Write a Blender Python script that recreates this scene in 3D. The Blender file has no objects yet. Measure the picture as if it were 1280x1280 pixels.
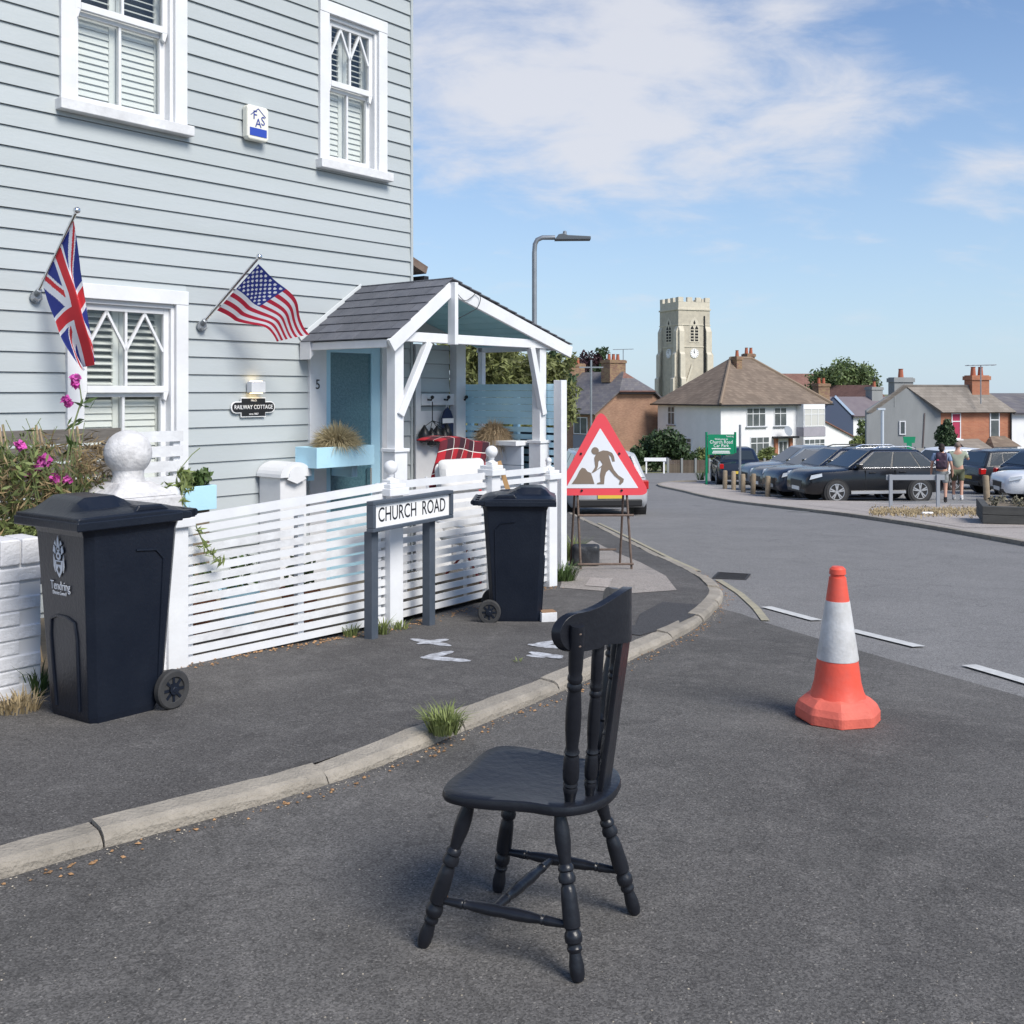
import bpy, bmesh, math, random
import numpy as np
from mathutils import Vector, Matrix
random.seed(7); rng = np.random.default_rng(7)
S = bpy.context.scene
C = S.collection
R = math.radians
# ------------------------------------------------------------------ camera, sky, sun, exposure
F, V0, H = 1300.0, 490.0, 1.5
cam_d = bpy.data.cameras.new('camera'); cam = bpy.data.objects.new('camera', cam_d); C.objects.link(cam)
cam.location = (0, 0, H); cam.rotation_euler = (R(90), 0, 0)
cam_d.sensor_width = 36; cam_d.lens = 36*F/1280; cam_d.shift_y = (V0-640)/1280
cam_d.clip_start = .05; cam_d.clip_end = 12000
S.camera = cam
SUN_EL, SUN_AZ = R(45), math.atan2(.66, -.75)          # azimuth measured from +Y towards +X
W = bpy.data.worlds.new('World'); S.world = W; W.use_nodes = True
nt = W.node_tree; nt.nodes.clear(); N = nt.nodes.new; LK = nt.links.new
out = N('ShaderNodeOutputWorld'); bg = N('ShaderNodeBackground'); bg.inputs[1].default_value = .092
sky = N('ShaderNodeTexSky'); sky.sky_type = 'NISHITA'; sky.sun_disc = False
sky.sun_elevation = SUN_EL; sky.sun_rotation = SUN_AZ; sky.altitude = 10; sky.air_density = 1.0; sky.dust_density = .1; sky.ozone_density = 3.0
def mth(op, a, b=None, c=None, clamp=False):
    m = N('ShaderNodeMath'); m.operation = op; m.use_clamp = clamp
    for i, x in enumerate((a, b, c)):
        if x is None: continue
        if isinstance(x, (int, float)): m.inputs[i].default_value = x
        else: LK(x, m.inputs[i])
    return m.outputs[0]
tc = N('ShaderNodeTexCoord'); sp = N('ShaderNodeSeparateXYZ'); LK(tc.outputs['Generated'], sp.inputs[0])
zz_ = mth('ADD', mth('MAXIMUM', sp.outputs[2], 0.0), .35)
cx_, cy_ = mth('DIVIDE', sp.outputs[0], zz_), mth('DIVIDE', sp.outputs[1], zz_)
cb = N('ShaderNodeCombineXYZ'); LK(cx_, cb.inputs[0]); LK(cy_, cb.inputs[1])
def wnoise(scale, detail, rough, off, dist=0):
    mp = N('ShaderNodeMapping'); mp.inputs['Location'].default_value = off; mp.inputs['Scale'].default_value = (1, 1.5, 1); LK(cb.outputs[0], mp.inputs[0])
    n = N('ShaderNodeTexNoise'); n.inputs['Scale'].default_value = scale; n.inputs['Detail'].default_value = detail; n.inputs['Roughness'].default_value = rough; n.inputs['Distortion'].default_value = dist
    LK(mp.outputs[0], n.inputs['Vector']); return n.outputs['Fac']
big = wnoise(1.2, 2, .5, (3.1, 5.2, 0)); fine = wnoise(5.2, 9, .58, (1.7, .3, 0), .3)
def blob(px, py, rx, ry):
    a = mth('POWER', mth('DIVIDE', mth('SUBTRACT', cx_, px), rx), 2); b = mth('POWER', mth('DIVIDE', mth('SUBTRACT', cy_, py), ry), 2)
    return mth('MAXIMUM', mth('SUBTRACT', 1.0, mth('ADD', a, b)), 0.0)
bl = mth('ADD', blob(.14, 1.52, .52, .42), mth('ADD', mth('MULTIPLY', blob(.80, 1.66, .2, .16), .55), mth('ADD', blob(-1.3, .4, .8, .7), mth('ADD', blob(1.0, -.7, .6, .7), blob(-.5, -1.4, .8, .5)))))
dens = mth('ADD', mth('MULTIPLY', bl, .46), mth('ADD', mth('MULTIPLY', big, .25), mth('MULTIPLY', fine, 1.0)))
mr = N('ShaderNodeMapRange'); mr.interpolation_type = 'SMOOTHSTEP'; mr.inputs[1].default_value = .64; mr.inputs[2].default_value = 1.10; LK(dens, mr.inputs[0])
lift = mth('MULTIPLY', mr.outputs[0], mth('MULTIPLY', mth('MULTIPLY', sp.outputs[2], 9.0, clamp=True), .88))
mixs = N('ShaderNodeMix'); mixs.data_type = 'RGBA'; LK(lift, mixs.inputs[0]); wbal = N('ShaderNodeMix'); wbal.data_type = 'RGBA'; wbal.blend_type = 'MULTIPLY'; wbal.inputs[0].default_value = 1; LK(sky.outputs[0], wbal.inputs[6]); wbal.inputs[7].default_value = (.84, .92, 1.04, 1); hz = N('ShaderNodeMix'); hz.data_type = 'RGBA'; LK(mth('MULTIPLY', mth('POWER', mth('SUBTRACT', 1.0, mth('DIVIDE', mth('MAXIMUM', sp.outputs[2], 0.0), .46), clamp=True), 1.5), .85), hz.inputs[0]); LK(wbal.outputs[2], hz.inputs[6]); hz.inputs[7].default_value = (3.6, 4.6, 5.6, 1); LK(hz.outputs[2], mixs.inputs[6]); mixs.inputs[7].default_value = (5.2, 5.3, 5.7, 1)
LK(mixs.outputs[2], bg.inputs[0]); LK(bg.outputs[0], out.inputs[0])
sl = bpy.data.lights.new('sun', 'SUN'); sl.energy = 2.9; sl.angle = R(28); sl.color = (1, .95, .87)
so = bpy.data.objects.new('sun', sl); C.objects.link(so)
sv = Vector((math.sin(SUN_AZ)*math.cos(SUN_EL), math.cos(SUN_AZ)*math.cos(SUN_EL), math.sin(SUN_EL)))
so.rotation_euler = sv.to_track_quat('Z', 'Y').to_euler(); so.location = (20, -10, 30)
S.view_settings.view_transform = 'Standard'; S.view_settings.look = 'None'; S.view_settings.exposure = .68; S.view_settings.gamma = 1
S.render.engine = 'CYCLES'
# ------------------------------------------------------------------ terrain function and pixel rays
KY = [-40, 0, 2.65, 5, 8.2, 11.35, 21, 31, 35, 87, 200, 400, 7000]; KZ = [.2, 0, -.01, -.07, -.30, -.46, -1.0, -1.78, -2.03, -4.4, -7.5, -11, -14]
YY = np.arange(-40, 7000, .25); kk = np.exp(-.5*(np.arange(-16, 17)*.25/1.2)**2); kk /= kk.sum()
ZZ = np.convolve(np.pad(np.interp(YY, KY, KZ), 16, mode='edge'), kk, 'valid')
def g(y): return float(np.interp(y, YY, ZZ))
def G(u, v, dz=0):                                    # where a sight line meets the ground
    f = lambda y: H-(v-V0)/F*y-g(y)-dz
    y = .5
    while y < 3000 and f(y) > 0: y *= 1.01
    lo, hi = y/1.01, y
    for _ in range(30):
        m = (lo+hi)/2
        if f(m) > 0: lo = m
        else: hi = m
    return Vector(((u-640)/F*lo, lo, g(lo)+dz))
def at(u, v, y): return Vector(((u-640)/F*y, y, H-(v-V0)/F*y))
HA = math.atan2(.772, .6355); P1 = Vector((-1.06, 10.8, 0))
DV = Vector((math.cos(HA), math.sin(HA), 0)); NV = Vector((DV.y, -DV.x, 0))
HM = Matrix.Translation(P1) @ Matrix.Rotation(HA, 4, 'Z')      # cottage frame: x along the wall, y into the house, z up
def HW(u, v, w):                                       # sight line meets a plane w metres in front of the cottage wall -> (x, z)
    b = P1+NV*w; r = (u-640)/F
    t = (r*b.y-b.x)/(DV.x-r*DV.y); y = b.y+t*DV.y
    return t, H-(v-V0)/F*y
def gl(x, w): return g((P1+DV*x+NV*w).y)               # ground height in the cottage frame
# ------------------------------------------------------------------ materials
MATS = {}
def mat(name, c, rough=.6, c2=None, scale=4, amt=.5, bump=0, bscale=60, metal=0, spec=.5, rnd=0, coat=0, stretch=None, detail=5, island=0, world=False, trans=0):
    if name in MATS: return MATS[name]
    m = bpy.data.materials.new(name); m.use_nodes = True; t = m.node_tree; n = t.nodes; l = t.links
    b = n['Principled BSDF']; b.inputs['Roughness'].default_value = rough; b.inputs['Metallic'].default_value = metal
    b.inputs['Specular IOR Level'].default_value = spec; b.inputs['Coat Weight'].default_value = coat
    b.inputs['Base Color'].default_value = (*c, 1)
    src = None
    if c2 or bump:
        if world: vec = n.new('ShaderNodeNewGeometry').outputs['Position']
        else: vec = n.new('ShaderNodeTexCoord').outputs['Object']
        if stretch:
            mp = n.new('ShaderNodeMapping'); mp.inputs['Scale'].default_value = stretch; l.new(vec, mp.inputs[0]); vec = mp.outputs[0]
    if c2:
        no = n.new('ShaderNodeTexNoise'); no.inputs['Scale'].default_value = scale; no.inputs['Detail'].default_value = detail; no.inputs['Roughness'].default_value = .65; l.new(vec, no.inputs['Vector'])
        rp = n.new('ShaderNodeMapRange'); rp.inputs[1].default_value = .5-.28*(1-amt)-.02; rp.inputs[2].default_value = .5+.28*(1-amt)+.02; l.new(no.outputs['Fac'], rp.inputs[0])
        mx = n.new('ShaderNodeMix'); mx.data_type = 'RGBA'; l.new(rp.outputs[0], mx.inputs[0]); mx.inputs[6].default_value = (*c, 1); mx.inputs[7].default_value = (*c2, 1); src = mx.outputs[2]
    if rnd or island:
        r_ = n.new('ShaderNodeObjectInfo').outputs['Random'] if rnd else n.new('ShaderNodeNewGeometry').outputs['Random Per Island']
        k = rnd or island
        mr_ = n.new('ShaderNodeMapRange'); mr_.inputs[3].default_value = 1-k; mr_.inputs[4].default_value = 1+k; l.new(r_, mr_.inputs[0])
        vm = n.new('ShaderNodeVectorMath'); vm.operation = 'SCALE'; l.new(mr_.outputs[0], vm.inputs['Scale'])
        if src: l.new(src, vm.inputs[0])
        else: vm.inputs[0].default_value = c
        src = vm.outputs[0]
    if src: l.new(src, b.inputs['Base Color'])
    if bump:
        nb = n.new('ShaderNodeTexNoise'); nb.inputs['Scale'].default_value = bscale; nb.inputs['Detail'].default_value = 4; l.new(vec, nb.inputs['Vector'])
        bp = n.new('ShaderNodeBump'); bp.inputs['Strength'].default_value = bump; bp.inputs['Distance'].default_value = .01; l.new(nb.outputs['Fac'], bp.inputs['Height']); l.new(bp.outputs[0], b.inputs['Normal'])
    if trans:
        tr = n.new('ShaderNodeBsdfTranslucent'); l.new(src, tr.inputs[0]) if src else None
        ms = n.new('ShaderNodeMixShader'); ms.inputs[0].default_value = trans; l.new(b.outputs[0], ms.inputs[1]); l.new(tr.outputs[0], ms.inputs[2]); l.new(ms.outputs[0], n['Material Output'].inputs[0])
    MATS[name] = m; return m
def glass_mat(name, tint=(.97, .985, .985), keep=.95):
    m = bpy.data.materials.new(name); m.use_nodes = True; t = m.node_tree; n = t.nodes; l = t.links; n.clear()
    o = n.new('ShaderNodeOutputMaterial'); tr = n.new('ShaderNodeBsdfTransparent'); tr.inputs[0].default_value = (*[x*keep+.0 for x in tint], 1)
    gl_ = n.new('ShaderNodeBsdfGlossy'); gl_.inputs['Roughness'].default_value = .03; lw = n.new('ShaderNodeLayerWeight'); lw.inputs[0].default_value = .5; pw5 = n.new('ShaderNodeMath'); pw5.operation = 'POWER'; pw5.inputs[1].default_value = 3.5; l.new(lw.outputs['Facing'], pw5.inputs[0]); fr = n.new('ShaderNodeMath'); fr.operation = 'MULTIPLY_ADD'; fr.inputs[1].default_value = .6; fr.inputs[2].default_value = .05; l.new(pw5.outputs[0], fr.inputs[0])
    mx = n.new('ShaderNodeMixShader'); l.new(fr.outputs[0], mx.inputs[0]); l.new(tr.outputs[0], mx.inputs[1]); l.new(gl_.outputs[0], mx.inputs[2]); l.new(mx.outputs[0], o.inputs[0])
    MATS[name] = m; return m
def tarmac(name, c, c2, stain, sp_c, sp_amt):
    m = bpy.data.materials.new(name); m.use_nodes = True; t = m.node_tree; n = t.nodes; l = t.links; b = n['Principled BSDF']
    b.inputs['Roughness'].default_value = .9; b.inputs['Specular IOR Level'].default_value = .3
    pos = n.new('ShaderNodeNewGeometry').outputs['Position']
    def nz(s, d=4, ro=.6, dist=0):
        x = n.new('ShaderNodeTexNoise'); x.inputs['Scale'].default_value = s; x.inputs['Detail'].default_value = d; x.inputs['Roughness'].default_value = ro; x.inputs['Distortion'].default_value = dist; l.new(pos, x.inputs['Vector']); return x.outputs['Fac']
    def rg(x, a, bb, lo=0, hi=1):
        r = n.new('ShaderNodeMapRange'); r.inputs[1].default_value = a; r.inputs[2].default_value = bb; r.inputs[3].default_value = lo; r.inputs[4].default_value = hi; l.new(x, r.inputs[0]); return r.outputs[0]
    def mix(f, a, bb):
        x = n.new('ShaderNodeMix'); x.data_type = 'RGBA'; l.new(f, x.inputs[0])
        for i, q in ((6, a), (7, bb)):
            if isinstance(q, tuple): x.inputs[i].default_value = (*q, 1)
            else: l.new(q, x.inputs[i])
        return x.outputs[2]
    k = mix(rg(nz(.55, 6, .68, .8), .34, .66), c, c2)
    k = mix(rg(nz(2.4, 9, .80, .6), .50, .72, 0, .65), k, stain)
    k = mix(rg(nz(.8, 5, .7, 2.0), .58, .72, 0, .6), k, tuple(x*.6 for x in c))
    k = mix(rg(nz(6.5, 6, .8, .6), .54, .72, 0, .5), k, stain)
    vo = n.new('ShaderNodeTexVoronoi'); vo.inputs['Scale'].default_value = 190; l.new(pos, vo.inputs['Vector'])
    sv_ = n.new('ShaderNodeSeparateColor'); l.new(vo.outputs['Color'], sv_.inputs[0])
    k2 = n.new('ShaderNodeVectorMath'); k2.operation = 'SCALE'; l.new(k, k2.inputs[0]); l.new(rg(sv_.outputs[0], 0, 1, .58, 1.46), k2.inputs['Scale']); k = k2.outputs[0]
    k = mix(rg(sv_.outputs[1], .975, .995, 0, sp_amt), k, sp_c)
    ck = n.new('ShaderNodeTexVoronoi'); ck.feature = 'DISTANCE_TO_EDGE'; ck.inputs['Scale'].default_value = .45
    wv = n.new('ShaderNodeVectorMath'); wv.operation = 'ADD'; l.new(pos, wv.inputs[0]); wn_ = n.new('ShaderNodeTexNoise'); wn_.inputs['Scale'].default_value = 2.2; wn_.inputs['Detail'].default_value = 6; l.new(pos, wn_.inputs['Vector']); ws = n.new('ShaderNodeVectorMath'); ws.operation = 'SCALE'; ws.inputs['Scale'].default_value = .9; l.new(wn_.outputs['Color'], ws.inputs[0]); l.new(ws.outputs[0], wv.inputs[1]); l.new(wv.outputs[0], ck.inputs['Vector'])
    k = mix(rg(ck.outputs['Distance'], .004, .0, 0, .45), k, tuple(x*.5 for x in c))
    l.new(k, b.inputs['Base Color'])
    bp = n.new('ShaderNodeBump'); bp.inputs['Strength'].default_value = .55; bp.inputs['Distance'].default_value = .008; l.new(nz(120, 3, .7), bp.inputs['Height']); l.new(bp.outputs[0], b.inputs['Normal'])
    MATS[name] = m; return m
def brick_mat(name, c1, c2, mortar, sx=.225, sy=.075, rot=None):
    m = bpy.data.materials.new(name); m.use_nodes = True; t = m.node_tree; n = t.nodes; l = t.links; b = n['Principled BSDF']; b.inputs['Roughness'].default_value = .85
    tcx = n.new('ShaderNodeTexCoord'); s = n.new('ShaderNodeSeparateXYZ'); l.new(tcx.outputs['Object'], s.inputs[0])
    ad = n.new('ShaderNodeMath'); l.new(s.outputs[0], ad.inputs[0]); l.new(s.outputs[1], ad.inputs[1])
    c_ = n.new('ShaderNodeCombineXYZ'); l.new(ad.outputs[0], c_.inputs[0]); l.new(s.outputs[2], c_.inputs[1])
    br = n.new('ShaderNodeTexBrick'); l.new(c_.outputs[0], br.inputs['Vector']); br.inputs['Scale'].default_value = 1; br.inputs['Brick Width'].default_value = sx; br.inputs['Row Height'].default_value = sy; br.inputs['Mortar Size'].default_value = .006
    br.inputs['Color1'].default_value = (*c1, 1); br.inputs['Color2'].default_value = (*c2, 1); br.inputs['Mortar'].default_value = (*mortar, 1)
    no = n.new('ShaderNodeTexNoise'); no.inputs['Scale'].default_value = .9; no.inputs['Detail'].default_value = 6; l.new(tcx.outputs['Object'], no.inputs['Vector'])
    mr_ = n.new('ShaderNodeMapRange'); mr_.inputs[3].default_value = .65; mr_.inputs[4].default_value = 1.35; l.new(no.outputs['Fac'], mr_.inputs[0])
    vm = n.new('ShaderNodeVectorMath'); vm.operation = 'SCALE'; l.new(br.outputs['Color'], vm.inputs[0]); l.new(mr_.outputs[0], vm.inputs['Scale']); l.new(vm.outputs[0], b.inputs['Base Color'])
    MATS[name] = m; return m
def vcol_mat(name, rough=.8, trans=.25):
    m = bpy.data.materials.new(name); m.use_nodes = True; t = m.node_tree; n = t.nodes; l = t.links; b = n['Principled BSDF']; b.inputs['Roughness'].default_value = rough
    a = n.new('ShaderNodeVertexColor'); a.layer_name = 'print'; l.new(a.outputs[0], b.inputs['Base Color'])
    tr = n.new('ShaderNodeBsdfTranslucent'); l.new(a.outputs[0], tr.inputs[0]); ms = n.new('ShaderNodeMixShader'); ms.inputs[0].default_value = trans
    l.new(b.outputs[0], ms.inputs[1]); l.new(tr.outputs[0], ms.inputs[2]); l.new(ms.outputs[0], n['Material Output'].inputs[0]); MATS[name] = m; return m
WHITE = mat('white_paint', (.77, .78, .795), .5, (.66, .665, .68), 4, .2, .08, 40)
WHITE2 = mat('old_white_paint', (.78, .79, .80), .65, (.55, .55, .56), 5, .2, .35, 30)
PLANK = mat('grey_blue_board_paint', (.405, .440, .442), .5, (.455, .49, .505), .8, .1, .12, 25, rnd=.045, stretch=(.6, 1, 3))
JOINT = mat('dark_board_backing', (.06, .07, .08), .9)
SHUT = mat('cream_shutter', (.85, .845, .80), .5); SHUTD = mat('painted_room_dark', (.10, .11, .12), .9)  # SHUTD: darkness of the unlit room put into the colour
GLASS = glass_mat('window_glass')
BLUE = mat('pale_blue_paint', (.42, .68, .81), .5, (.47, .73, .86), 6, .3, .1, 40, rnd=.03)
TEAL = mat('teal_obscure_glass', (.05, .13, .165), .15, (.12, .24, .28), 38, .2, .5, 60)
SLATE = mat('slate_felt_tile', (.085, .092, .112), .85, (.13, .135, .155), 7, .3, .4, 90, rnd=.16)
BLACKW = mat('black_painted_wood', (.007, .008, .012), .33, (.014, .0155, .021), 7, .12, .16, 45, spec=.42)
BIN = mat('navy_bin_plastic', (.0045, .0075, .016), .34, (.012, .016, .026), 3.5, .1, .15, 60, spec=.36)
TYRE = mat('rubber', (.02, .02, .022), .8, (.05, .05, .05), 8, .2); GREYP = mat('slate_grey_post', (.055, .072, .095), .5, (.08, .095, .12), 8, .3)
CHROME = mat('chrome', (.75, .76, .78), .18, metal=1); GALV = mat('galvanised_steel', (.36, .38, .40), .45, (.28, .30, .32), 6, .3, metal=.6)
BLACK = mat('black_paint', (.012, .012, .014), .4); BLACKT = mat('black_letter', (.015, .016, .02), .6); INK = mat('dark_blue_letter', (.03, .05, .28), .5)
RUST = mat('rusty_steel', (.10, .065, .05), .8, (.20, .15, .12), 14, .3, .3, 80); LWHITE = mat('white_letter', (.82, .82, .82), .6)
KERB = mat('kerb_concrete', (.38, .34, .285), .95, (.20, .18, .15), 6, .0, 1.0, 70, rnd=.08, world=True)
STRAW = mat('dry_grass', (.36, .28, .16), .8, island=.35, trans=.2); LEAF = mat('leaf_green', (.075, .125, .035), .6, island=.45, trans=.25); GRASS = mat('grass_green', (.21, .25, .085), .7, island=.4, trans=.25)
TRUNK = mat('bark', (.09, .065, .045), .9, (.14, .11, .08), 12, .3, .6, 30)
RED = mat('red_cloth', (.42, .012, .02), .9, bump=.3, bscale=200)
# ------------------------------------------------------------------ mesh helpers
class MB:
    def __init__(s): s.v = []; s.f = []; s.mi = []; s.k = 0
    def add(s, vs, fs):
        o = len(s.v); s.v += [tuple(p) for p in vs]; s.f += [tuple(i+o for i in f) for f in fs]; s.mi += [s.k]*len(fs); return s
    def box(s, x0, x1, y0, y1, z0, z1, M=None):
        vs = [Vector(p) for p in ((x0, y0, z0), (x1, y0, z0), (x1, y1, z0), (x0, y1, z0), (x0, y0, z1), (x1, y0, z1), (x1, y1, z1), (x0, y1, z1))]
        if M: vs = [M @ p for p in vs]
        return s.add(vs, [(0, 3, 2, 1), (4, 5, 6, 7), (0, 1, 5, 4), (1, 2, 6, 5), (2, 3, 7, 6), (3, 0, 4, 7)])
    def beam(s, p, q, a, b, up=(0, 0, 1)):             # bar from p to q, a wide sideways, b along up
        p, q = Vector(p), Vector(q); d = (q-p).normalized(); x = d.cross(Vector(up))
        if x.length < 1e-4: x = d.cross(Vector((0, 1, 0)))
        x.normalize(); y = x.cross(d)
        vs = [c+x*i*a/2+y*j*b/2 for c in (p, q) for i, j in ((-1, -1), (1, -1), (1, 1), (-1, 1))]
        return s.add(vs, [(0, 1, 2, 3), (4, 7, 6, 5), (0, 4, 5, 1), (1, 5, 6, 2), (2, 6, 7, 3), (3, 7, 4, 0)])
    def tube(s, pts, r, n=8, axis=None):
        pts = [Vector(p) for p in pts]; rr = r if isinstance(r, (list, tuple)) else [r]*len(pts); vs = []; fs = []; px = None
        for i, p in enumerate(pts):
            d = axis or (pts[min(i+1, len(pts)-1)]-pts[max(i-1, 0)]).normalized()
            if px is None: px = d.orthogonal().normalized()
            px = (px-d*px.dot(d)).normalized(); py = d.cross(px)
            vs += [p+(px*math.cos(2*math.pi*k/n)+py*math.sin(2*math.pi*k/n))*rr[i] for k in range(n)]
        for i in range(len(pts)-1):
            fs += [(i*n+k, i*n+(k+1) % n, (i+1)*n+(k+1) % n, (i+1)*n+k) for k in range(n)]
        fs += [tuple(range(n-1, -1, -1)), tuple((len(pts)-1)*n+k for k in range(n))]
        return s.add(vs, fs)
    def turn(s, p, q, prof, n=14):                     # turned piece from p to q; prof = [(0..1, radius)]
        p, q = Vector(p), Vector(q); return s.tube([p.lerp(q, a) for a, _ in prof], [r for _, r in prof], n, (q-p).normalized())
    def prism(s, poly, y0, y1, M=None):                # polygon in x,z extruded along y (counter-clockwise seen from -y)
        n = len(poly); vs = [Vector((x, y0, z)) for x, z in poly]+[Vector((x, y1, z)) for x, z in poly]
        if M: vs = [M @ p for p in vs]
        return s.add(vs, [tuple(range(n)), tuple(range(2*n-1, n-1, -1))]+[(i, i+n, (i+1) % n+n, (i+1) % n) for i in range(n)])
    def sphere(s, c, r, n=14, m=9):
        c = Vector(c); rr = r if isinstance(r, tuple) else (r, r, r); vs = []; fs = []
        for j in range(m+1):
            a = math.pi*j/m
            vs += [c+Vector((rr[0]*math.sin(a)*math.cos(2*math.pi*k/n), rr[1]*math.sin(a)*math.sin(2*math.pi*k/n), rr[2]*math.cos(a))) for k in range(n)]
        for j in range(m): fs += [(j*n+k, (j+1)*n+k, (j+1)*n+(k+1) % n, j*n+(k+1) % n) for k in range(n)]
        return s.add(vs, fs)
    def quad(s, a, b, c, d): return s.add([a, b, c, d], [(0, 1, 2, 3)])
    def slab(s, a, b, c, d, th):                       # thick quad, th along its normal (backwards)
        a, b, c, d = map(Vector, (a, b, c, d)); n = (b-a).cross(d-a).normalized()*th
        return s.add([a, b, c, d, a-n, b-n, c-n, d-n], [(0, 1, 2, 3), (7, 6, 5, 4), (0, 4, 5, 1), (1, 5, 6, 2), (2, 6, 7, 3), (3, 7, 4, 0)])
WM = {}
def root(name, label, cat, loc=(0, 0, 0), rz=0, group=None, M=None):
    o = bpy.data.objects.new(name, None); C.objects.link(o); o.empty_display_size = .1
    if M is not None: o.matrix_basis = M
    else: o.matrix_basis = Matrix.Translation(Vector(loc)) @ Matrix.Rotation(rz, 4, 'Z')
    o['label'] = label; o['category'] = cat
    if group: o['group'] = group
    return o
def obj(name, mb, m, parent=None, smooth=False, bevel=0, label=None, cat=None, group=None, kind=None, loc=None, fixn=True):
    me = mb if isinstance(mb, bpy.types.Mesh) else bpy.data.meshes.new(name)
    if isinstance(mb, MB):
        me.from_pydata(mb.v, [], mb.f)
        for x in (m if isinstance(m, (list, tuple)) else [m]): me.materials.append(x)
        if any(mb.mi): me.polygons.foreach_set('material_index', mb.mi)
        if fixn:
            bm = bmesh.new(); bm.from_mesh(me); bmesh.ops.recalc_face_normals(bm, faces=bm.faces); bm.to_mesh(me); bm.free()
        if smooth:
            me.polygons.foreach_set('use_smooth', [True]*len(me.polygons)); me.set_sharp_from_angle(angle=R(38))
    o = bpy.data.objects.new(name, me); C.objects.link(o)
    if parent: o.parent = parent
    if loc: o.location = loc
    if bevel:
        b = o.modifiers.new('bevel', 'BEVEL'); b.width = bevel; b.segments = 2; b.limit_method = 'ANGLE'; b.angle_limit = R(40)
    for k_, x in (('label', label), ('category', cat), ('group', group), ('kind', kind)):
        if x: o[k_] = x
    return o
def copy_tree(o, parent=None):
    c = o.copy(); C.objects.link(c); c.parent = parent
    for ch in list(o.children): copy_tree(ch, c)
    return c
def text(s, size, m, parent, M, sx=1, name='lettering', depth=.0015, align='CENTER', space=1):
    cu = bpy.data.curves.new('t', 'FONT'); cu.body = s; cu.size = size; cu.align_x = align; cu.align_y = 'CENTER'; cu.extrude = depth; cu.resolution_u = 3; cu.space_character = space
    to = bpy.data.objects.new('t', cu); me = bpy.data.meshes.new_from_object(to); bpy.data.objects.remove(to)
    me.transform(M @ Matrix.Diagonal((sx, 1, 1, 1))); me.materials.clear(); me.materials.append(m)
    return obj(name, me, m, parent)
TXF = Matrix.Rotation(R(90), 4, 'X')                   # text standing up, read from -y
def sheet(name, curve_a, curve_b, m, dz, nx=8, kind='structure', parent=None, label=None):
    mb = MB(); n = len(curve_a); vs = []
    for a, b in zip(curve_a, curve_b):
        for j in range(nx+1):
            x = a[0]+(b[0]-a[0])*j/nx; y = a[1]+(b[1]-a[1])*j/nx; vs.append((x, y, g(y)+dz))
    fs = [(i*(nx+1)+j, i*(nx+1)+j+1, (i+1)*(nx+1)+j+1, (i+1)*(nx+1)+j) for i in range(n-1) for j in range(nx)]
    mb.add(vs, fs); o = obj(name, mb, m, parent, kind=kind if not parent else None, label=label, fixn=False)
    if o.data.polygons[0].normal.z < 0: o.data.flip_normals()
    return o
def leaves(n, clumps, size, spread=.35, up=0.0, asp=.55):   # many small leaf faces gathered in clumps [(centre, radius)]
    w = np.array([r**2 for _, r in clumps]); idx = rng.choice(len(clumps), n, p=w/w.sum())
    cs = np.array([tuple(c) for c, _ in clumps])[idx]; rs = np.array([r for _, r in clumps])[idx]
    d = rng.normal(size=(n, 3)); d /= np.linalg.norm(d, axis=1)[:, None]
    rad = rs*(1-spread*rng.random(n)**1.5)*(.85+.3*rng.random(n)); p = cs+d*rad[:, None]
    a = rng.normal(size=(n, 3)); a[:, 2] += up; a /= np.linalg.norm(a, axis=1)[:, None]
    b = np.cross(a, d+rng.normal(size=(n, 3))*.6); b /= np.linalg.norm(b, axis=1)[:, None]+1e-9
    s = size*(.6+.8*rng.random(n))[:, None]
    v = np.stack([p-a*s, p+b*s*asp, p+a*s, p-b*s*asp], 1).reshape(-1, 3)
    return v, np.arange(4*n).reshape(n, 4)
def leaf_obj(name, arrs, m, parent=None, **k):
    me = bpy.data.meshes.new(name); o0 = 0; V = []; Fc = []
    for v, f in arrs: V.append(v); Fc.append(f+o0); o0 += len(v)
    me.from_pydata(np.concatenate(V).tolist(), [], np.concatenate(Fc).tolist()); me.materials.append(m)
    return obj(name, me, m, parent, **k)
def blades(n, base, rad, h, w=.004, droop=.5, lean=.5):
    mbv = []; mbf = []
    for i in range(n):
        a = random.random()*6.283; q = rad*math.sqrt(random.random()); p = Vector(base)+Vector((math.cos(a)*q, math.sin(a)*q, 0))
        b = a+random.gauss(0, .6); hh = h*(.55+.6*random.random()); le = lean*hh*(.3+random.random()); dr = Vector((math.cos(b), math.sin(b), 0)); sd = Vector((-dr.y, dr.x, 0))*w
        m1 = p+Vector((0, 0, hh*.6))+dr*le*.4; tp = p+Vector((0, 0, hh*(1-droop*random.random())))+dr*le
        o = len(mbv); mbv += [p-sd, p+sd, m1+sd*.8, m1-sd*.8, tp]; mbf += [(o, o+1, o+2, o+3), (o+3, o+2, o+4)]
    return mbv, mbf
def dome(name, label, loc, n, rad, droop, m, w=.0026, zmin=.12):     # rounded tuft: blades arching out of one crown
    mb = MB()
    for i in range(n):
        a = random.random()*6.283; el = math.asin(zmin+(1-zmin)*random.random()); L = rad*random.uniform(.75, 1.1); d = Vector((math.cos(a)*math.cos(el), math.sin(a)*math.cos(el), math.sin(el))); sd = d.cross(Vector((rng.normal(), rng.normal(), rng.normal()))).normalized()*w
        p = Vector((d.x, d.y, 0))*.02; m1 = p+d*L*.6+Vector((0, 0, L*.06)); t = p+d*L-Vector((0, 0, droop*L*random.random()*math.cos(el))); mb.add([p-sd, p+sd, m1+sd, m1-sd, t], [(0, 1, 2, 3), (3, 2, 4)])
    return obj(name, mb, m, label=label, cat='plant', loc=loc, fixn=False)
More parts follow.
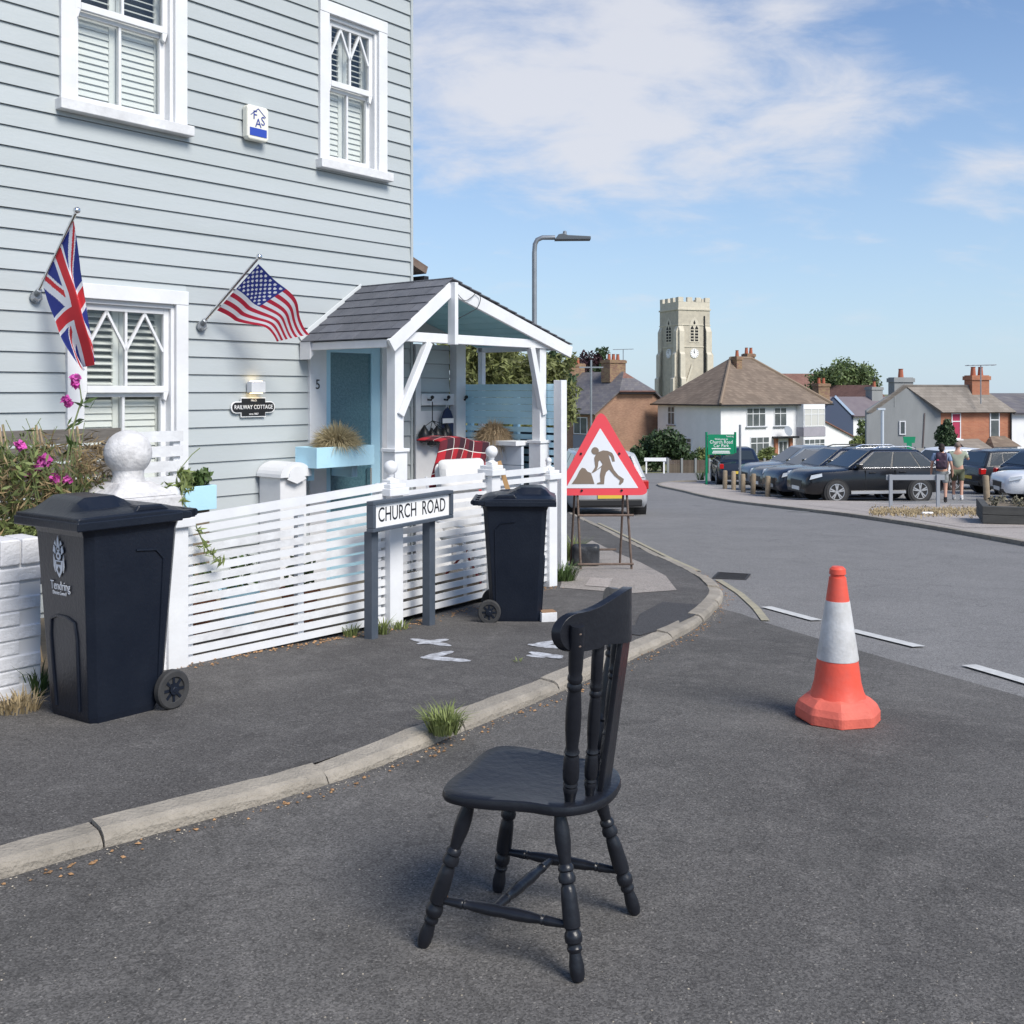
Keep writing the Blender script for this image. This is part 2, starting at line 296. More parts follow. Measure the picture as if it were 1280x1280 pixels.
def tuft(name, label, cat, loc, n, rad, h, m, w=.004, droop=.5, lean=.5, group=None, parent=None):
    v, f = blades(n, (0, 0, 0), rad, h, w, droop, lean); mb = MB(); mb.add(v, f)
    return obj(name, mb, m, parent, label=label, cat=cat, group=group, loc=loc, fixn=False)
def tree(name, label, loc, h, blobs, n, size, m, trunk_r=.15, group=None, cat='tree', asp=.55, crown='crown'):
    r = root(name, label, cat, loc, group=group)
    cl = []
    for (x, y, z, rad) in blobs:
        k = max(9, int(9*rad/1.0)) if rad < 2.5 else 18
        for _ in range(k):
            d = Vector(rng.normal(size=3)).normalized(); d.z = d.z*.8+.1; cl.append((Vector((x, y, z))+d*rad*.62, rad*(.32+.22*random.random())))
    leaf_obj(crown, [leaves(n, cl, size, .55, 0, asp)], m, r)
    mb = MB(); top = h*.55
    mb.tube([(0, 0, -.3), (0, 0, .2*h), (.02*h, 0, top)], [trunk_r*1.3, trunk_r, trunk_r*.55], 8)
    for (x, y, z, rad) in blobs[:7]: mb.tube([(0, 0, h*.28), (x*.5, y*.5, (z+h*.28)*.5), (x, y, z)], [trunk_r*.5, trunk_r*.35, trunk_r*.12], 6)
    obj('trunk', mb, TRUNK, r, smooth=True); return r
# ------------------------------------------------------------------ ground, roads, pavements
T_SIDE = tarmac('side_road_tarmac', (.070, .067, .064), (.125, .119, .113), (.178, .168, .158), (.34, .32, .29), .5)
T_MAIN = tarmac('main_road_tarmac', (.178, .174, .172), (.212, .207, .203), (.150, .147, .145), (.34, .33, .32), .5)
T_PAVE = tarmac('pavement_tarmac', (.072, .068, .066), (.106, .101, .097), (.165, .157, .149), (.30, .28, .26), .6)
T_FAR = tarmac('far_pavement_tarmac', (.34, .305, .28), (.40, .36, .33), (.28, .25, .23), (.4, .38, .36), .2)
T_PARK = tarmac('car_park_tarmac', (.23, .225, .22), (.27, .265, .255), (.2, .2, .2), (.3, .3, .3), .25)
T_PATCH = tarmac('fresh_patch_tarmac', (.055, .055, .058), (.066, .066, .07), (.05, .05, .052), (.12, .12, .12), .2)
T_SLAB = tarmac('old_paving', (.27, .245, .222), (.32, .29, .265), (.21, .195, .18), (.4, .36, .32), .2)
MEADOW = mat('dry_meadow', (.13, .14, .06), .95, (.20, .19, .10), .06, .3, world=True)
SOIL = mat('garden_soil', (.13, .10, .075), .95, (.22, .18, .12), 9, .2, .8, 40, world=True)
mb = MB(); ys = list(np.arange(-40, 120, 2.0))+[130, 150, 180, 220, 300, 400, 700, 1500, 3500, 6500]; xs = [-4000, -800, -200, -80, -40, -20, 0, 20, 40, 80, 200, 800, 4000]
vs = [(x, y, g(y)-.06) for y in ys for x in xs]; n_ = len(xs)
mb.add(vs, [(i*n_+j, i*n_+j+1, (i+1)*n_+j+1, (i+1)*n_+j) for i in range(len(ys)-1) for j in range(n_-1)])
obj('ground', mb, MEADOW, kind='structure', fixn=False)
def cat_rom(p, per=12):
    o = []
    for i in range(len(p)-1):
        a, b, c, d = p[max(i-1, 0)], p[i], p[i+1], p[min(i+2, len(p)-1)]
        for k in range(per):
            t = k/per; o.append(.5*((2*b)+(c-a)*t+(2*a-5*b+4*c-d)*t*t+(3*b-a-3*c+d)*t**3))
    return o+[p[-1]]
def resample(p, step):
    o = [p[0]]; acc = 0
    for a, b in zip(p, p[1:]):
        L = (b-a).length
        while acc+L >= step:
            a = a+(b-a)*((step-acc)/L); o.append(a); L = (b-a).length; acc = 0
        acc += L
    return o
KP = [Vector((-12, -4.8)), Vector((-6, .1)), Vector((-3.2, 2.05))]+[G(*p).xy for p in [(0, 1100), (160, 1052), (400, 985), (530, 935), (700, 865), (800, 820), (870, 785), (903, 750), (893, 733), (876, 721.5), (852, 709), (824, 697), (782, 676), (735, 653)]]+[Vector((1.15, 24)), Vector((.8, 32)), Vector((.4, 46))]
KC = cat_rom(KP); KS = resample(KC, .3)
PV = .055
def offs(c, d):
    o = []
    for i, p in enumerate(c):
        t = (c[min(i+1, len(c)-1)]-c[max(i-1, 0)]).normalized(); o.append(p+Vector((-t.y, t.x))*d)
    return o
back = offs(KS, .12)
sheet('pavement_left', back, [p+Vector((-7.5, 6.1)) for p in back], T_PAVE, PV, 30)
pav = bpy.data.objects['pavement_left']
i = 0; st = 3
while i+st < len(KS):
    a, b = KS[i], KS[i+st]; mid = KS[i+st//2]
    far = (a-KS[0]).length > 33
    mbk = MB(); vs = []; nq = 10 if not far else 4
    cp = [a, KS[i+1], KS[i+2], b]
    def along(t): t = t*3; q_ = min(int(t), 2); return cp[q_].lerp(cp[q_+1], t-q_)
    pts = [along(.004+.992*q/(nq-1)) for q in range(nq)]
    dn = random.uniform(-.010, .004); ou = random.uniform(-.008, .008); tl = random.uniform(-.012, .012)
    for q, p in enumerate(pts):
        t = (pts[min(q+1, nq-1)]-pts[max(q-1, 0)]).normalized(); n2 = Vector((-t.y, t.x)); z = g(p.y)+dn+tl*(q/(nq-1)-.5)
        ch = (.012 if q in (0, nq-1) else 0)+max(0, random.gauss(0, .004)); cf = random.gauss(0, .0025)
        for (o_, h_) in ((ou+cf, -.1), (ou+cf+ch*.3, PV-.022-ch), (ou+.008+ch*.6, PV-.006-ch*.7), (ou+.026+ch, PV+.004-ch*.3), (.118, PV+.008+random.gauss(0, .0015)), (.122, -.1)):
            pp = p+n2*o_; vs.append((pp.x, pp.y, z+h_))
    fs = [(q*6+k, q*6+(k+1) % 6, (q+1)*6+(k+1) % 6, (q+1)*6+k) for q in range(nq-1) for k in range(6)]+[tuple(range(5, -1, -1)), tuple(range(6*nq-6, 6*nq))]
    mbk.add(vs, fs); obj('kerb_stone', mbk, KERB, pav); i += st
# main road, side road
def lerp_tab(tab, y): return float(np.interp(y, [a for a, _ in tab], [b for _, b in tab]))
LE = [(-40, 5.5), (-10, 4.6), (2, 3.4), (5.5, 2.2), (8, 1.0), (12, .8), (20, .6), (46, -.5), (60, -1)]
RE = [(-40, 9), (-5, 7.6), (10, 7.15), (14.3, 7.1), (17.5, 7.05), (20, 6.85), (23, 6.65), (28.5, 6.5), (32, 6.45), (38, 6.3), (42, 6.0), (44, 6.1), (46.5, 6.9)]
yr = list(np.arange(-30, 47.1, 1.0))
sheet('main_road', [Vector((lerp_tab(LE, y)-3.5, y)) for y in yr], [Vector((lerp_tab(RE, y)+.1, y)) for y in yr], T_MAIN, -.005, 8)
sheet('cross_street', [Vector((-30, y)) for y in np.arange(46.5, 61, 1.5)], [Vector((60, y)) for y in np.arange(46.5, 61, 1.5)], T_MAIN, -.001, 10)
BD = [(-14, 6.0), (-2, 4.3), (2, 3.55), (5.51, 2.72), (6.6, 2.36), (7.88, 1.99), (8.5, 1.86), (8.9, 1.7)]
ysd = list(np.arange(-14, 8.9, .5))+[8.9]
sheet('side_road', [Vector((-14, y)) for y in ysd], [Vector((lerp_tab(BD, y), y)) for y in ysd], T_SIDE, .0, 16)
PAINT = mat('road_paint_white', (.66, .66, .64), .7, (.45, .45, .44), 16, .2, .3, 120, world=True); PAINTO = mat('worn_road_paint', (.36, .36, .35), .8, (.22, .22, .22), 9, .15, world=True); YEL = mat('faded_yellow_paint', (.42, .375, .25), .85, (.25, .235, .19), 8, .2, world=True)
def strip(name, pts, w, m, label, cat, dz=.004, group=None):
    pts = [Vector(p[:2]) for p in pts]; r = resample(pts, .15)+[pts[-1]]; a, b = offs(r, w/2), offs(r, -w/2)
    o = sheet(name, a, b, m, dz, 1, kind=None); o['label'] = label; o['category'] = cat
    if group: o['group'] = group
    return o
dl = [((958, 759), (1021, 776), 'short white dash nearest the yellow line end'), ((1063, 788), (1149, 809), 'white dash just right of the traffic cone tip'), ((1211, 832), (1300, 858), 'white dash cut by the right edge of the view')]
for a, b, lb in dl: strip('road_marking', [G(*a), G(*b)], .1, PAINT, lb, 'road marking', .006, 'dashes across the side road mouth')
strip('yellow_line', [G(*p) for p in [(957, 776), (945, 760), (925, 742), (898, 725)]], .065, YEL, 'faded yellow line curving round the kerb corner', 'road marking')
strip('yellow_line', [G(*p) for p in [(874, 714), (840, 699), (806, 682), (776, 667), (748, 654)]], .055, YEL, 'faint yellow line along the kerb beyond the drain', 'road marking')
for a, b, lb in [((918, 627), (967, 633), 'worn white line where the car park entrance begins'), ((975, 630), (1010, 636), 'worn white bar beside the car park entrance'), ((985, 639), (1012, 640), 'faint white bar at the entrance kerb end'), ((1050, 632.5), (1130, 633.5), 'thin white line before the parked black car'), ((1186, 635), (1228, 635.5), 'thin white line near the walkers')]:
    strip('road_marking', [G(*a), G(*b)], .16, PAINT if a[0] < 980 else PAINTO, lb, 'road marking', .085 if a[0] > 985 else .012, 'markings by the car park')
# far pavement, car park, verge
yp = list(np.arange(-10, 46.1, 1.0))
sheet('pavement_far', [Vector((lerp_tab(RE, y)+.12, y)) for y in yp], [Vector((lerp_tab(RE, y)+(2.0 if y > 30 else 3.6), y)) for y in yp], T_FAR, PV, 4)
pf = bpy.data.objects['pavement_far']
rk = resample([Vector((lerp_tab(RE, y), y)) for y in np.arange(10, 46, .5)]+[Vector((7.4, 47.3)), Vector((9, 48))], .9); bk = offs(rk, -.13)
for k in range(len(rk)-1):
    a, b, c, d = rk[k], rk[k+1].lerp(rk[k], .015), bk[k+1].lerp(bk[k], .015), bk[k]
    hh = PV+.005; q = MB(); q.add([(p.x, p.y, g(p.y)+z) for z in (-.1, hh) for p in (a, b, c, d)], [(3, 2, 1, 0), (4, 5, 6, 7), (0, 1, 5, 4), (1, 2, 6, 5), (2, 3, 7, 6), (3, 0, 4, 7)]); obj('kerb_stone', q, KERB, pf)
yk = list(np.arange(25, 47, 1.0))
sheet('car_park_surface', [Vector((lerp_tab(RE, y)+2.0, y)) for y in yk], [Vector((45, y)) for y in yk], T_PARK, .03, 8)
sheet('dirt_margin', [Vector((7.4, y)) for y in (17, 19, 21, 23, 25, 27)], [Vector((40, y)) for y in (17, 19, 21, 23, 25, 27)], T_FAR, .06, 8)
v, f = [], []
for _ in range(2300):
    uu = random.random(); px = G(1090+uu*140, 639.5+random.gauss(0, 2.6), .07); b_, c_ = blades(1, (px.x, px.y, g(px.y)+.06), .08, .055, .012, .4, 1.2); o_ = len(v); v += b_; f += [tuple(i+o_ for i in q) for q in c_]
mb = MB(); mb.add(v, f); obj('dry_verge_grass', mb, STRAW, label='strip of dry yellow grass on the verge before the low sign', cat='grass', kind='stuff', fixn=False)
# patches, drain, spray marks on the near pavement
def flat(name, px, m, dz, label, cat, parent=None, group=None):
    mb = MB(); P = [G(u, v, PV) for u, v in px]; c = sum(P, Vector())/len(P); vs = [c]+P; vs = [(p.x, p.y, g(p.y)+dz) for p in vs]
    mb.add(vs, [(0, i+1, (i+1) % len(P)+1) for i in range(len(P))]); o = obj(name, mb, m, parent, fixn=False)
    if o.data.polygons[0].normal.z < 0: o.data.flip_normals()
    if not parent: o['label'] = label; o['category'] = cat
    if group: o['group'] = group
    return o
flat('old_paving', [(700, 735), (712, 690), (740, 676), (768, 690), (800, 703), (832, 720), (846, 738), (790, 742)], T_SLAB, PV+.004, '', '', pav)
flat('tarmac_patch', [(790, 790), (800, 768), (828, 753), (884, 757), (868, 770), (838, 785), (800, 795), (760, 790)], T_PATCH, PV+.005, '', '', pav)
flat('manhole_cover', [(731, 733), (738, 723), (766, 724), (760, 735)], T_FAR, PV+.009, '', '', pav)
SPRAY = mat('white_spray_paint', (.6, .62, .66), .9, (.2, .2, .21), 22, .35, world=True)
for k, ((a, b, c, d), lb) in enumerate([(((514, 799), (563, 808), (522, 806), (560, 800)), 'white sprayed cross in front of the street name posts'), (((526, 822), (588, 827), (528, 824), (566, 815)), 'white sprayed arrow mark nearer the kerb'), (((660, 806), (712, 811), (664, 808), (700, 802)), 'white sprayed cross beside the chair back'), (((658, 820), (704, 821), (662, 816), (702, 824)), 'white sprayed wavy mark behind the chair back')]):
    mb = MB()
    for p, q in ((a, b), (c, d)):
        P, Q = G(*p, PV), G(*q, PV); dr = (Q-P).normalized(); sd = Vector((-dr.y, dr.x, 0))
        L = [P.lerp(Q, t/6) for t in range(7)]; wd = [.012, .03, .04, .045, .035, .035, .012]; dzz = PV+.004+(.002 if p == c else 0)
        vs = [((x+sd*w_).x, (x+sd*w_).y, g(x.y)+dzz) for x, w_ in zip(L, wd)]+[((x-sd*w_).x, (x-sd*w_).y, g(x.y)+dzz) for x, w_ in zip(L, wd)]
        mb.add(vs, [(i, i+1, i+8, i+7) for i in range(6)])
    o = obj('spray_mark', mb, SPRAY, label=lb, cat='paint mark', group='sprayed survey marks'); 
    for p in o.data.polygons:
        if p.normal.z < 0: p.flip()
gp = G(905, 721); r = root('drain_grate', 'dark iron drain grate by the kerb corner', 'drain', (gp.x+.08, gp.y, gp.z), R(70))
IRON = mat('cast_iron', (.03, .028, .027), .7)
r.matrix_basis = r.matrix_basis @ Matrix.Diagonal((.72, .72, 1, 1))
mb = MB(); [mb.box(*q) for q in ((-.26, .26, -.24, -.21, 0, .012), (-.26, .26, .21, .24, 0, .012), (-.26, -.23, -.209, .209, 0, .012), (.23, .26, -.209, .209, 0, .012))]; obj('frame', mb, IRON, r)
for k in range(7): mb = MB(); mb.box(-.2+k*.06, -.17+k*.06, -.209, .209, 0, .010); obj('bar', mb, IRON, r)
mb = MB(); mb.box(-.229, .229, -.209, .209, 0, .004); obj('pit', mb, BLACK, r)
# stones, leaves and litter
v = []; f = []; vg = []; fg = []
def shard(V, Fc, p, s):
    o_ = len(V); a = random.random()*6.28
    V += [(p.x+s*random.uniform(.5, 1)*math.cos(a+k*1.57), p.y+s*random.uniform(.5, 1)*math.sin(a+k*1.57), p.z+random.uniform(0, s*.3)) for k in range(4)]+[(p.x, p.y, p.z+s*.6)]
    Fc += [(o_+k, o_+(k+1) % 4, o_+4) for k in range(4)]
for _ in range(170):
    p = G(random.uniform(0, 1280), 1280-560*random.random()**2)
    if p.x < lerp_tab(BD, p.y): shard(v, f, p, random.uniform(.0015, .005))
for k in range(2600):                                      # sandy dirt lying in the channel along the kerb
    p = KS[random.randrange(14, 84)].lerp(KS[random.randrange(14, 84)], 0); q = random.random(); i_ = random.randrange(14, 84); p = KS[i_].lerp(KS[i_+1], q); t = (KS[i_+1]-KS[i_]).normalized(); n2 = Vector((t.y, -t.x)); p = p+n2*abs(random.gauss(.0, .045)); shard(v, f, Vector((p.x, p.y, g(p.y)+.001)), random.uniform(.0015, .006))
mb = MB(); mb.add(v, f); obj('loose_grit', mb, mat('grit', (.34, .30, .24), .9, island=.45), kind='stuff', label='pale loose grit scattered over the tarmac', cat='grit', fixn=False)
DEAD = mat('dead_leaf', (.30, .17, .08), .8, island=.45)
for k in range(330):
    i = random.randrange(40, 76); p = KS[i].lerp(KS[i+1], random.random())+Vector((random.gauss(.04, .03), random.gauss(-.05, .03))); shard(vg, fg, Vector((p.x, p.y, g(p.y)+.002)), random.uniform(.004, .015))
for k in range(420):
    x = random.uniform(-4.4, .1); w = np.interp(x, [-4.2, -2.5, .2], [2.33, 2.28, 1.74])+abs(random.gauss(0, .07)); p = HM @ Vector((x, -w, 0)); shard(vg, fg, Vector((p.x, p.y, g(p.y)+PV+.003)), random.uniform(.005, .016))
mb = MB(); mb.add(vg, fg); obj('dead_leaf_litter', mb, DEAD, kind='stuff', label='brown dead leaves along the kerb and the fence foot', cat='leaf litter', fixn=False)
# ------------------------------------------------------------------ cottage
cot = root('cottage', 'grey-blue weatherboarded cottage with white sash windows and a porch', 'house', M=HM)
WIN = [(-3.76, -2.67, 3.72, 5.25), (-1.24, -.37, 3.70, 5.22), (-3.71, -2.66, .62, 2.34)]
DOOR = (-1.36, -.24, -.5, 2.02)
XL, TOP = -7.5, 6.3
def cuts(x0, x1, z0, z1):
    segs = [(x0, x1)]
    for a, b, c, d in WIN+[DOOR]:
        if z1 > c+.001 and z0 < d-.001:
            ns = []
            for p, q in segs:
                if b <= p or a >= q: ns.append((p, q)); continue
                if a > p: ns.append((p, a))
                if b < q: ns.append((b, q))
            segs = ns
    return [s_ for s_ in segs if s_[1]-s_[0] > .01]
def plank(x0, x1, z0, z1, full):
    mb = MB(); yb = -.028+random.uniform(-.002, .002)
    pr = [(yb, z0), (-.012, z1), (.0, z1), (.0, z0)]
    mb.add([(x, y, z) for x in (x0, x1) for y, z in pr], [(0, 1, 2, 3), (7, 6, 5, 4), (0, 4, 5, 1), (1, 5, 6, 2), (2, 6, 7, 3), (3, 7, 4, 0)])
    return obj('plank', mb, PLANK, cot)
z = -.45
while z < TOP:
    b = min(z+.146, TOP)
    for p, q in cuts(XL, -.001, z, b): plank(p, q, z, b, True)
    for (x0_, x1_, c, d) in WIN+[DOOR]:                 # notched pieces just above and below an opening
        if z+.02 < c < b: plank(x0_+.001, x1_-.001, z, c, True)
        if z < d < b-.02: plank(x0_+.001, x1_-.001, d, b, True)
    if z < 1.98: plank(.03, .58, z, min(z+.146, 2.0), True)
    z += .15
mb = MB(); zc = sorted({-.6, TOP}|{q for w in WIN+[DOOR] for q in w[2:]})
for a, b in zip(zc, zc[1:]):
    for p, q in cuts(XL, -.001, max(a, -.6), b): mb.box(p, q, .002, .26, a, b)
mb.box(.0, .6, .002, .12, -.6, 2.0); obj('wall_backing', mb, JOINT, cot)
mb = MB(); mb.box(XL, -.001, .262, 6.5, -.6, TOP); obj('wall', mb, mat('house_render', (.5, .54, .56), .8), cot)
mb = MB(); mb.box(-.018, .012, -.036, -.001, -.45, TOP); obj('corner_trim', mb, PLANK, cot)
mb = MB(); mb.prism([(-.35, TOP-.05), (6.9, TOP-.05), (3.3, TOP+3.1)], XL-.2, .25, Matrix.Rotation(R(90), 4, 'Z') @ Matrix.Diagonal((1, -1, 1, 1))); rf = obj('roof', mb, SLATE, cot)
mb = MB(); mb.box(XL, .3, -.5, -.36, TOP-.09, TOP+.02); obj('gutter', mb, BLACK, rf)
def window(x0, x1, z0, z1, zm, arch=True):
    w = root('w', '', ''); bpy.data.objects.remove(w)
    aw = .115; yo = -.055
    fr = MB(); fr.box(x0, x0+aw, yo, .03, z0, z1-aw); fr.box(x1-aw, x1, yo, .03, z0, z1-aw); fr.box(x0, x1, yo-.004, .03, z1-aw, z1)
    W0 = obj('window', fr, WHITE, cot, bevel=.004)
    sl_ = MB(); sl_.box(x0-.03, x1+.03, yo-.06, .03, z0-.085, z0-.001); obj('sill', sl_, WHITE2, W0, bevel=.005)
    a, b = x0+aw, x1-aw; t = z1-aw
    jb = MB(); jb.box(a, a+.03, -.02, .2, z0, t); jb.box(b-.03, b, -.02, .2, z0, t); jb.box(a+.03, b-.03, -.02, .2, t-.035, t); obj('frame', jb, WHITE, W0, bevel=.003)
    a += .03; b -= .03; t -= .035; xm = (a+b)/2; st = .048
    us = MB(); y0, y1 = .012, .05
    us.box(a, a+st, y0, y1, zm, t); us.box(b-st, b, y0, y1, zm, t); us.box(a+st, b-st, y0, y1, t-st, t); us.box(a+st, b-st, y0-.004, y1, zm-.005, zm+.05); us.box(xm-.011, xm+.011, y0+.004, y1, zm+.05, t-st)
    for xx in (a, b-st): us.prism([(xx, zm-.06), (xx+st*.5, zm-.075), (xx+st, zm), (xx, zm)], y0, y1)
    U = obj('upper_sash', us, WHITE, W0, bevel=.003)
    if arch:
        zt, zb = t-st, zm+.05; zf = zt-(zt-zb)*.52
        for (p, q) in ((a+st, xm), (xm, b-st)):
            m_ = (p+q)/2
            for e in (p, q): bar = MB(); bar.beam((e, .028, zf), (m_, .028, zt-.005), .02, .024, (0, 1, 0)); obj('glazing_bar', bar, WHITE, U)
    y0, y1 = .054, .094; ls = MB(); ls.box(a, a+st, y0, y1, z0, zm-.002); ls.box(b-st, b, y0, y1, z0, zm-.002); ls.box(a+st, b-st, y0, y1, z0, z0+.08); ls.box(a+st, b-st, y0, y1, zm-.04, zm-.006); ls.box(xm-.011, xm+.011, y0+.004, y1, z0+.08, zm-.04)
    L_ = obj('lower_sash', ls, WHITE, W0, bevel=.003)
    for p, q in ((a+st, xm-.011), (xm+.011, b-st)):
        q1 = MB(); q1.box(p, q, .034, .038, zm+.05, t-st); obj('pane', q1, GLASS, U); q1 = MB(); q1.box(p, q, .076, .080, z0+.08, zm-.04); obj('pane', q1, GLASS, L_)
    sh = MB(); sh.box(a, a+.05, .13, .155, z0, t); sh.box(b-.05, b, .13, .155, z0, t); sh.box(xm-.055, xm-.003, .13, .155, z0, t); sh.box(xm+.003, xm+.055, .13, .155, z0, t); sh.box(a, b, .131, .154, zm-.04, zm+.05)
    SH = obj('shutter', sh, SHUT, W0)
    k = z0+.035
    while k < t-.03:
        if not zm-.06 < k < zm+.07:
            ti = .055 if k < zm else .028
            for p, q in ((a+.051, xm-.056), (xm+.056, b-.051)):
                s1 = MB(); c_ = .142; h_ = ti/2; dp = math.sqrt(max(.03**2-h_*h_, .006**2)) if ti < .05 else .008
                s1.slab((p, c_-dp, k-h_), (q, c_-dp, k-h_), (q, c_+dp, k+h_), (p, c_+dp, k+h_), .006); obj('louvre', s1, SHUT, SH)
        k += .054
    bk_ = MB(); bk_.box(a-.02, b+.02, .24, .258, z0, t); obj('room_dark_panel', bk_, SHUTD, W0)  # panel painted dim to stand for the unlit room
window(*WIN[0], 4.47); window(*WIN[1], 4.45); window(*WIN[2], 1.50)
# door
dx0, dx1, dz0, dz1 = DOOR; mb = MB()
mb.box(dx0, dx0+.2, -.05, .05, dz0, dz1-.002); mb.box(-.44, -.24, -.05, .05, dz0, dz1-.002); mb.box(dx0+.2, -.44, -.05, .05, 1.99, dz1-.002); DR = obj('door_frame', mb, WHITE, cot, bevel=.004)
mb = MB(); mb.box(-1.16, -1.085, -.02, .04, -.4, 1.988); mb.box(-.56, -.44, -.02, .04, -.4, 1.988); mb.box(-1.085, -.56, -.02, .04, 1.88, 1.988); mb.box(-1.085, -.56, -.02, .04, -.4, .35); D = obj('door', mb, BLUE, cot, bevel=.004)
mb = MB(); mb.box(-1.085, -.56, .0, .015, .35, 1.88); obj('pane', mb, TEAL, D)
mb = MB(); mb.box(-.62, -.60, -.07, -.02, .55, .75); obj('handle', mb, CHROME, D)
x5, z5 = HW(398, 481, .06); text('5', .13, BLACKT, DR, Matrix.Translation((x5, -.053, z5)) @ TXF, .9, 'door_number')
# rear extension roof edge beyond the corner
r = root('rear_roof', 'small brown tiled roof edge with gutter behind the cottage corner', 'roof', M=HM @ Matrix.Translation((0, 1.0, 0)))
mb = MB(); mb.slab((.02, -.1, 3.42), (1.2, -.1, 2.98), (1.2, 2.5, 2.98), (.02, 2.5, 3.42), .09); obj('tile_slope', mb, mat('brown_tile', (.12, .08, .065), .9, (.2, .15, .12), 9, .3, .5, 30), r)
mb = MB(); mb.box(1.14, 1.22, -.09, 2.5, 2.80, 2.87); obj('gutter', mb, BLACK, r); mb = MB(); mb.box(.02, .96, .1, 2.4, -.5, 2.9); obj('wall', mb, MATS['house_render'], r)
# ------------------------------------------------------------------ porch
por = root('porch', 'white timber porch with slate roof and pale blue ceiling over the cottage door', 'porch', M=HM)
DP = 1.22; XR, XE, XF = -.70, -1.44, 1.12; ZR, ZE, ZF = 2.53, 1.98, 2.0
def rz_(x): return ZR-(XR-x)*(ZR-ZE)/(XR-XE) if x < XR else ZR-(x-XR)*(ZR-ZF)/(XF-XR)
rf = MB()
for xa, za, xb, zb in ((XE, ZE, XR, ZR), (XR, ZR, XF, ZF)): rf.slab((xa, -DP, za), (xb, -DP, zb), (xb, -.035, zb), (xa, -.035, za), .03)
RF = obj('roof_deck', rf, SLATE, por)
k = MB(); k.prism([(-.24, 2.03), (.74, 2.03), (.74, rz_(.74)-.05), (-.24, rz_(-.24)-.05)], -.06, -.035); obj('gable_infill', k, PLANK, por)
CEIL = mat('aqua_ceiling_board', (.30, .58, .64), .6, (.36, .64, .69), 5, .3)
for xa, xb in ((XE, XR), (XR, XF)):
    n = 5 if xa == XE else 11
    for k in range(n):
        p, q = xa+(xb-xa)*(k+.02)/n, xa+(xb-xa)*(k+.98)/n; c = MB(); c.slab((p, -DP+.06, rz_(p)-.034), (q, -DP+.06, rz_(q)-.034), (q, -.04, rz_(q)-.034), (p, -.04, rz_(p)-.034), .012); obj('ceiling_board', c, CEIL, por)
for side in (0, 1):
    n = 7 if side == 0 else 14; xa, za = (XE-.03, ZE-.022) if side == 0 else (XF+.03, ZF-.008); base = Vector((xa, 0, za)); topv = Vector((XR, 0, ZR+.004)); sl_v = (topv-base)/n; nn = Vector((-sl_v.z, 0, sl_v.x)).normalized(); nn = nn if nn.z > 0 else -nn
    for k in range(n):
        o0 = -DP-.03-(.12 if k % 2 else 0); y = o0
        while y < -.036:
            ya, yb = max(y+.004, -DP-.03), min(y+.236, -.036); y += .24
            if yb-ya < .02: continue
            a = base+sl_v*k+nn*.014; b = base+sl_v*(k+1.12)+nn*.004; s1 = MB()
            if side == 0: s1.slab((a.x, ya, a.z), (b.x, ya, b.z), (b.x, yb, b.z), (a.x, yb, a.z), -.0)
            s1 = MB(); V_ = [Vector((a.x, ya, a.z)), Vector((b.x, ya, b.z)), Vector((b.x, yb, b.z)), Vector((a.x, yb, a.z))]; lo = [q-nn*.009 for q in V_]
            s1.add(V_+lo, [(0, 1, 2, 3), (7, 6, 5, 4), (0, 4, 5, 1), (1, 5, 6, 2), (2, 6, 7, 3), (3, 7, 4, 0)]); obj('roof_tile', s1, SLATE, RF)
yf = -DP+.03
def pw(name, p, q, a, b, up=(0, -1, 0), m=WHITE): k = MB(); k.beam(p, q, a, b, up); return obj(name, k, m, por, bevel=.004)
pw('barge_board', (XE-.02, -DP-.01, ZE-.085), (XR, -DP-.01, ZR-.085), .12, .035); pw('barge_board', (XR, -DP-.012, ZR-.085), (XF+.02, -DP-.012, ZF-.085), .12, .035)
xl, xr = HW(492, 500, DP-.1)[0], HW(672, 500, DP-.1)[0]; zt = HW(590, 424, DP-.1)[1]
pw('tie_beam', (XE+.12, yf+.02, 1.985), (XF-.12, yf+.02, 1.985), .085, .08); pw('king_post', (XR, -DP-.035, 1.93), (XR, -DP-.035, ZR-.035), .09, .045, (1, 0, 0))
zg = gl(0, DP)+PV
for x in (xl, xr):
    pw('post', (x, yf+.05, zg-.05), (x, yf+.05, 1.945), .105, .105, (0, 1, 0))
    k = MB(); k.box(x-.075, x+.075, yf-.025, yf+.125, zg, .98); k.box(x-.09, x+.09, yf-.04, yf+.14, .98, 1.01); obj('post_casing', k, WHITE, por, bevel=.004)
pw('brace', (xl+.0, yf+.0, 1.30), (xl+.36, yf+.0, 1.945), .07, .06); pw('brace', (xr+.0, yf+.0, 1.27), (xr-.20, yf+.0, 1.945), .07, .06)
pw('post', (.67, -.06, -.5), (.67, -.06, 2.08), .15, .10, (0, 1, 0)); pw('post', (1.02, -.1, -.5), (1.02, -.1, 1.99), .06, .06, (0, 1, 0)); pw('wall_plate', (XE+.02, -.08, ZE-.06), (XE+.02, -DP+.05, ZE-.06), .06, .07, (0, 0, 1))
pw('wall_plate', (XF-.1, -.05, ZF-.03), (XF-.1, -DP+.05, ZF-.03), .06, .07, (0, 0, 1))
k = MB(); k.prism([(-1.47, 1.80), (-1.30, 1.97), (-1.47, 1.97)], -.18, -.036); obj('bracket', k, WHITE, por)
pw('flashing', (XE-.03, -.036, ZE+.015), (XR, -.036, ZR+.015), .05, .010, m=mat('pale_flashing', (.60, .63, .64), .6))
k = MB(); k.box(.03, .10, -.06, -.033, -.4, 2.0); obj('trim', k, WHITE, por); k = MB(); k.box(.10, .58, -.05, -.036, -.4, 1.30); obj('wall_board', k, WHITE, por)
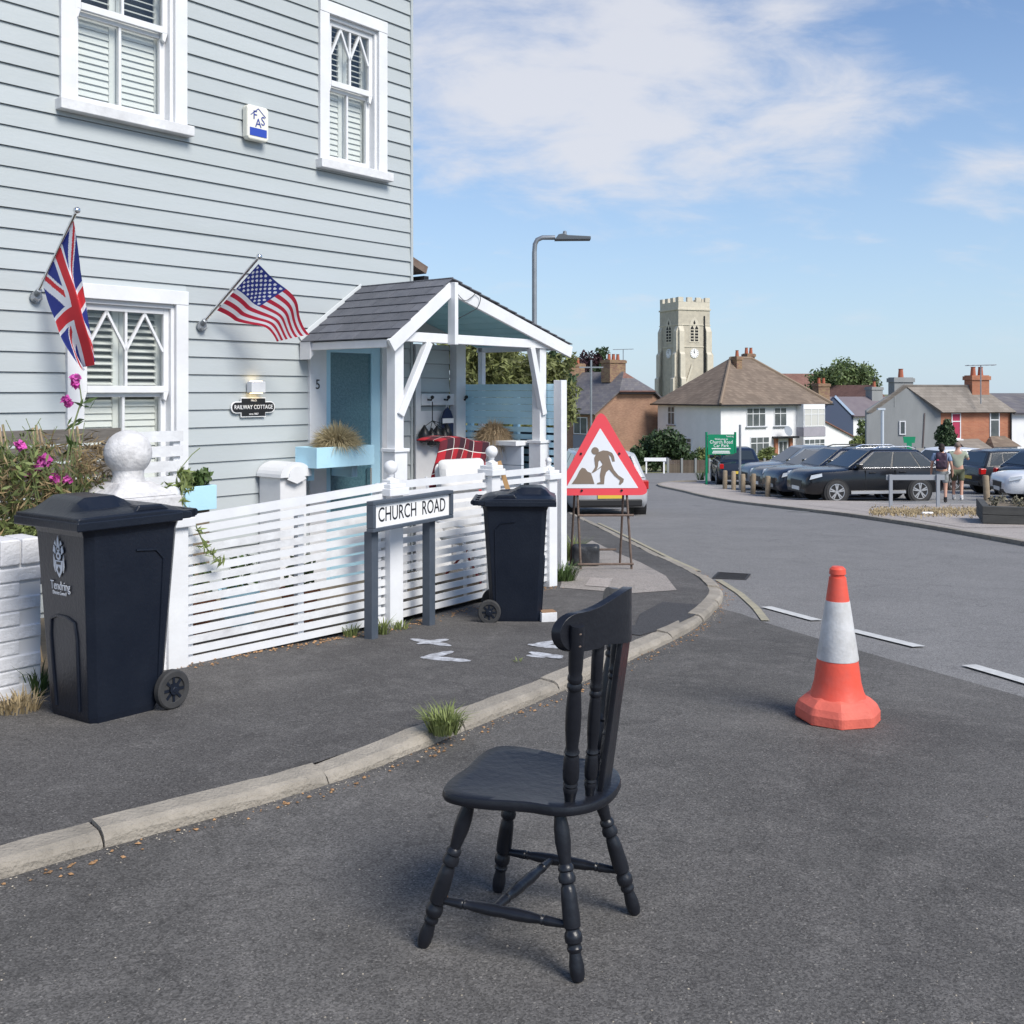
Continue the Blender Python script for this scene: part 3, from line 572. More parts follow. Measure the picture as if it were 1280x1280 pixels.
for k_ in range(7): k = MB(); k.box(.58, .62, -1.02, -.12, -.45+k_*.2, -.255+k_*.2); obj('side_board', k, mat('grey_blue_panel', (.52, .58, .66), .6, (.58, .63, .70), 3, .3), por, bevel=.004)
k = MB(); k.box(.48, .74, -1.03, -.12, .952, 1.0); obj('side_ledge', k, WHITE, por, bevel=.004)
k = MB(); k.tube(cat_rom([Vector(q) for q in ((XR+.05, -DP-.04, 2.40), (XR+.14, -DP-.05, 2.34), (XR+.24, -DP-.05, 2.38), (XR+.3, -DP-.05, 2.42), (XR+.36, -DP-.05, 2.38), (XR+.32, -DP-.05, 2.29), (XR+.2, -DP-.05, 2.23), (XR+.06, -DP-.04, 2.17))], 5), .0035, 6); obj('loose_cable', k, BLACK, por)
# hook rail and what hangs from it
hr = root('hook_rail', 'white board with black coat hooks inside the porch', 'hook rail', M=HM @ Matrix.Translation((.1, -.052, 1.36)))
k = MB(); k.box(0, .68, -.022, 0, 0, .12); obj('board', k, WHITE, hr, bevel=.003)
for x in (.09, .34, .62): k = MB(); k.tube([(x, -.022, .06), (x, -.07, .055), (x, -.085, .08)], .010, 8); k.sphere((x, -.088, .085), .02, 10, 6); obj('hook', k, BLACK, hr, smooth=True)
bd = root('hanging_lanterns', 'cluster of black hanging pots with strap under the left hook', 'hanging ornament', M=HM @ Matrix.Translation((.19, -.14, 1.4)))
k = MB(); k.tube([(0, 0, 0), (0, 0, -.2)], .006, 6); obj('cord', k, BLACK, bd)
for j, (x, z_) in enumerate(((-.12, -.34), (-.03, -.37), (.07, -.35), (.16, -.37), (.22, -.33))):
    k = MB(); k.turn((x, -.02*(j % 2), z_-.1), (x, -.02*(j % 2), z_+.1), [(0, .01), (.1, .05), (.45, .065), (.7, .045), (.95, .012), (1, .002)], 10); k.tube([(x, 0, z_+.08), (0, 0, -.2)], .004, 5); obj('pot', k, BLACK, bd, smooth=True)
k = MB(); k.slab((.2, -.03, -.4), (.225, -.03, -.4), (.25, -.03, -.72), (.225, -.03, -.72), .006); obj('strap', k, BLACK, bd)
sg = root('hanging_sign', 'navy bottle-shaped hanging sign with red spot and white band', 'hanging sign', M=HM @ Matrix.Translation((.44, -.11, 1.4)))
NAVY = mat('navy_paint', (.012, .022, .07), .5)
k = MB(); k.prism([(-.085, -.5), (.085, -.5), (.085, -.18), (.05, -.1), (0, -.06), (-.05, -.1), (-.085, -.18)], -.02, .0); obj('board', k, NAVY, sg, bevel=.004)
k = MB(); k.box(-.086, .086, -.024, -.0205, -.23, -.18); obj('band', k, LWHITE, sg); k = MB(); k.turn((-.03, -.027, -.31), (-.03, -.0205, -.31), [(0, .05), (1, .05)], 16); obj('spot', k, RED, sg); k = MB(); k.tube([(-.02, -.01, -.07), (0, -.01, .02), (.02, -.01, -.07)], .004, 6); obj('cord', k, WHITE, sg)
# ------------------------------------------------------------------ blue slat fence beside the porch
bf = root('blue_slat_fence', 'pale blue horizontal slat fence with white end post beside the porch', 'fence', M=HM @ Matrix.Translation((.80, 0, 0)))
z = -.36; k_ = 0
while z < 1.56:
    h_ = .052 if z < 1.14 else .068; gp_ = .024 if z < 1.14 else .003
    s1 = MB(); s1.box(-.012, .012, -1.30, -.02, z, min(z+h_, 1.6)); obj('slat', s1, mat('pale_blue_paint_lightened', (.50, .76, .87), .5, (.55, .80, .90), 6, .3, .1, 40, rnd=.03), bf); z += h_+gp_  # same pale blue paint, its colour lightened so the fence looks lit
s1 = MB(); s1.box(-.05, .045, -1.40, -1.302, -.5, 1.62); obj('post', s1, WHITE, bf, bevel=.004)
for y in (-.1, -.75): s1 = MB(); s1.box(.013, .06, y-.03, y+.03, -.45, 1.5); obj('batten', s1, BLUE, bf)
s1 = MB(); s1.box(.07, .09, -1.3, -.02, -.45, 1.1); obj('dark_backing', s1, mat('dark_navy_sheet', (.02, .03, .045), .9), bf)  # dark navy sheet behind the slats, seen through the gaps
# ------------------------------------------------------------------ things fixed to the cottage wall
x, z = HW(318, 155, .05); r = root('alarm_box', 'cream alarm box with blue lettering high on the weatherboards', 'alarm box', M=HM @ Matrix.Translation((x, -.03, z)))
CREAM = mat('cream_plastic', (.78, .77, .68), .4)
k = MB(); k.prism([(-.115, -.13), (-.095, -.155), (.095, -.155), (.115, -.13), (.115, .13), (.095, .15), (-.095, .15), (-.115, .13)], -.075, 0); B_ = obj('casing', k, CREAM, r, bevel=.012)
k = MB(); k.box(-.09, .09, -.079, -.0755, -.12, -.05); obj('blue_panel', k, mat('blue_print', (.03, .07, .40), .4), r)
for s_, xx, zz in (('F', -.035, .06), ('S', .05, .02), ('A', .0, -.005)): text(s_, .11, INK, r, Matrix.Translation((xx, -.077, zz)) @ TXF, .9)
k = MB(); k.beam((-.08, -.077, .06), (0, -.077, .125), .006, .003, (0, 1, 0)); k.beam((0, -.077, .125), (.08, -.077, .06), .006, .003, (0, 1, 0)); obj('roof_mark', k, INK, r)
x, z = HW(318, 484, .05); r = root('wall_lamp', 'small white box lamp glowing above the cottage nameplate', 'wall lamp', M=HM @ Matrix.Translation((x, -.03, z)))
k = MB(); k.box(-.075, .075, -.085, -.012, -.05, .05); obj('casing', k, WHITE, r, bevel=.006); k = MB(); k.box(-.03, .03, -.012, .0, -.03, .03); obj('bracket', k, WHITE, r)
GLOW = bpy.data.materials.new('warm_glow'); GLOW.use_nodes = True; GLOW.node_tree.nodes['Principled BSDF'].inputs['Emission Color'].default_value = (1, .72, .35, 1); GLOW.node_tree.nodes['Principled BSDF'].inputs['Emission Strength'].default_value = 6
for zz in (.0515, -.0545): k = MB(); k.box(-.05, .05, -.07, -.02, zz, zz+.003); obj('lamp_lens', k, GLOW, r)
x, z = HW(317, 509, .05); r = root('name_plaque', 'black RAILWAY COTTAGE nameplate with white rim on the boards', 'sign', M=HM @ Matrix.Translation((x, -.036, z)))
def pill(a, h, n=8): return [(a-h+h*math.cos(t), h*math.sin(t)) for t in [(-.5+i/n)*math.pi for i in range(n+1)]]+[(-a+h+h*math.cos(t), h*math.sin(t)) for t in [(.5+i/n)*math.pi for i in range(n+1)]]
for a, h, y, m, nm in ((.235, .052, 0, LWHITE, 'rim'), (.225, .043, -.004, BLACK, 'face')):
    k = MB(); k.prism(pill(a, h), y-.012, y); k.box(-a*.56, a*.56, y-.011, y-.001, -h-.035, -h*.8); k.box(-a*.56, a*.56, y-.011, y-.001, h*.8, h+.035); obj(nm, k, m, r)
text('RAILWAY COTTAGE', .052, LWHITE, r, Matrix.Translation((0, -.0175, 0)) @ TXF, .86); text('No.5', .03, LWHITE, r, Matrix.Translation((0, -.0165, .06)) @ TXF)
text('circa 1867', .024, LWHITE, r, Matrix.Translation((0, -.0165, -.06)) @ TXF)
# flags
FM = vcol_mat('printed_flag_cloth')
def flag_cloth(parent, top, bot, fold, colour, nu=150, nv=90):
    def ev(c, t):
        p = [Vector(q) for q in c]; n = len(p)-1; x = t*n; i = min(int(x), n-1); f = x-i
        a, b, c_, d = p[max(i-1, 0)], p[i], p[i+1], p[min(i+2, n)]
        return .5*((2*b)+(c_-a)*f+(2*a-5*b+4*c_-d)*f*f+(3*b-a-3*c_+d)*f**3)
    vs = []
    for i in range(nu+1):
        a, b = ev(top, i/nu), ev(bot, i/nu)
        for j in range(nv+1): s_ = j/nv; p = a.lerp(b, s_); p = p+Vector((0, fold(i/nu, s_), 0)); vs.append(p)
    fs = [(i*(nv+1)+j, i*(nv+1)+j+1, (i+1)*(nv+1)+j+1, (i+1)*(nv+1)+j) for i in range(nu) for j in range(nv)]
    k = MB(); k.add(vs, fs); o = obj('flag_cloth', k, FM, parent, fixn=False)
    me = o.data; me.polygons.foreach_set('use_smooth', [True]*len(me.polygons)); ca = me.color_attributes.new('print', 'FLOAT_COLOR', 'CORNER')
    cols = []
    for i in range(nu):
        for j in range(nv): cols += [*colour((i+.5)/nu, (j+.5)/nv), 1]*4
    ca.data.foreach_set('color', cols); return o
FR, FW, FB = (.62, .035, .045), (.78, .78, .82), (.025, .04, .24)
def union(u, v):
    X, Y = u*60-30, (1-v)*36-18
    if abs(X) < 3.2 or abs(Y) < 3.2: return FR
    if abs(X) < 5.2 or abs(Y) < 5.2: return FW
    d1 = (Y*60-X*36)/69.97; d2 = (Y*60+X*36)/69.97
    if abs(d1) < 3.2 and X*Y > 0: return FR if (0 < (-d1 if X > 0 else d1) < 2.1) else FW
    if abs(d2) < 3.2 and X*Y < 0: return FR if (0 < (d2 if X < 0 else -d2) < 2.1) else FW
    return FB
def stars(u, v):
    if u < .4 and v < 7/13:
        X, Y = u/.4*12, v/(7/13)*10; best = 9
        for r_ in range(9):
            for c_ in range(6 if r_ % 2 == 0 else 5): best = min(best, math.hypot((X-(1+2*c_+(r_ % 2)))*1.0, (Y-(1+r_))*.95))
        return FW if best < .42 else FB
    return (.50, .02, .05) if int(v*13) % 2 == 0 else FW
def flag(name, label, base_px, tip_px, wt, topc, botc, fold, colour):
    bx, bz = HW(*base_px, .04); r = root(name, label, 'flag', M=HM @ Matrix.Translation((bx, -.032, bz))); Ti = r.matrix_basis.inverted()
    k = MB(); k.turn((0, 0, -.02), (0, -.02, -.02), [(0, .045), (1, .045)], 12); k.tube([(0, -.01, .0), (0, -.06, .03)], .022, 10); k.tube([(-.03, -.04, -.03), (.0, -.04, -.05), (.03, -.04, -.03)], .008, 6); obj('bracket', k, GALV, r, smooth=True)
    def loc(px, w): xx, zz = HW(*px, w); return Vector((xx-bx, -w+.032, zz-bz))
    tp = loc(tip_px, wt); k = MB(); k.tube([(0, -.03, .01), tp], .0125, 10); obj('pole', k, CHROME if name != 'x' else GALV, r, smooth=True)
    k = MB(); k.sphere(tp, .026, 12, 8); obj('pole_knob', k, CHROME, r, smooth=True)
    flag_cloth(r, [loc(p, w) for p, w in topc], [loc(p, w) for p, w in botc], fold, colour); return r
flag('union_flag', 'red white and blue crossed flag hanging limp from an angled pole', (45, 368), (96, 263), .62,
     [((92, 275), .56), ((99, 312), .58), ((106, 348), .60), ((113, 385), .58), ((118, 418), .52), ((119, 450), .50)], [((52, 349), .12), ((61, 372), .22), ((71, 396), .32), ((79, 422), .36), ((92, 446), .40), ((104, 464), .42)],
     lambda u, s: .055*math.sin(s*8+u*2)*min(u*3, 1)+.03*math.sin(s*17+3)*u, union)
flag('striped_flag', 'stars and stripes flag flying from an angled pole left of the porch', (252, 405), (324, 321), .60,
     [((323, 330), .56), ((345, 349), .60), ((362, 370), .66), ((376, 392), .70), ((389, 418), .72)], [((271, 388), .14), ((291, 398), .20), ((309, 404), .30), ((328, 410), .42), ((349, 427), .52)],
     lambda u, s: .05*math.sin(u*9-s*2)*min(u*3, 1), stars)
# ------------------------------------------------------------------ planters and mailbox by the wall
def planter(label, u0, u1, v0, v1, w, dep, group=None):
    xa, za = HW(u0, v1, w+dep); xb, zb = HW(u1, v0, w+dep); r = root('planter_box', label, 'planter', M=HM @ Matrix.Translation((xa, -w, za))); L = xb-xa; h = zb-za
    for nm, q in (('front_board', (0, L, -dep, -dep+.02, 0, h)), ('back_board', (0, L, -.02, 0, 0, h)), ('end_board', (0, .02, -dep+.021, -.021, 0, h)), ('end_board', (L-.02, L, -dep+.021, -.021, 0, h)), ('soil', (.021, L-.021, -dep+.021, -.021, .02, h-.02))):
        k = MB(); k.box(*q); obj(nm, k, BLUE if nm != 'soil' else SOIL, r, bevel=0 if nm == 'soil' else .003)
    return r, L, h
pb, L, h = planter('pale blue planter box under the cottage door glass', 396, 468, 556, 586, .20, .30)
for zz in (pb.matrix_basis.translation.z,):
    k = MB(); k.box(.05, .12, -.12, .17, -.12, 0.0); obj('support', k, BLUE, pb); k = MB(); k.box(L-.12, L-.05, -.12, .17, -.12, 0.0); obj('support', k, BLUE, pb)
pc = pb.matrix_basis @ Vector((L*.52, -.15, h-.03)); dome('ornamental_grass', 'straw coloured grass tuft in the blue planter by the door', pc, 2600, .27, .5, mat('straw_tuft', (.46, .39, .24), .8, island=.35, trans=.25))
pb2, L, h = planter('small pale blue planter near the white stone ball', 232, 271, 606, 640, .75, .25)
k = MB(); k.box(.03, L-.03, -.2, -.05, -1.0, 0); obj('stand', k, SOIL, pb2)
cl = [(Vector((L*random.random(), -.04-.16*random.random(), h+.02+.05*random.random())), .05) for _ in range(12)]
o = leaf_obj('succulent', [leaves(420, cl, .03, .5, .8)], LEAF, label='dark green succulents in the small blue planter', cat='plant'); o.matrix_basis = pb2.matrix_basis.copy()
pp = HM @ Vector((.61, -.62, 1.0)); dome('ornamental_grass', 'drooping brown grass tuft on the porch side ledge', pp, 2600, .24, 1.5, mat('brown_tuft', (.32, .24, .15), .8, island=.35, trans=.25))
x0, z0 = HW(338, 640, .2); x1, _ = HW(372, 640, .34); r = root('mailbox', 'white mailbox with rounded roof behind the slat fence', 'mailbox', M=HM @ Matrix.Translation((x0, -.04, -.3)))
L = x1-x0+.10; zt = HW(350, 598, .4)[1]+.3
k = MB(); k.box(0, L, -.30, 0, .0, zt); obj('body', k, WHITE, r, bevel=.006)
arc = [(L/2+(L/2+.03)*math.cos(a), zt+(.13)*math.sin(a)) for a in [math.pi*i/14 for i in range(15)]]; k = MB(); k.prism([(p, q) for p, q in arc], -.34, 0); obj('lid', k, WHITE, r, smooth=False)
k = MB(); k.prism([(L*.14, zt-.02), (L*.5, zt-.06), (L*.86, zt-.02)]+[(L/2+(L/2-.06)*math.cos(a), zt+.095*math.sin(a)) for a in [math.pi*i/10 for i in range(11)]], -.352, -.341); obj('flap', k, WHITE, r)
# ------------------------------------------------------------------ white slat fence with ball-topped posts
def ball_post(name, label, x, w, ztop, size=.11, group='ball-topped white fence posts', br=.052, foot=0):
    zg = gl(x, w)+PV; r = root(name, label, 'fence post', M=HM @ Matrix.Translation((x, -w, zg))); h = ztop-zg; s = size/2
    k = MB(); k.box(-s, s, -s, s, -.03, h-.1); obj('shaft', k, WHITE, r, bevel=.005)
    k = MB(); k.box(-s-.03, s+.03, -s-.03, s+.03, h-.1, h-.045); k.box(-s-.015, s+.015, -s-.015, s+.015, h-.045, h-.015); k.box(-s*.7, s*.7, -s*.7, s*.7, h-.015, h+.012); obj('cap', k, WHITE, r, bevel=.006)
    k = MB(); k.turn((0, 0, h+.012), (0, 0, h+.05), [(0, .04), (.4, .02), (1, .028)], 12); k.sphere((0, 0, h+.045+br), br, 16, 10); obj('ball_finial', k, WHITE, r, smooth=True); return r
FA, FB_, FC_ = (-4.20, 2.33), (-2.50, 2.26), (.12, 1.72)
xs_, zs_ = HW(213, 640, 2.33)
ball_post('fence_post', 'white ball-topped post hidden partly by the crested bin', FA[0]-.06, FA[1], .82, .13, br=.045)
ball_post('fence_post', 'white ball-topped post behind the left end of the street name', FB_[0]+.05, FB_[1], .86, .13)
ball_post('fence_post', 'white ball-topped post behind the plain bin', -1.02, 1.99, .90, .11)
ball_post('fence_post', 'slim white post at the far end of the slat fence', FC_[0], FC_[1], .78, .12, br=.03)
def slat_fence(label, a, b, n, zt0, zt1, zb0, zb1, seed):
    A, B = HM @ Vector((a[0], -a[1], 0)), HM @ Vector((b[0], -b[1], 0)); dv = B-A; Lf = dv.length; M_ = Matrix.Translation(A) @ Matrix.Rotation(math.atan2(dv.y, dv.x), 4, 'Z')
    r = root('slat_fence', label, 'fence', M=M_, group='white slat fence panels'); rr = random.Random(seed)
    for i in range(n):
        f = i/(n-1); p, q = zb0+(zt0-zb0)*f+rr.uniform(-.003, .003), zb1+(zt1-zb1)*f+rr.uniform(-.003, .003); hh = .043 if i < n-1 else .055; k = MB()
        k.add([(xx, y, zz+dz) for xx, zz in ((.0, p), (Lf, q)) for y, dz in ((-.012, 0), (.008, 0), (.008, hh), (-.012, hh))], [(0, 1, 2, 3), (7, 6, 5, 4), (0, 4, 5, 1), (1, 5, 6, 2), (2, 6, 7, 3), (3, 7, 4, 0)]); obj('slat', k, WHITE2 if rr.random() < .25 else WHITE, r)
    for xx in (.06, Lf*.54, Lf-.06): k = MB(); k.box(xx-.025, xx+.025, .009, .05, zb0-.02, min(zt0, zt1)-.02); obj('upright', k, WHITE, r)
    return r
zb = lambda p: gl(*p)+PV+.02
slat_fence('white slat fence panel between the crested bin and the street name', FA, FB_, 15, .72, .80, zb(FA)-.02, zb(FB_)+.02, 1)
slat_fence('white slat fence panel running behind the plain bin', (FB_[0]+.13, FB_[1]-.02), FC_, 15, .80, .74, zb(FB_)+.02, zb(FC_)+.03, 2)
sheet('garden_ground', [(HM @ Vector((x, -float(np.interp(x, [-4.2, -2.5, .12], [2.28, 2.2, 1.68])), 0))).xy for x in np.arange(-8, .2, .4)], [(HM @ Vector((x, -.1, 0))).xy for x in np.arange(-8, .2, .4)], SOIL, PV+.03, 6)
# garden clutter seen through the gaps
TERRA = mat('terracotta', (.35, .13, .06), .8); 
for k_, (x, w, m, lb) in enumerate(((-3.7, 1.7, TERRA, 'terracotta pot behind the slat fence near the crested bin'), (-3.2, 1.5, BLUE, 'pale blue pot behind the slat fence'), (-2.9, 1.8, TERRA, 'terracotta pot behind the slat fence near the street name'))):
    r = root('plant_pot', lb, 'pot', M=HM @ Matrix.Translation((x, -w, gl(x, w)+PV+.03)), group='garden pots'); k = MB(); k.turn((0, 0, 0), (0, 0, .26), [(0, .09), (.82, .13), (.83, .145), (1, .145), (1, .12), (.9, .115)], 16); obj('pot', k, m, r, smooth=True)
    leaf_obj('foliage', [leaves(160, [(Vector((0, 0, .32)), .12), (Vector((.05, .02, .42)), .09)], .03)], LEAF, r)
# cushioned porch chair, tartan blanket, red folding chair
ch = root('garden_armchair', 'white padded garden armchair in front of the porch', 'armchair', M=HM @ Matrix.Translation((-.70, -1.42, gl(-.5, 1.5)+PV+.04)) @ Matrix.Rotation(R(-12), 4, 'Z'))
CUSH = mat('off_white_cushion', (.74, .73, .71), .85, (.66, .65, .63), 6, .3, .35, 25)
k = MB(); 
for i in range(9):
    for j in range(9): pass
def pillow(w, h, t, n=14):
    vs, fs = [], []
    for sd in (1, -1):
        for i in range(n+1):
            for j in range(n+1):
                a, b = i/n*2-1, j/n*2-1; e = (1-a**6)*(1-b**6); X = a*w/2*(1-.06*b*b*0); Z = b*h/2; Y = sd*(t/2*e**.5*(.9+.1*math.cos(a*5)*math.cos(b*4))+.004)
                rr = max(abs(a), abs(b)); cr = .12 if abs(a) > .8 and abs(b) > .8 else 0
                if abs(a) > .75 and abs(b) > .75:
                    da, db = abs(a)-.75, abs(b)-.75; m_ = math.hypot(da, db); mm = max(da, db); s_ = mm/m_ if m_ > 0 else 1; X = math.copysign((.75+da*s_), a)*w/2; Z = math.copysign((.75+db*s_), b)*h/2
                vs.append((X, Y, Z))
    for s_ in (0, 1):
        o_ = s_*(n+1)**2
        for i in range(n):
            for j in range(n): q = (o_+i*(n+1)+j, o_+(i+1)*(n+1)+j, o_+(i+1)*(n+1)+j+1, o_+i*(n+1)+j+1); fs.append(q if s_ == 0 else q[::-1])
    bd_ = [(i, 0) for i in range(n)]+[(n, j) for j in range(n)]+[(i, n) for i in range(n, 0, -1)]+[(0, j) for j in range(n, 0, -1)]
    ix = [i*(n+1)+j for i, j in bd_]; o_ = (n+1)**2
    for a, b in zip(ix, ix[1:]+ix[:1]): fs.append((a, b, b+o_, a+o_))
    return vs, fs
def put(vs, M): return [M @ Vector(p) for p in vs]
for nm, (w_, h_, t_), M_ in (('back_cushion', (.46, .62, .13), Matrix.Translation((0, .12, .82)) @ Matrix.Rotation(R(-12), 4, 'X')), ('head_cushion', (.50, .29, .14), Matrix.Translation((0, .06, 1.02)) @ Matrix.Rotation(R(-12), 4, 'X')), ('seat_cushion', (.5, .5, .14), Matrix.Translation((0, -.12, .48)) @ Matrix.Rotation(R(90), 4, 'X'))):
    v, f = pillow(w_, h_, t_); k = MB(); k.add(put(v, M_), f); obj(nm, k, CUSH, ch, smooth=True)
for sx in (-.26, .26):
    k = MB(); k.tube([(sx, -.34, 0), (sx, -.32, .6), (sx, .18, .62), (sx*.95, .28, 1.0)], .016, 8); k.tube([(sx, .3, 0), (sx, .18, .62)], .016, 8); obj('side_frame', k, WHITE, ch, smooth=True)
# tartan blanket and red folding chair
def tartan(name):
    m = bpy.data.materials.new(name); m.use_nodes = True; t = m.node_tree; n = t.nodes; l = t.links; b = n['Principled BSDF']; b.inputs['Roughness'].default_value = .95
    uv = n.new('ShaderNodeTexCoord').outputs['UV']; sx = n.new('ShaderNodeSeparateXYZ'); l.new(uv, sx.inputs[0])
    def band(o_, sc, lo):
        a = n.new('ShaderNodeMath'); a.operation = 'MULTIPLY'; a.inputs[1].default_value = sc; l.new(o_, a.inputs[0]); f_ = n.new('ShaderNodeMath'); f_.operation = 'FRACT'; l.new(a.outputs[0], f_.inputs[0]); c = n.new('ShaderNodeMath'); c.operation = 'GREATER_THAN'; c.inputs[1].default_value = lo; l.new(f_.outputs[0], c.inputs[0]); return c.outputs[0]
    def mx(f_, a, c, k=None):
        x = n.new('ShaderNodeMix'); x.data_type = 'RGBA'
        mm = n.new('ShaderNodeMath'); mm.operation = 'MULTIPLY'; mm.inputs[1].default_value = k or 1; l.new(f_, mm.inputs[0]); l.new(mm.outputs[0], x.inputs[0])
        if isinstance(a, tuple): x.inputs[6].default_value = (*a, 1)
        else: l.new(a, x.inputs[6])
        x.inputs[7].default_value = (*c, 1); return x.outputs[2]
    c = mx(band(sx.outputs[0], 5, .5), (.40, .015, .025), (.012, .012, .02), .75); c = mx(band(sx.outputs[1], 4, .5), c, (.012, .012, .02), .75); c = mx(band(sx.outputs[0], 5, .965), c, (.7, .68, .62)); c = mx(band(sx.outputs[1], 4, .965), c, (.7, .68, .62)); l.new(c, b.inputs['Base Color']); MATS[name] = m; return m
k = MB(); nu, nv = 26, 18; vs = []
for i in range(nu+1):
    for j in range(nv+1):
        s_, t_ = i/nu, j/nv; X = -.30+.62*t_+.05*math.sin(s_*6); d_ = s_*1.0
        if d_ < .3: y, zz = .05-.3+d_, 1.06
        else: y, zz = .06+.02*math.sin(t_*14), 1.06-(d_-.3)
        y = -(y)+.03*math.sin(t_*11+s_*3) if d_ >= .3 else -y; vs.append((X-.12*s_, y-.02, zz+.03*math.sin(t_*5)))
k.add(vs, [(i*(nv+1)+j, i*(nv+1)+j+1, (i+1)*(nv+1)+j+1, (i+1)*(nv+1)+j) for i in range(nu) for j in range(nv)])
bl_ = obj('tartan_blanket', k, tartan('tartan_wool'), smooth=True, label='red and black tartan blanket draped beside the white armchair', cat='blanket', fixn=False); uvl = bl_.data.uv_layers.new(name='uv')
for p in bl_.data.polygons:
    for li in p.loop_indices: vi = bl_.data.loops[li].vertex_index; uvl.data[li].uv = ((vi//(nv+1))/nu, (vi % (nv+1))/nv)
sm = bl_.modifiers.new('thick', 'SOLIDIFY'); sm.thickness = .012
bl_.matrix_basis = HM @ Matrix.Translation((-.44, -1.06, gl(0, 1)+PV+.33)) 
rc = root('folding_chair', 'red folding chair behind the tartan blanket', 'chair', M=HM @ Matrix.Translation((-.22, -1.0, gl(0, .8)+PV+.06)))
k = MB(); k.slab((-.28, -.12, .74), (.25, -.12, .74), (.27, .05, 1.27), (-.28, .05, 1.27), .012); obj('back_cloth', k, RED, rc); k = MB(); k.slab((-.27, -.42, .48), (.25, -.42, .48), (.25, -.05, .45), (-.27, -.05, .45), .012); obj('seat_cloth', k, RED, rc)
for sx in (-.28, .27): k = MB(); k.tube([(sx, -.45, 0), (sx, -.02, .6), (sx, .06, 1.29)], .012, 8); k.tube([(sx, .1, 0), (sx, -.42, .5)], .012, 8); obj('side_frame', k, mat('red_tube', (.30, .02, .02), .4), rc, smooth=True)
# ------------------------------------------------------------------ white brick wall, stone ball pillar, dark board fence, sweet pea
PB = mat('white_painted_brick', (.78, .78, .80), .7, (.62, .62, .64), 9, .25, .6, 45, rnd=.04)
xw1 = HW(52, 800, 2.42)[0]; zg_ = gl(xw1, 2.42)+PV
bw = root('painted_brick_wall', 'low white painted brick wall at the left edge', 'wall', M=HM @ Matrix.Translation((xw1, -2.42, zg_)))
k = MB(); k.box(-2.6, -.004, .004, .20, -.1, .80); obj('mortar', k, mat('white_mortar', (.66, .66, .67), .8), bw)
bme = MB(); bme.box(-.1045, .1045, 0, .1, 0, .066); b0 = None
for rw in range(9):
    off = 0 if rw % 2 else .1075
    for c_ in range(12):
        xc = -.11-c_*.2165+ (off-.1075)
        if xc > -.09: continue
        if b0 is None: b0 = obj('brick', bme, PB, bw, bevel=.006, loc=(xc, -.006, .0)); o = b0
        else: o = b0.copy(); C.objects.link(o); o.location = (xc, -.006+random.uniform(-.003, .003), .012+rw*.0735)
b0.location.z = .012; bme = MB(); bme.box(-.05, .05, 0, .21, 0, .13); b1 = None
for c_ in range(22):
    if b1 is None: b1 = obj('coping_brick', bme, PB, bw, bevel=.008, loc=(-.056, -.014, .682))
    else: o = b1.copy(); C.objects.link(o); o.location = (-.056-c_*.108, -.014+random.uniform(-.003, .003), .682)
STONE = mat('white_lime_stone', (.76, .75, .75), .8, (.42, .41, .41), 11, .1, .7, 40)
px, pz = HW(166, 575, 2.25); r = root('stone_gate_pillar', 'white pillar topped by a weathered stone ball behind the crested bin', 'pillar', M=HM @ Matrix.Translation((px, -2.2, gl(px, 2.2)+PV)))
zb_ = HW(166, 566, 2.2)[1]-(gl(px, 2.2)+PV)
k = MB(); k.box(-.17, .17, -.17, .17, -.05, zb_-.33); obj('shaft', k, PB, r, bevel=.006)
k = MB(); k.box(-.215, .215, -.215, .215, zb_-.33, zb_-.24); obj('cap_slab', k, STONE, r, bevel=.012); k = MB(); k.add([(a*q, b*q, zb_+zz) for q, zz in ((.20, -.239), (.10, -.165)) for a, b in ((-1, -1), (1, -1), (1, 1), (-1, 1))], [(3, 2, 1, 0), (4, 5, 6, 7), (0, 1, 5, 4), (1, 2, 6, 5), (2, 3, 7, 6), (3, 0, 4, 7)]); obj('cap_slope', k, STONE, r, bevel=.01)
k = MB(); k.turn((0, 0, zb_-.166), (0, 0, zb_-.09), [(0, .095), (.5, .085), (1, .09)], 20); k.sphere((0, 0, zb_), .132, 28, 18); obj('stone_ball', k, STONE, r, smooth=True)
DARKW = mat('weathered_dark_board', (.10, .09, .08), .85, (.17, .155, .14), 5, .3, .5, 40, rnd=.2, stretch=(.4, 1, 3))
xa = HW(150, 580, 1.5)[0]; df = root('dark_board_fence', 'weathered dark slat screen behind the pink flowers', 'fence', M=HM @ Matrix.Translation((xa, -1.5, gl(xa, 1.5)+PV)))
ztop = HW(70, 537, 1.5)[1]-(gl(xa, 1.5)+PV)
for i in range(9): k = MB(); k.box(-2.6, 0, -.01, .012, ztop-.088-i*.105, ztop-i*.105); obj('board', k, DARKW, df)
for xx in (-2.5, -1.3, -.06): k = MB(); k.box(xx-.03, xx+.03, .013, .07, 0, ztop-.02); obj('post', k, DARKW, df)
xa2 = HW(226, 580, 1.5)[0]; wf = root('white_slat_screen', 'short faded white slat screen between stone ball and window', 'fence', M=HM @ Matrix.Translation((xa, -1.52, gl(xa, 1.5)+PV)))
for i in range(7): k = MB(); k.box(.02, xa2-xa, -.01, .012, ztop-.10-i*.1, ztop-.03-i*.1); obj('board', k, WHITE2, wf)
k = MB(); k.box(xa2-xa-.06, xa2-xa-.01, .013, .06, 0, ztop-.05); k.box(.03, .08, .013, .06, 0, ztop-.05); obj('post', k, WHITE2, wf)
CANE = mat('bamboo_cane', (.42, .32, .2), .7)
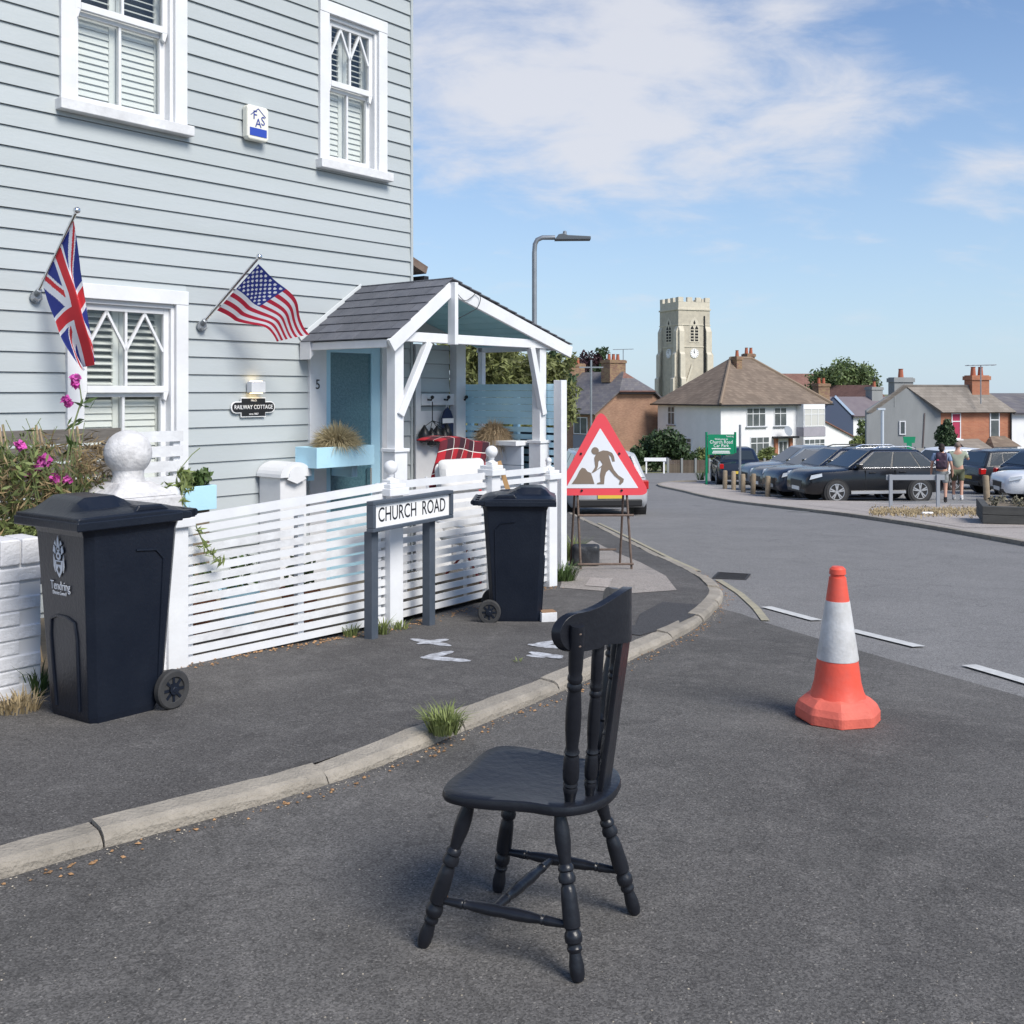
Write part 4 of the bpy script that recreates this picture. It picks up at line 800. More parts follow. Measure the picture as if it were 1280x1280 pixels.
for i in range(9):
    xx = HW(2+i*15, 590, 1.75)[0]; o = MB(); o.tube([(0, 0, 0), (-.12-.05*(i % 3), .02, ztop+.0-.02*(i % 2))], .007, 6)
    c_ = obj('garden_cane', o, CANE, label='thin bamboo cane in the sweet pea bed, %s from the left' % ['first', 'second', 'third', 'fourth', 'fifth', 'sixth', 'seventh', 'eighth', 'ninth'][i], cat='cane', group='bamboo canes in the flower bed'); c_.matrix_basis = HM @ Matrix.Translation((xx+.1, -1.75, gl(xx, 1.75)+PV))
sp_ = root('sweet_pea', 'tangled sweet pea with pink flowers above the white wall', 'plant', M=HM @ Matrix.Translation((HW(60, 640, 1.95)[0], -1.95, gl(-4.8, 1.95)+PV)))
Ti = sp_.matrix_basis.inverted(); Ti3 = sp_.matrix_basis
def pl(u, v, w): xx, zz = HW(u, v, w); return Ti @ (HM @ Vector((xx, -w, zz)))
cl = [(pl(random.uniform(-60, 140), random.uniform(575, 690), random.uniform(1.75, 2.2)), .11) for _ in range(60)]+[(pl(random.uniform(-20, 60), random.uniform(545, 580), 1.9), .08) for _ in range(10)]
leaf_obj('foliage', [leaves(2500, cl, .028, .95, .3, .28)], mat('pea_leaf', (.15, .185, .06), .6, island=.55, trans=.25), sp_)
cl = [(pl(random.uniform(-60, 130), random.uniform(560, 670), random.uniform(1.8, 2.1)), .12) for _ in range(26)]
leaf_obj('dry_foliage', [leaves(2300, cl, .036, .98, .4, .13)], mat('dry_leaf', (.26, .19, .10), .8, island=.5, trans=.2), sp_)
k = MB()
for i in range(70):
    a = pl(random.uniform(-20, 125), 680, 2.0); b = pl(random.uniform(-20, 125), random.uniform(520, 600), random.uniform(1.8, 2.1)); k.tube([a, a.lerp(b, .5)+Vector((random.uniform(-.08, .08), 0, 0)), b], [.005, .004, .002], 5)
k.tube([pl(75, 640, 2.0), pl(88, 545, 2.0), pl(102, 500, 2.0), pl(99, 478, 2.0)], [.007, .006, .004, .003], 6); obj('stem', k, mat('green_stem', (.16, .20, .08), .7), sp_)
PINK = mat('magenta_petal', (.62, .10, .42), .6, island=.4, trans=.3)
for (u, v, rr) in ((95, 472, .034), (94, 480, .03), (83, 500, .028), (86, 504, .022), (26, 556, .035), (53, 575, .034), (48, 583, .034), (30, 592, .03), (67, 598, .034), (83, 600, .034), (58, 576, .03)):
    vv, ff = leaves(30, [(pl(u, v, 2.05), rr*.75)], .017, .9, 0, .9); leaf_obj('flower', [(vv, ff)], PINK, sp_)
leaf_obj('stem_leaves', [leaves(26, [(pl(103, 505, 2.0), .05), (pl(96, 530, 2.0), .05), (pl(90, 555, 2.0), .06)], .045, .8, .5, .2)], LEAF, sp_)
# honeysuckle trailing over the slat fence
tv = root('trailing_vine', 'light green vine trailing over the slat fence beside the crested bin', 'plant', M=HM @ Matrix.Translation((FA[0]+.05, -2.40, .75))); Ti = tv.matrix_basis.inverted()
path = [(232, 598), (226, 625), (238, 640), (247, 662), (256, 682), (262, 690), (273, 700)]; k = MB(); k.tube([pl(u, v, 2.40) for u, v in path], .004, 5); k.tube([pl(222, 590, 2.3), pl(240, 568, 2.3), pl(250, 560, 2.3)], .003, 5); obj('stem', k, MATS['green_stem'], tv)
cl = [(pl(u+random.uniform(-4, 4), v, 2.41), .028) for u, v in path for _ in range(2)]+[(pl(210+random.uniform(0, 28), 590+random.uniform(0, 30), 2.3), .05) for _ in range(7)]
leaf_obj('foliage', [leaves(230, cl, .033, .8, -.6, .22)], mat('vine_leaf', (.22, .27, .09), .6, island=.4, trans=.3), tv)
# weeds at the kerb and fence foot
for (u, v, dz, n, rad, h_, m, lb) in ((556, 915, .05, 260, .07, .12, GRASS, 'clump of pale grass growing over the kerb'), (22, 888, PV, 150, .10, .09, STRAW, 'dry grass clump at the foot of the white wall'), (46, 868, PV, 60, .05, .2, LEAF, 'green weed between the wall and the crested bin'), (478, 792, PV, 70, .05, .12, GRASS, 'small grass clump at the street name post foot'), (440, 795, PV, 50, .06, .10, GRASS, 'thin grass tuft left of the street name post'), (500, 786, PV, 50, .06, .07, GRASS, 'low grass tuft between the street name posts'), (648, 832, .03, 26, .02, .05, GRASS, 'tiny green weed in the kerb joint behind the chair'), (712, 700, PV, 300, .13, .30, GRASS, 'bushy weeds behind the slim white post'), (705, 726, PV, 200, .10, .2, LEAF, 'dark green weeds at the slim white post foot'), (876, 600, PV, 60, .15, .55, LEAF, 'tall weed at the green sign left post')):
    p = G(u, v, dz); tuft('weed', lb, 'weed', p, n, rad, h_, m, .0045 if v > 640 else .012, .4, .8, 'weeds along the street')
# ------------------------------------------------------------------ wheelie bins
def bin_(label, loc, rz, crest, sc=1):
    r = root('wheelie_bin', label, 'wheelie bin', group='wheelie bins', M=Matrix.Translation(Vector(loc)) @ Matrix.Rotation(rz, 4, 'Z') @ Matrix.Diagonal((sc*.945, sc*.93, sc, 1)))      # +x = back (hinge and wheels), -x = front
    def ring(z, x0, x1, w, c): return [(x0+c, -w, z), (x1-c, -w, z), (x1, -w+c, z), (x1, w-c, z), (x1-c, w, z), (x0+c, w, z), (x0, w-c, z), (x0, -w+c, z)]
    k = MB(); lv = [(.0, -.235, .15, .205, .03), (.04, -.245, .17, .212, .035), (.16, -.252, .20, .22, .035), (.93, -.30, .255, .262, .04), (.965, -.315, .265, .272, .04), (.965, -.325, .275, .282, .04), (.995, -.325, .275, .282, .04)]
    vs = []; [vs.extend(ring(*q)) for q in lv]; n = len(lv)
    k.add(vs, [(i*8+j, i*8+(j+1) % 8, (i+1)*8+(j+1) % 8, (i+1)*8+j) for i in range(n-1) for j in range(8)]+[tuple(range(7, -1, -1)), tuple((n-1)*8+j for j in range(8))])
    obj('body', k, BIN, r, bevel=.008)
    for s_ in (-1, 1):                                   # raised rib frame on each side, and the front
        k = MB(); yy = lambda z: s_*(.22+(.262-.22)*(z-.16)/.77+.002)
        pts = [(.14, .1), (.15, .78), (.10, .83), (-.02, .84)]; k.tube([(x, yy(z), z) for x, z in pts], .007, 6); obj('side_rib', k, BIN, r, smooth=True)
        k = MB(); k.tube([(.2, s_*.235, .105), (.2, s_*.29, .105)], .03, 10); obj('axle_end', k, BIN, r)
        w_ = MB(); w_.turn((.2, s_*.235, .1), (.2, s_*.285, .1), [(0, .075), (0, .092), (.15, .1), (.85, .1), (1, .092), (1, .066), (.8, .062)], 28); wh = obj('wheel', w_, TYRE, r, smooth=True)
        w_ = MB(); w_.turn((.2, s_*.25, .1), (.2, s_*.292, .1), [(0, .02), (.9, .02), (1, .012)], 12)
        for a in range(8): c_, d_ = math.cos(a*.785), math.sin(a*.785); w_.beam((.2+c_*.015, s_*.272, .1+d_*.015), (.2+c_*.064, s_*.272, .1+d_*.064), .014, .016, (0, 1, 0))
        obj('rim', w_, BIN, wh)
    fx = lambda z: -.252-(.30-.252)*(z-.16)/.77-.003
    k = MB(); k.tube([(fx(.06), -.10, .06), (fx(.42), -.115, .42), (fx(.5), -.10, .5), (fx(.52), -.03, .52), (fx(.52), .06, .52), (fx(.5), .12, .5), (fx(.42), .135, .42), (fx(.06), .12, .06)], .008, 6); obj('front_rib', k, BIN, r, smooth=True)
    k = MB(); nx, ny = 16, 12; L0, L1, wd = -.375, .30, .30; top = []; 
    def lz(a, b):
        e = max(0, 1-abs(b)**6)*max(0, 1-abs(a*2-1)**8); z = 1.03+.03*e
        if .06 < a < .62 and abs(b) < .62: z += .055*min(1, min((a-.06)/.10, (.62-a)/.18))*min(1, (.62-abs(b))/.12)
        z -= .02*max(0, a-.75)/.25; return z
    vs = [(L0+(L1-L0)*i/nx, wd*(j/ny*2-1), lz(i/nx, j/ny*2-1)) for i in range(nx+1) for j in range(ny+1)]; nb = len(vs); vs += [(x*1.0, y, .975) for x, y, z in vs]
    fs = [(i*(ny+1)+j, (i+1)*(ny+1)+j, (i+1)*(ny+1)+j+1, i*(ny+1)+j+1) for i in range(nx) for j in range(ny)]; fs += [tuple(q+nb for q in f[::-1]) for f in fs]
    bd_ = [i*(ny+1) for i in range(nx)]+[nx*(ny+1)+j for j in range(ny)]+[i*(ny+1)+ny for i in range(nx, 0, -1)]+list(range(ny, 0, -1)); fs += [(a, b, b+nb, a+nb) for a, b in zip(bd_, bd_[1:]+bd_[:1])]
    k.add(vs, fs); ld = obj('lid', k, BIN, r, smooth=True, bevel=.006)
    k = MB(); k.box(L0-.008, L1-.06, -wd-.008, wd+.008, .968, 1.012); obj('lid_rim', k, BIN, ld, bevel=.006)
    for s_ in (-1, 1): k = MB(); k.prism([(-.05, 1.03), (.18, 1.03), (.12, 1.062), (-.02, 1.066)], s_*.20, s_*.285); obj('lid_grip', k, BIN, ld, bevel=.01)
    k = MB(); k.tube([(.345, -.27, 1.0), (.345, .27, 1.0)], .02, 10); [k.box(.25, .345, y-.02, y+.02, .975, 1.015) for y in (-.25, -.09, .09, .25)]; obj('handle', k, BIN, r, smooth=True)
    if crest:
        def fm(y, z, d=.004): return Matrix.Translation((fx(z)-d+.0, y, z)) @ Matrix.Rotation(R(-90), 4, 'Z') @ Matrix.Rotation(R(3.6), 4, 'X')
        PRT = mat('pale_print', (.62, .64, .68), .6)
        text('Tendring', .062, PRT, r, fm(.01, .672) @ TXF, .82, depth=.001); text('District Council', .026, PRT, r, fm(.02, .636) @ TXF, .78, depth=.001)
        def shp(polys):
            k = MB()
            for po in polys: k.prism([(x, z) for x, z in po], -.0015, .0015, fm(.01, .80))
            return k
        circ = lambda cx, cz, q, w=1, n=12: [(cx+q*w*math.cos(6.283*i/n), cz+q*math.sin(6.283*i/n)) for i in range(n)]
        polys = [[(-.034, .0), (-.03, -.05), (0, -.085), (.03, -.05), (.034, .0)], circ(0, .022, .02, 1.1), circ(0, .058, .016, .9), [(-.012, .07), (.012, .07), (.006, .105), (0, .125), (-.006, .105)]]
        for s_ in (-1, 1): polys += [[(s_*.038, -.06), (s_*.05, -.03), (s_*.047, .03), (s_*.038, .0)][::s_], [(s_*.028, .03), (s_*.05, .045), (s_*.04, .075), (s_*.026, .06)][::s_], [(s_*.016, .07), (s_*.036, .082), (s_*.024, .1)][::s_]]
        obj('crest', shp(polys), PRT, r)
        k = MB(); [k.prism(po, -.0028, -.0016, fm(.01, .80)) for po in ([(-.022, -.006), (-.02, -.02), (.02, -.02), (.022, -.006)], [(0, -.065), (.014, -.046), (0, -.028), (-.014, -.046)], circ(0, .022, .009), circ(0, .058, .007))]; obj('crest_device', k, BIN, r)
    return r
p = G(160, 893, PV); bin_('navy wheelie bin with pale council crest by the white wall', (-1.945, 5.05, g(5.05)+PV), R(54), True, .945)
p = G(648, 776, PV); bin_('plain navy wheelie bin against the slat fence', (.01, 7.9, g(7.9)+PV), R(180)-R(2), False, .90)
k = MB(); k.box(-.02, .02, -.008, .008, -.2, .3); o = obj('timber_offcut', k, mat('raw_pine', (.45, .27, .12), .7), label='short pine board poking up behind the plain bin', cat='plank'); o.matrix_basis = Matrix.Translation((-.02, 8.8, .63)) @ Matrix.Rotation(R(-18), 4, 'Y')
p = G(676, 776, PV); r = root('small_carton', 'small white carton lying by the plain bin', 'carton', (p.x+.05, p.y, p.z), R(15)); k = MB(); k.box(-.06, .06, -.05, .05, 0, .07); obj('box', k, WHITE2, r, bevel=.003); k = MB(); k.box(-.055, .055, -.045, .045, .0705, .076); obj('brown_top', k, mat('cardboard', (.3, .18, .1), .9), r)
# ------------------------------------------------------------------ street name sign
pa, pb_ = G(464, 798, PV), G(536, 781, PV); dv = pb_-pa; L = dv.xy.length; an = math.atan2(dv.y, dv.x)
r = root('street_name_sign', 'black framed white CHURCH ROAD nameplate on two slate posts', 'street sign', pa, an)
zof = lambda f: (pb_.z-pa.z)*f
for f_ in (0, 1): k = MB(); k.box(f_*L-.035, f_*L+.035, -.035, .035, zof(f_)-.05, .72+.02*f_); obj('post', k, GREYP, r, bevel=.006)
zs0 = at(463, 660, pa.y-.03).z-pa.z; M_ = Matrix.Translation((-.09, -.06, zs0-.02)); LL = L+.28; hh = .205
k = MB(); [k.box(*q, M_) for q in ((0, LL, -.03, .03, 0, .025), (0, LL, -.03, .03, hh-.025, hh), (0, .03, -.03, .03, .0255, hh-.0255), (LL-.03, LL, -.03, .03, .0255, hh-.0255))]; obj('frame', k, GREYP, r, bevel=.004)
k = MB(); k.box(.03, LL-.03, -.008, .02, .025, hh-.025, M_); obj('plate', k, LWHITE, r)
text('CHURCH  ROAD', .140, BLACKT, r, M_ @ Matrix.Translation((LL/2, -.0095, hh/2)) @ TXF, (LL-.11)/(.140*7.95), depth=.001)
# ------------------------------------------------------------------ roadworks sign with sandbag
pf_ = G(757, 712, PV); Ys = pf_.y; r = root('roadworks_sign', 'red triangular men-at-work sign on a rusty folding frame', 'road sign', pf_, R(2))
def sgn(u, v, y=0): q = at(u, v, Ys+y); return Vector((q.x-pf_.x, y, q.z-pf_.z))
def rtri(px, rad, n=6):
    P = [Vector((sgn(*p).x, sgn(*p).z)) for p in px]; o_ = []
    for i in range(3):
        a, b, c = P[i-1], P[i], P[(i+1) % 3]; d1 = (a-b).normalized(); d2 = (c-b).normalized(); tt = rad
        for j in range(n+1): t = j/n; o_.append(tuple((b+d1*tt)*(1-t)**2+b*2*t*(1-t)+(b+d2*tt)*t*t))
    return o_
tri = rtri([(692, 619), (814, 619), (751, 510)], .13); REDS = mat('red_reflective', (.78, .075, .095), .45); tri = tri if True else tri
k = MB(); k.prism(tri, -.012, .0); obj('red_triangle', k, REDS, r); k = MB(); k.prism(rtri([(707, 610), (798, 610), (750, 535)], .012), -.016, -.0125); obj('white_triangle', k, mat('white_reflective', (.78, .80, .84), .4), r)
BRN = mat('faded_pictogram', (.22, .17, .13), .7); zz2 = lambda q: (660+q[0]*.1875, 500+q[1]*.1875)
man = [(440, 480), (420, 488), (432, 470), (447, 445), (440, 385), (452, 362), (470, 345), (500, 335), (530, 338), (560, 352), (572, 375), (578, 408), (562, 410), (552, 378), (535, 362), (545, 395), (556, 430), (572, 465), (600, 500), (638, 525), (635, 545), (615, 565), (605, 560), (612, 535), (575, 505), (540, 462), (520, 480), (510, 510), (506, 560), (458, 560), (460, 552), (482, 545), (478, 500), (485, 460), (495, 425), (478, 400), (468, 410), (466, 440), (455, 465), (492, 435), (494, 442)]
pile = [(290, 558), (320, 515), (342, 470), (358, 450), (380, 455), (395, 475), (418, 485), (430, 520), (442, 558)]
def pict(poly, nm):
    k = MB(); k.prism([(sgn(*zz2(q)).x, sgn(*zz2(q)).z) for q in poly], -.0195, -.0165); obj(nm, k, BRN, r)
pict(man, 'worker_pictogram'); pict(pile, 'heap_pictogram'); pict([(446+25*math.cos(a*.5), 338+25*math.sin(a*.5)) for a in range(13)], 'head_pictogram')
for u, v in ((726, 567), (774, 567), (727, 613), (777, 613)): q = sgn(u, v); k = MB(); k.turn((q.x, -.022, q.z), (q.x, -.0125, q.z), [(0, .012), (1, .014)], 8); obj('bolt', k, BLACK, r)
zg0 = 0
for s_, (ut, ub) in ((-1, (720, 726)), (1, (781, 790))):
    k = MB(); k.tube([(sgn(ub, 720).x, .015, .0), (sgn(ut, 575).x, .016, sgn(ut, 575).z)], .013, 8); obj('front_leg', k, RUST, r, smooth=True); a = sgn(ub, 720).x-.05; k = MB(); k.tube([(a-.02, .42, -.01), (sgn(ut, 590).x, .03, sgn(ut, 590).z)], .013, 8); obj('rear_leg', k, RUST, r, smooth=True)
for v_, y_ in ((644, -.01), (705, -.01)): a, b = sgn(722, v_), sgn(792, v_); k = MB(); k.tube([(a.x, y_, a.z), (b.x, y_, b.z)], .012, 8); obj('cross_bar', k, RUST, r, smooth=True)
k = MB(); a, b = sgn(718, 684), sgn(776, 684); k.tube([(a.x, .36, .16), (b.x, .36, .16)], .012, 8); obj('rear_bar', k, RUST, r, smooth=True)
BAG = mat('black_sack', (.03, .033, .038), .45, (.06, .063, .07), 9, .2, .6, 30)
sb = root('sandbag', 'black sandbag slung over the rear bar of the roadworks sign', 'sandbag', (pf_.x+sgn(735, 690).x, pf_.y+.36, pf_.z))
v, f = pillow(.30, .26, .12); k = MB(); k.add(put(v, Matrix.Translation((0, -.035, .10)) @ Matrix.Rotation(R(8), 4, 'X')), f); obj('sack', k, BAG, sb, smooth=True); v, f = pillow(.28, .12, .16); k = MB(); k.add(put(v, Matrix.Translation((.0, .02, .0+.05))), f); obj('sack_fold', k, BAG, sb, smooth=True)
# ------------------------------------------------------------------ traffic cone
pc = G(1047, 899); r = root('traffic_cone', 'orange traffic cone with grubby white sleeve on the tarmac', 'traffic cone', pc, R(12))
CONE = mat('cone_orange', (.78, .080, .04), .5, (.62, .10, .07), 9, .1, .15, 40); CONEB = mat('cone_base_faded', (.78, .16, .11), .65, (.52, .10, .07), 8, .05, .25, 50); SLV = mat('grubby_reflective_sleeve', (.74, .75, .77), .5, (.42, .41, .39), 9, .05, .2, 60)
k = MB(); vs = []; n = 8
def octr(z, q, c=.72):                                  # chamfered square ring
    h_ = q; a = q*c*.62; return [(-h_, -a, z), (-a, -h_, z), (a, -h_, z), (h_, -a, z), (h_, a, z), (a, h_, z), (-a, h_, z), (-h_, a, z)]
lv = [(0, .176), (.012, .185), (.055, .185), (.085, .172), (.115, .138), (.125, .12)]; [vs.extend(octr(*q)) for q in lv]
k.add(vs, [(i*8+j, i*8+(j+1) % 8, (i+1)*8+(j+1) % 8, (i+1)*8+j) for i in range(len(lv)-1) for j in range(8)]+[tuple(range(7, -1, -1)), tuple((len(lv)-1)*8+j for j in range(8))]); obj('base', k, CONEB, r, bevel=.018)
Hc = .745; k = MB(); k.turn((0, 0, .11), (0, 0, .30), [(0, .138), (.15, .124), (.4, .111), (.7, .104), (1, .096)], 32); obj('lower_cone', k, CONE, r, smooth=True)
k = MB(); k.turn((0, 0, .296), (0, 0, .58), [(0, .0985), (.02, .0995), (.98, .0585), (1, .0575)], 32); obj('white_sleeve', k, SLV, r, smooth=True)
k = MB(); k.turn((0, 0, .575), (0, 0, Hc), [(0, .0565), (.7, .040), (.71, .034), (.78, .034), (.79, .040), (.93, .038), (1, .026)], 32); obj('upper_cone', k, CONE, r, smooth=True)
# ------------------------------------------------------------------ the black kitchen chair
CC = Vector((.060, 2.945, g(2.945)))
fwd = Vector((-.932, .362, 0)).normalized(); ca = math.atan2(fwd.y, fwd.x)
r = root('kitchen_chair', 'black painted wooden kitchen chair with turned legs in the road', 'chair', CC, ca)   # local x forward, local -y = near side
zt, zb2 = .440, .408
pts = []
def P_(x, y): return Vector((x, y))
half = [P_(.205, 0), P_(.212, .09), P_(.205, .165), P_(.18, .203), P_(.13, .217), P_(.06, .212), P_(.0, .198), P_(-.06, .188), P_(-.12, .188), P_(-.17, .172), P_(-.215, .125), P_(-.24, .06), P_(-.246, 0)]
ol = cat_rom(half, 5); ol = [(p.x, p.y) for p in ol]; ol = ol+[(x, -y) for x, y in ol[-2:0:-1]]
k = MB(); n = len(ol); vs = []; rings = [(.93, zb2), (.985, zb2+.006), (1.0, zb2+.014), (1.0, zt-.012), (.988, zt-.003), (.965, zt)]
for q, z_ in rings: vs += [(x*q, y*q, z_) for x, y in ol]
for q in (.8, .6, .4, .2):
    for x, y in ol: vs.append((x*q, y*q, zt-.008*(1-q*q)))
nr = len(rings)+4; vs.append((0, 0, zt-.008)); vs.append((0, 0, zb2))
k.add(vs, [(i*n+j, i*n+(j+1) % n, (i+1)*n+(j+1) % n, (i+1)*n+j) for i in range(nr-1) for j in range(n)]+[((nr-1)*n+j, (nr-1)*n+(j+1) % n, nr*n) for j in range(n)]+[((j+1) % n, j, nr*n+1) for j in range(n)]); obj('seat', k, BLACKW, r, smooth=True)
LP = [(0, .010), (.008, .0155), (.04, .0195), (.09, .020), (.14, .0165), (.165, .0155), (.175, .0195), (.19, .0205), (.2, .018), (.215, .018), (.225, .0225), (.25, .024), (.275, .0225), (.285, .019), (.30, .0185), (.31, .0225), (.36, .0235), (.48, .0215), (.535, .019), (.545, .0165), (.56, .0165), (.57, .0225), (.595, .0235), (.615, .0195), (.63, .018), (.64, .0215), (.66, .021), (.675, .0155), (.70, .0165), (.80, .0215), (.88, .021), (.95, .0165), (1, .0135)]
legs = [((.255, .19), (.12, .165)), ((-.198, .203), (-.125, .14)), ((-.245, -.202), (-.13, -.14)), ((.185, -.19), (.115, -.165))]
for (fx_, fy), (tx, ty) in legs: k = MB(); k.turn((fx_, fy, g((CC+Matrix.Rotation(ca, 4, 'Z') @ Vector((fx_, fy, 0))).y)-CC.z), (tx, ty, zb2+.01), LP, 22); obj('leg', k, BLACKW, r, smooth=True)
def on(l, z_): (a, b), (c, d) = legs[l]; f_ = z_/(zb2+.01); return Vector((a+(c-a)*f_, b+(d-b)*f_, z_))
SPF = [(0, .0095), (.06, .010), (.16, .0125), (.19, .0135), (.2, .011), (.215, .0135), (.23, .011), (.3, .0145), (.42, .0165), (.5, .0145), (.58, .0165), (.7, .0145), (.77, .011), (.785, .0135), (.8, .011), (.81, .0135), (.84, .0125), (.94, .010), (1, .0095)]
a1, b1, a2, b2 = on(0, .135), on(1, .135), on(3, .125), on(2, .125)
for p, q in ((a1, b1), (a2, b2), (a1.lerp(b1, .42), a2.lerp(b2, .42))): k = MB(); k.turn(p, q, SPF, 16); obj('stretcher', k, BLACKW, r, smooth=True)
k = MB(); k.sphere(a1+Vector((-.022, -.004, .012)), (.006, .006, .012), 8, 6); obj('bare_wood_chip', k, mat('bare_wood', (.45, .2, .07), .7), r)
crv = lambda y: -.272+.092*min(1, abs(y)/.19)**1.55+(max(0, abs(y)-.19)*.7)
CV = []; nC = 44
for i in range(nC+1):
    s_ = .236*math.sin((i/nC-.5)*math.pi); e = abs(s_)/.236; ztp = .952+.038*(.5+.5*math.cos(min(1, e/.78)*math.pi)); zbt = .850+.0*e
    if e > .78: q = (e-.78)/.22; c_ = math.sqrt(max(0, 1-q*q)); mid = .904; ztp = mid+(ztp-mid)*c_; zbt = mid-(mid-zbt)*c_
    zbt -= .006*math.cos(min(1, e/.5)*math.pi)*(e < .5); CV.append((s_, crv(s_), max(ztp, zbt+.004), zbt))
k = MB(); vs = []; th = .0125
for s_, x, a, b in CV: vs += [(x-th-.0*(a), s_, b), (x+th, s_, b), (x+th-.0, s_, a), (x-th, s_, a)]
k.add(vs, [(i*4+j, i*4+(j+1) % 4, (i+1)*4+(j+1) % 4, (i+1)*4+j) for i in range(nC) for j in range(4)]+[(3, 2, 1, 0), tuple(nC*4+j for j in range(4))]); obj('crest_rail', k, BLACKW, r, smooth=True, bevel=.004)
PP = [(0, .0115), (.04, .0135), (.07, .016), (.085, .0175), (.1, .0155), (.11, .0175), (.125, .0155), (.14, .0185), (.19, .0195), (.26, .018), (.28, .0155), (.295, .0185), (.31, .0155), (.33, .0145), (.42, .018), (.52, .0185), (.6, .0165), (.645, .0145), (.655, .0175), (.67, .018), (.685, .0145), (.70, .0175), (.715, .0175), (.73, .015), (.76, .0165), (.85, .0175), (.97, .018), (1, .016)]
for s_ in (-1, 1):
    k = MB(); k.turn((-.150, s_*.128, zt-.01), (-.196, s_*.205, .925), [(a, q*1.15) for a, q in PP], 20); po = obj('back_post', k, BLACKW, r, smooth=True)
    for z_ in (.905, .872): k = MB(); q = Vector((-.150, s_*.128, zt)).lerp(Vector((-.196, s_*.205, .925)), (z_-zt)/.485); k.sphere(q+Vector((-.012, s_*.012, 0)), .005, 8, 6); obj('screw', k, RUST, po)
    k = MB(); k.turn((-.188, s_*.072, zt-.01), (-.222, s_*.100, .865), [(a, q*.95) for a, q in PP], 18); obj('spindle', k, BLACKW, r, smooth=True)
k = MB(); vs = []; ns = 16
for i in range(ns+1):
    f_ = i/ns; zc = zt-.005+(.862-zt)*f_; xc = -.208-.058*f_; w_ = .036+.013*math.sin(f_*math.pi*1.0)+.006*math.cos(f_*6.28); vs += [(xc-.008, -w_, zc), (xc+.008, -w_, zc), (xc+.008, w_, zc), (xc-.008, w_, zc)]
k.add(vs, [(i*4+j, i*4+(j+1) % 4, (i+1)*4+(j+1) % 4, (i+1)*4+j) for i in range(ns) for j in range(4)]+[(3, 2, 1, 0), tuple(ns*4+j for j in range(4))]); obj('splat', k, BLACKW, r, smooth=True, bevel=.003)
# ------------------------------------------------------------------ street lamp behind the porch
yl = 18.5; b = at(668, 420, yl); r = root('street_lamp', 'grey street lamp with curved arm rising behind the porch', 'street lamp', (b.x, yl, g(yl)+PV))
zt_ = at(668, 297, yl).z-g(yl)-PV; s_ = yl/F
k = MB(); k.tube([(0, 0, 0), (0, 0, 1.2)], .075, 12); k.tube([(0, 0, 1.2), (0, 0, zt_-.25)], .045, 12); obj('column', k, GALV, r, smooth=True)
k = MB(); k.tube([(0, 0, zt_-.26), (0.01, 0, zt_-.12), (.05, 0, zt_-.04), (.14, 0, zt_), (26*s_, 0, zt_+.0)], .042, 10); obj('arm', k, GALV, r, smooth=True)
k = MB(); k.prism([(25*s_, zt_-.05), (70*s_, zt_-.045), (70*s_, zt_+.01), (42*s_, zt_+.03), (36*s_, zt_+.06), (30*s_, zt_+.045)], -.12, .12); obj('lamp_head', k, mat('lamp_grey', (.10, .115, .13), .5), r, bevel=.008); k = MB(); k.turn((38*s_, 0, zt_+.05), (38*s_, 0, zt_+.12), [(0, .035), (.8, .035), (1, .02)], 10); obj('sensor', k, GALV, r)
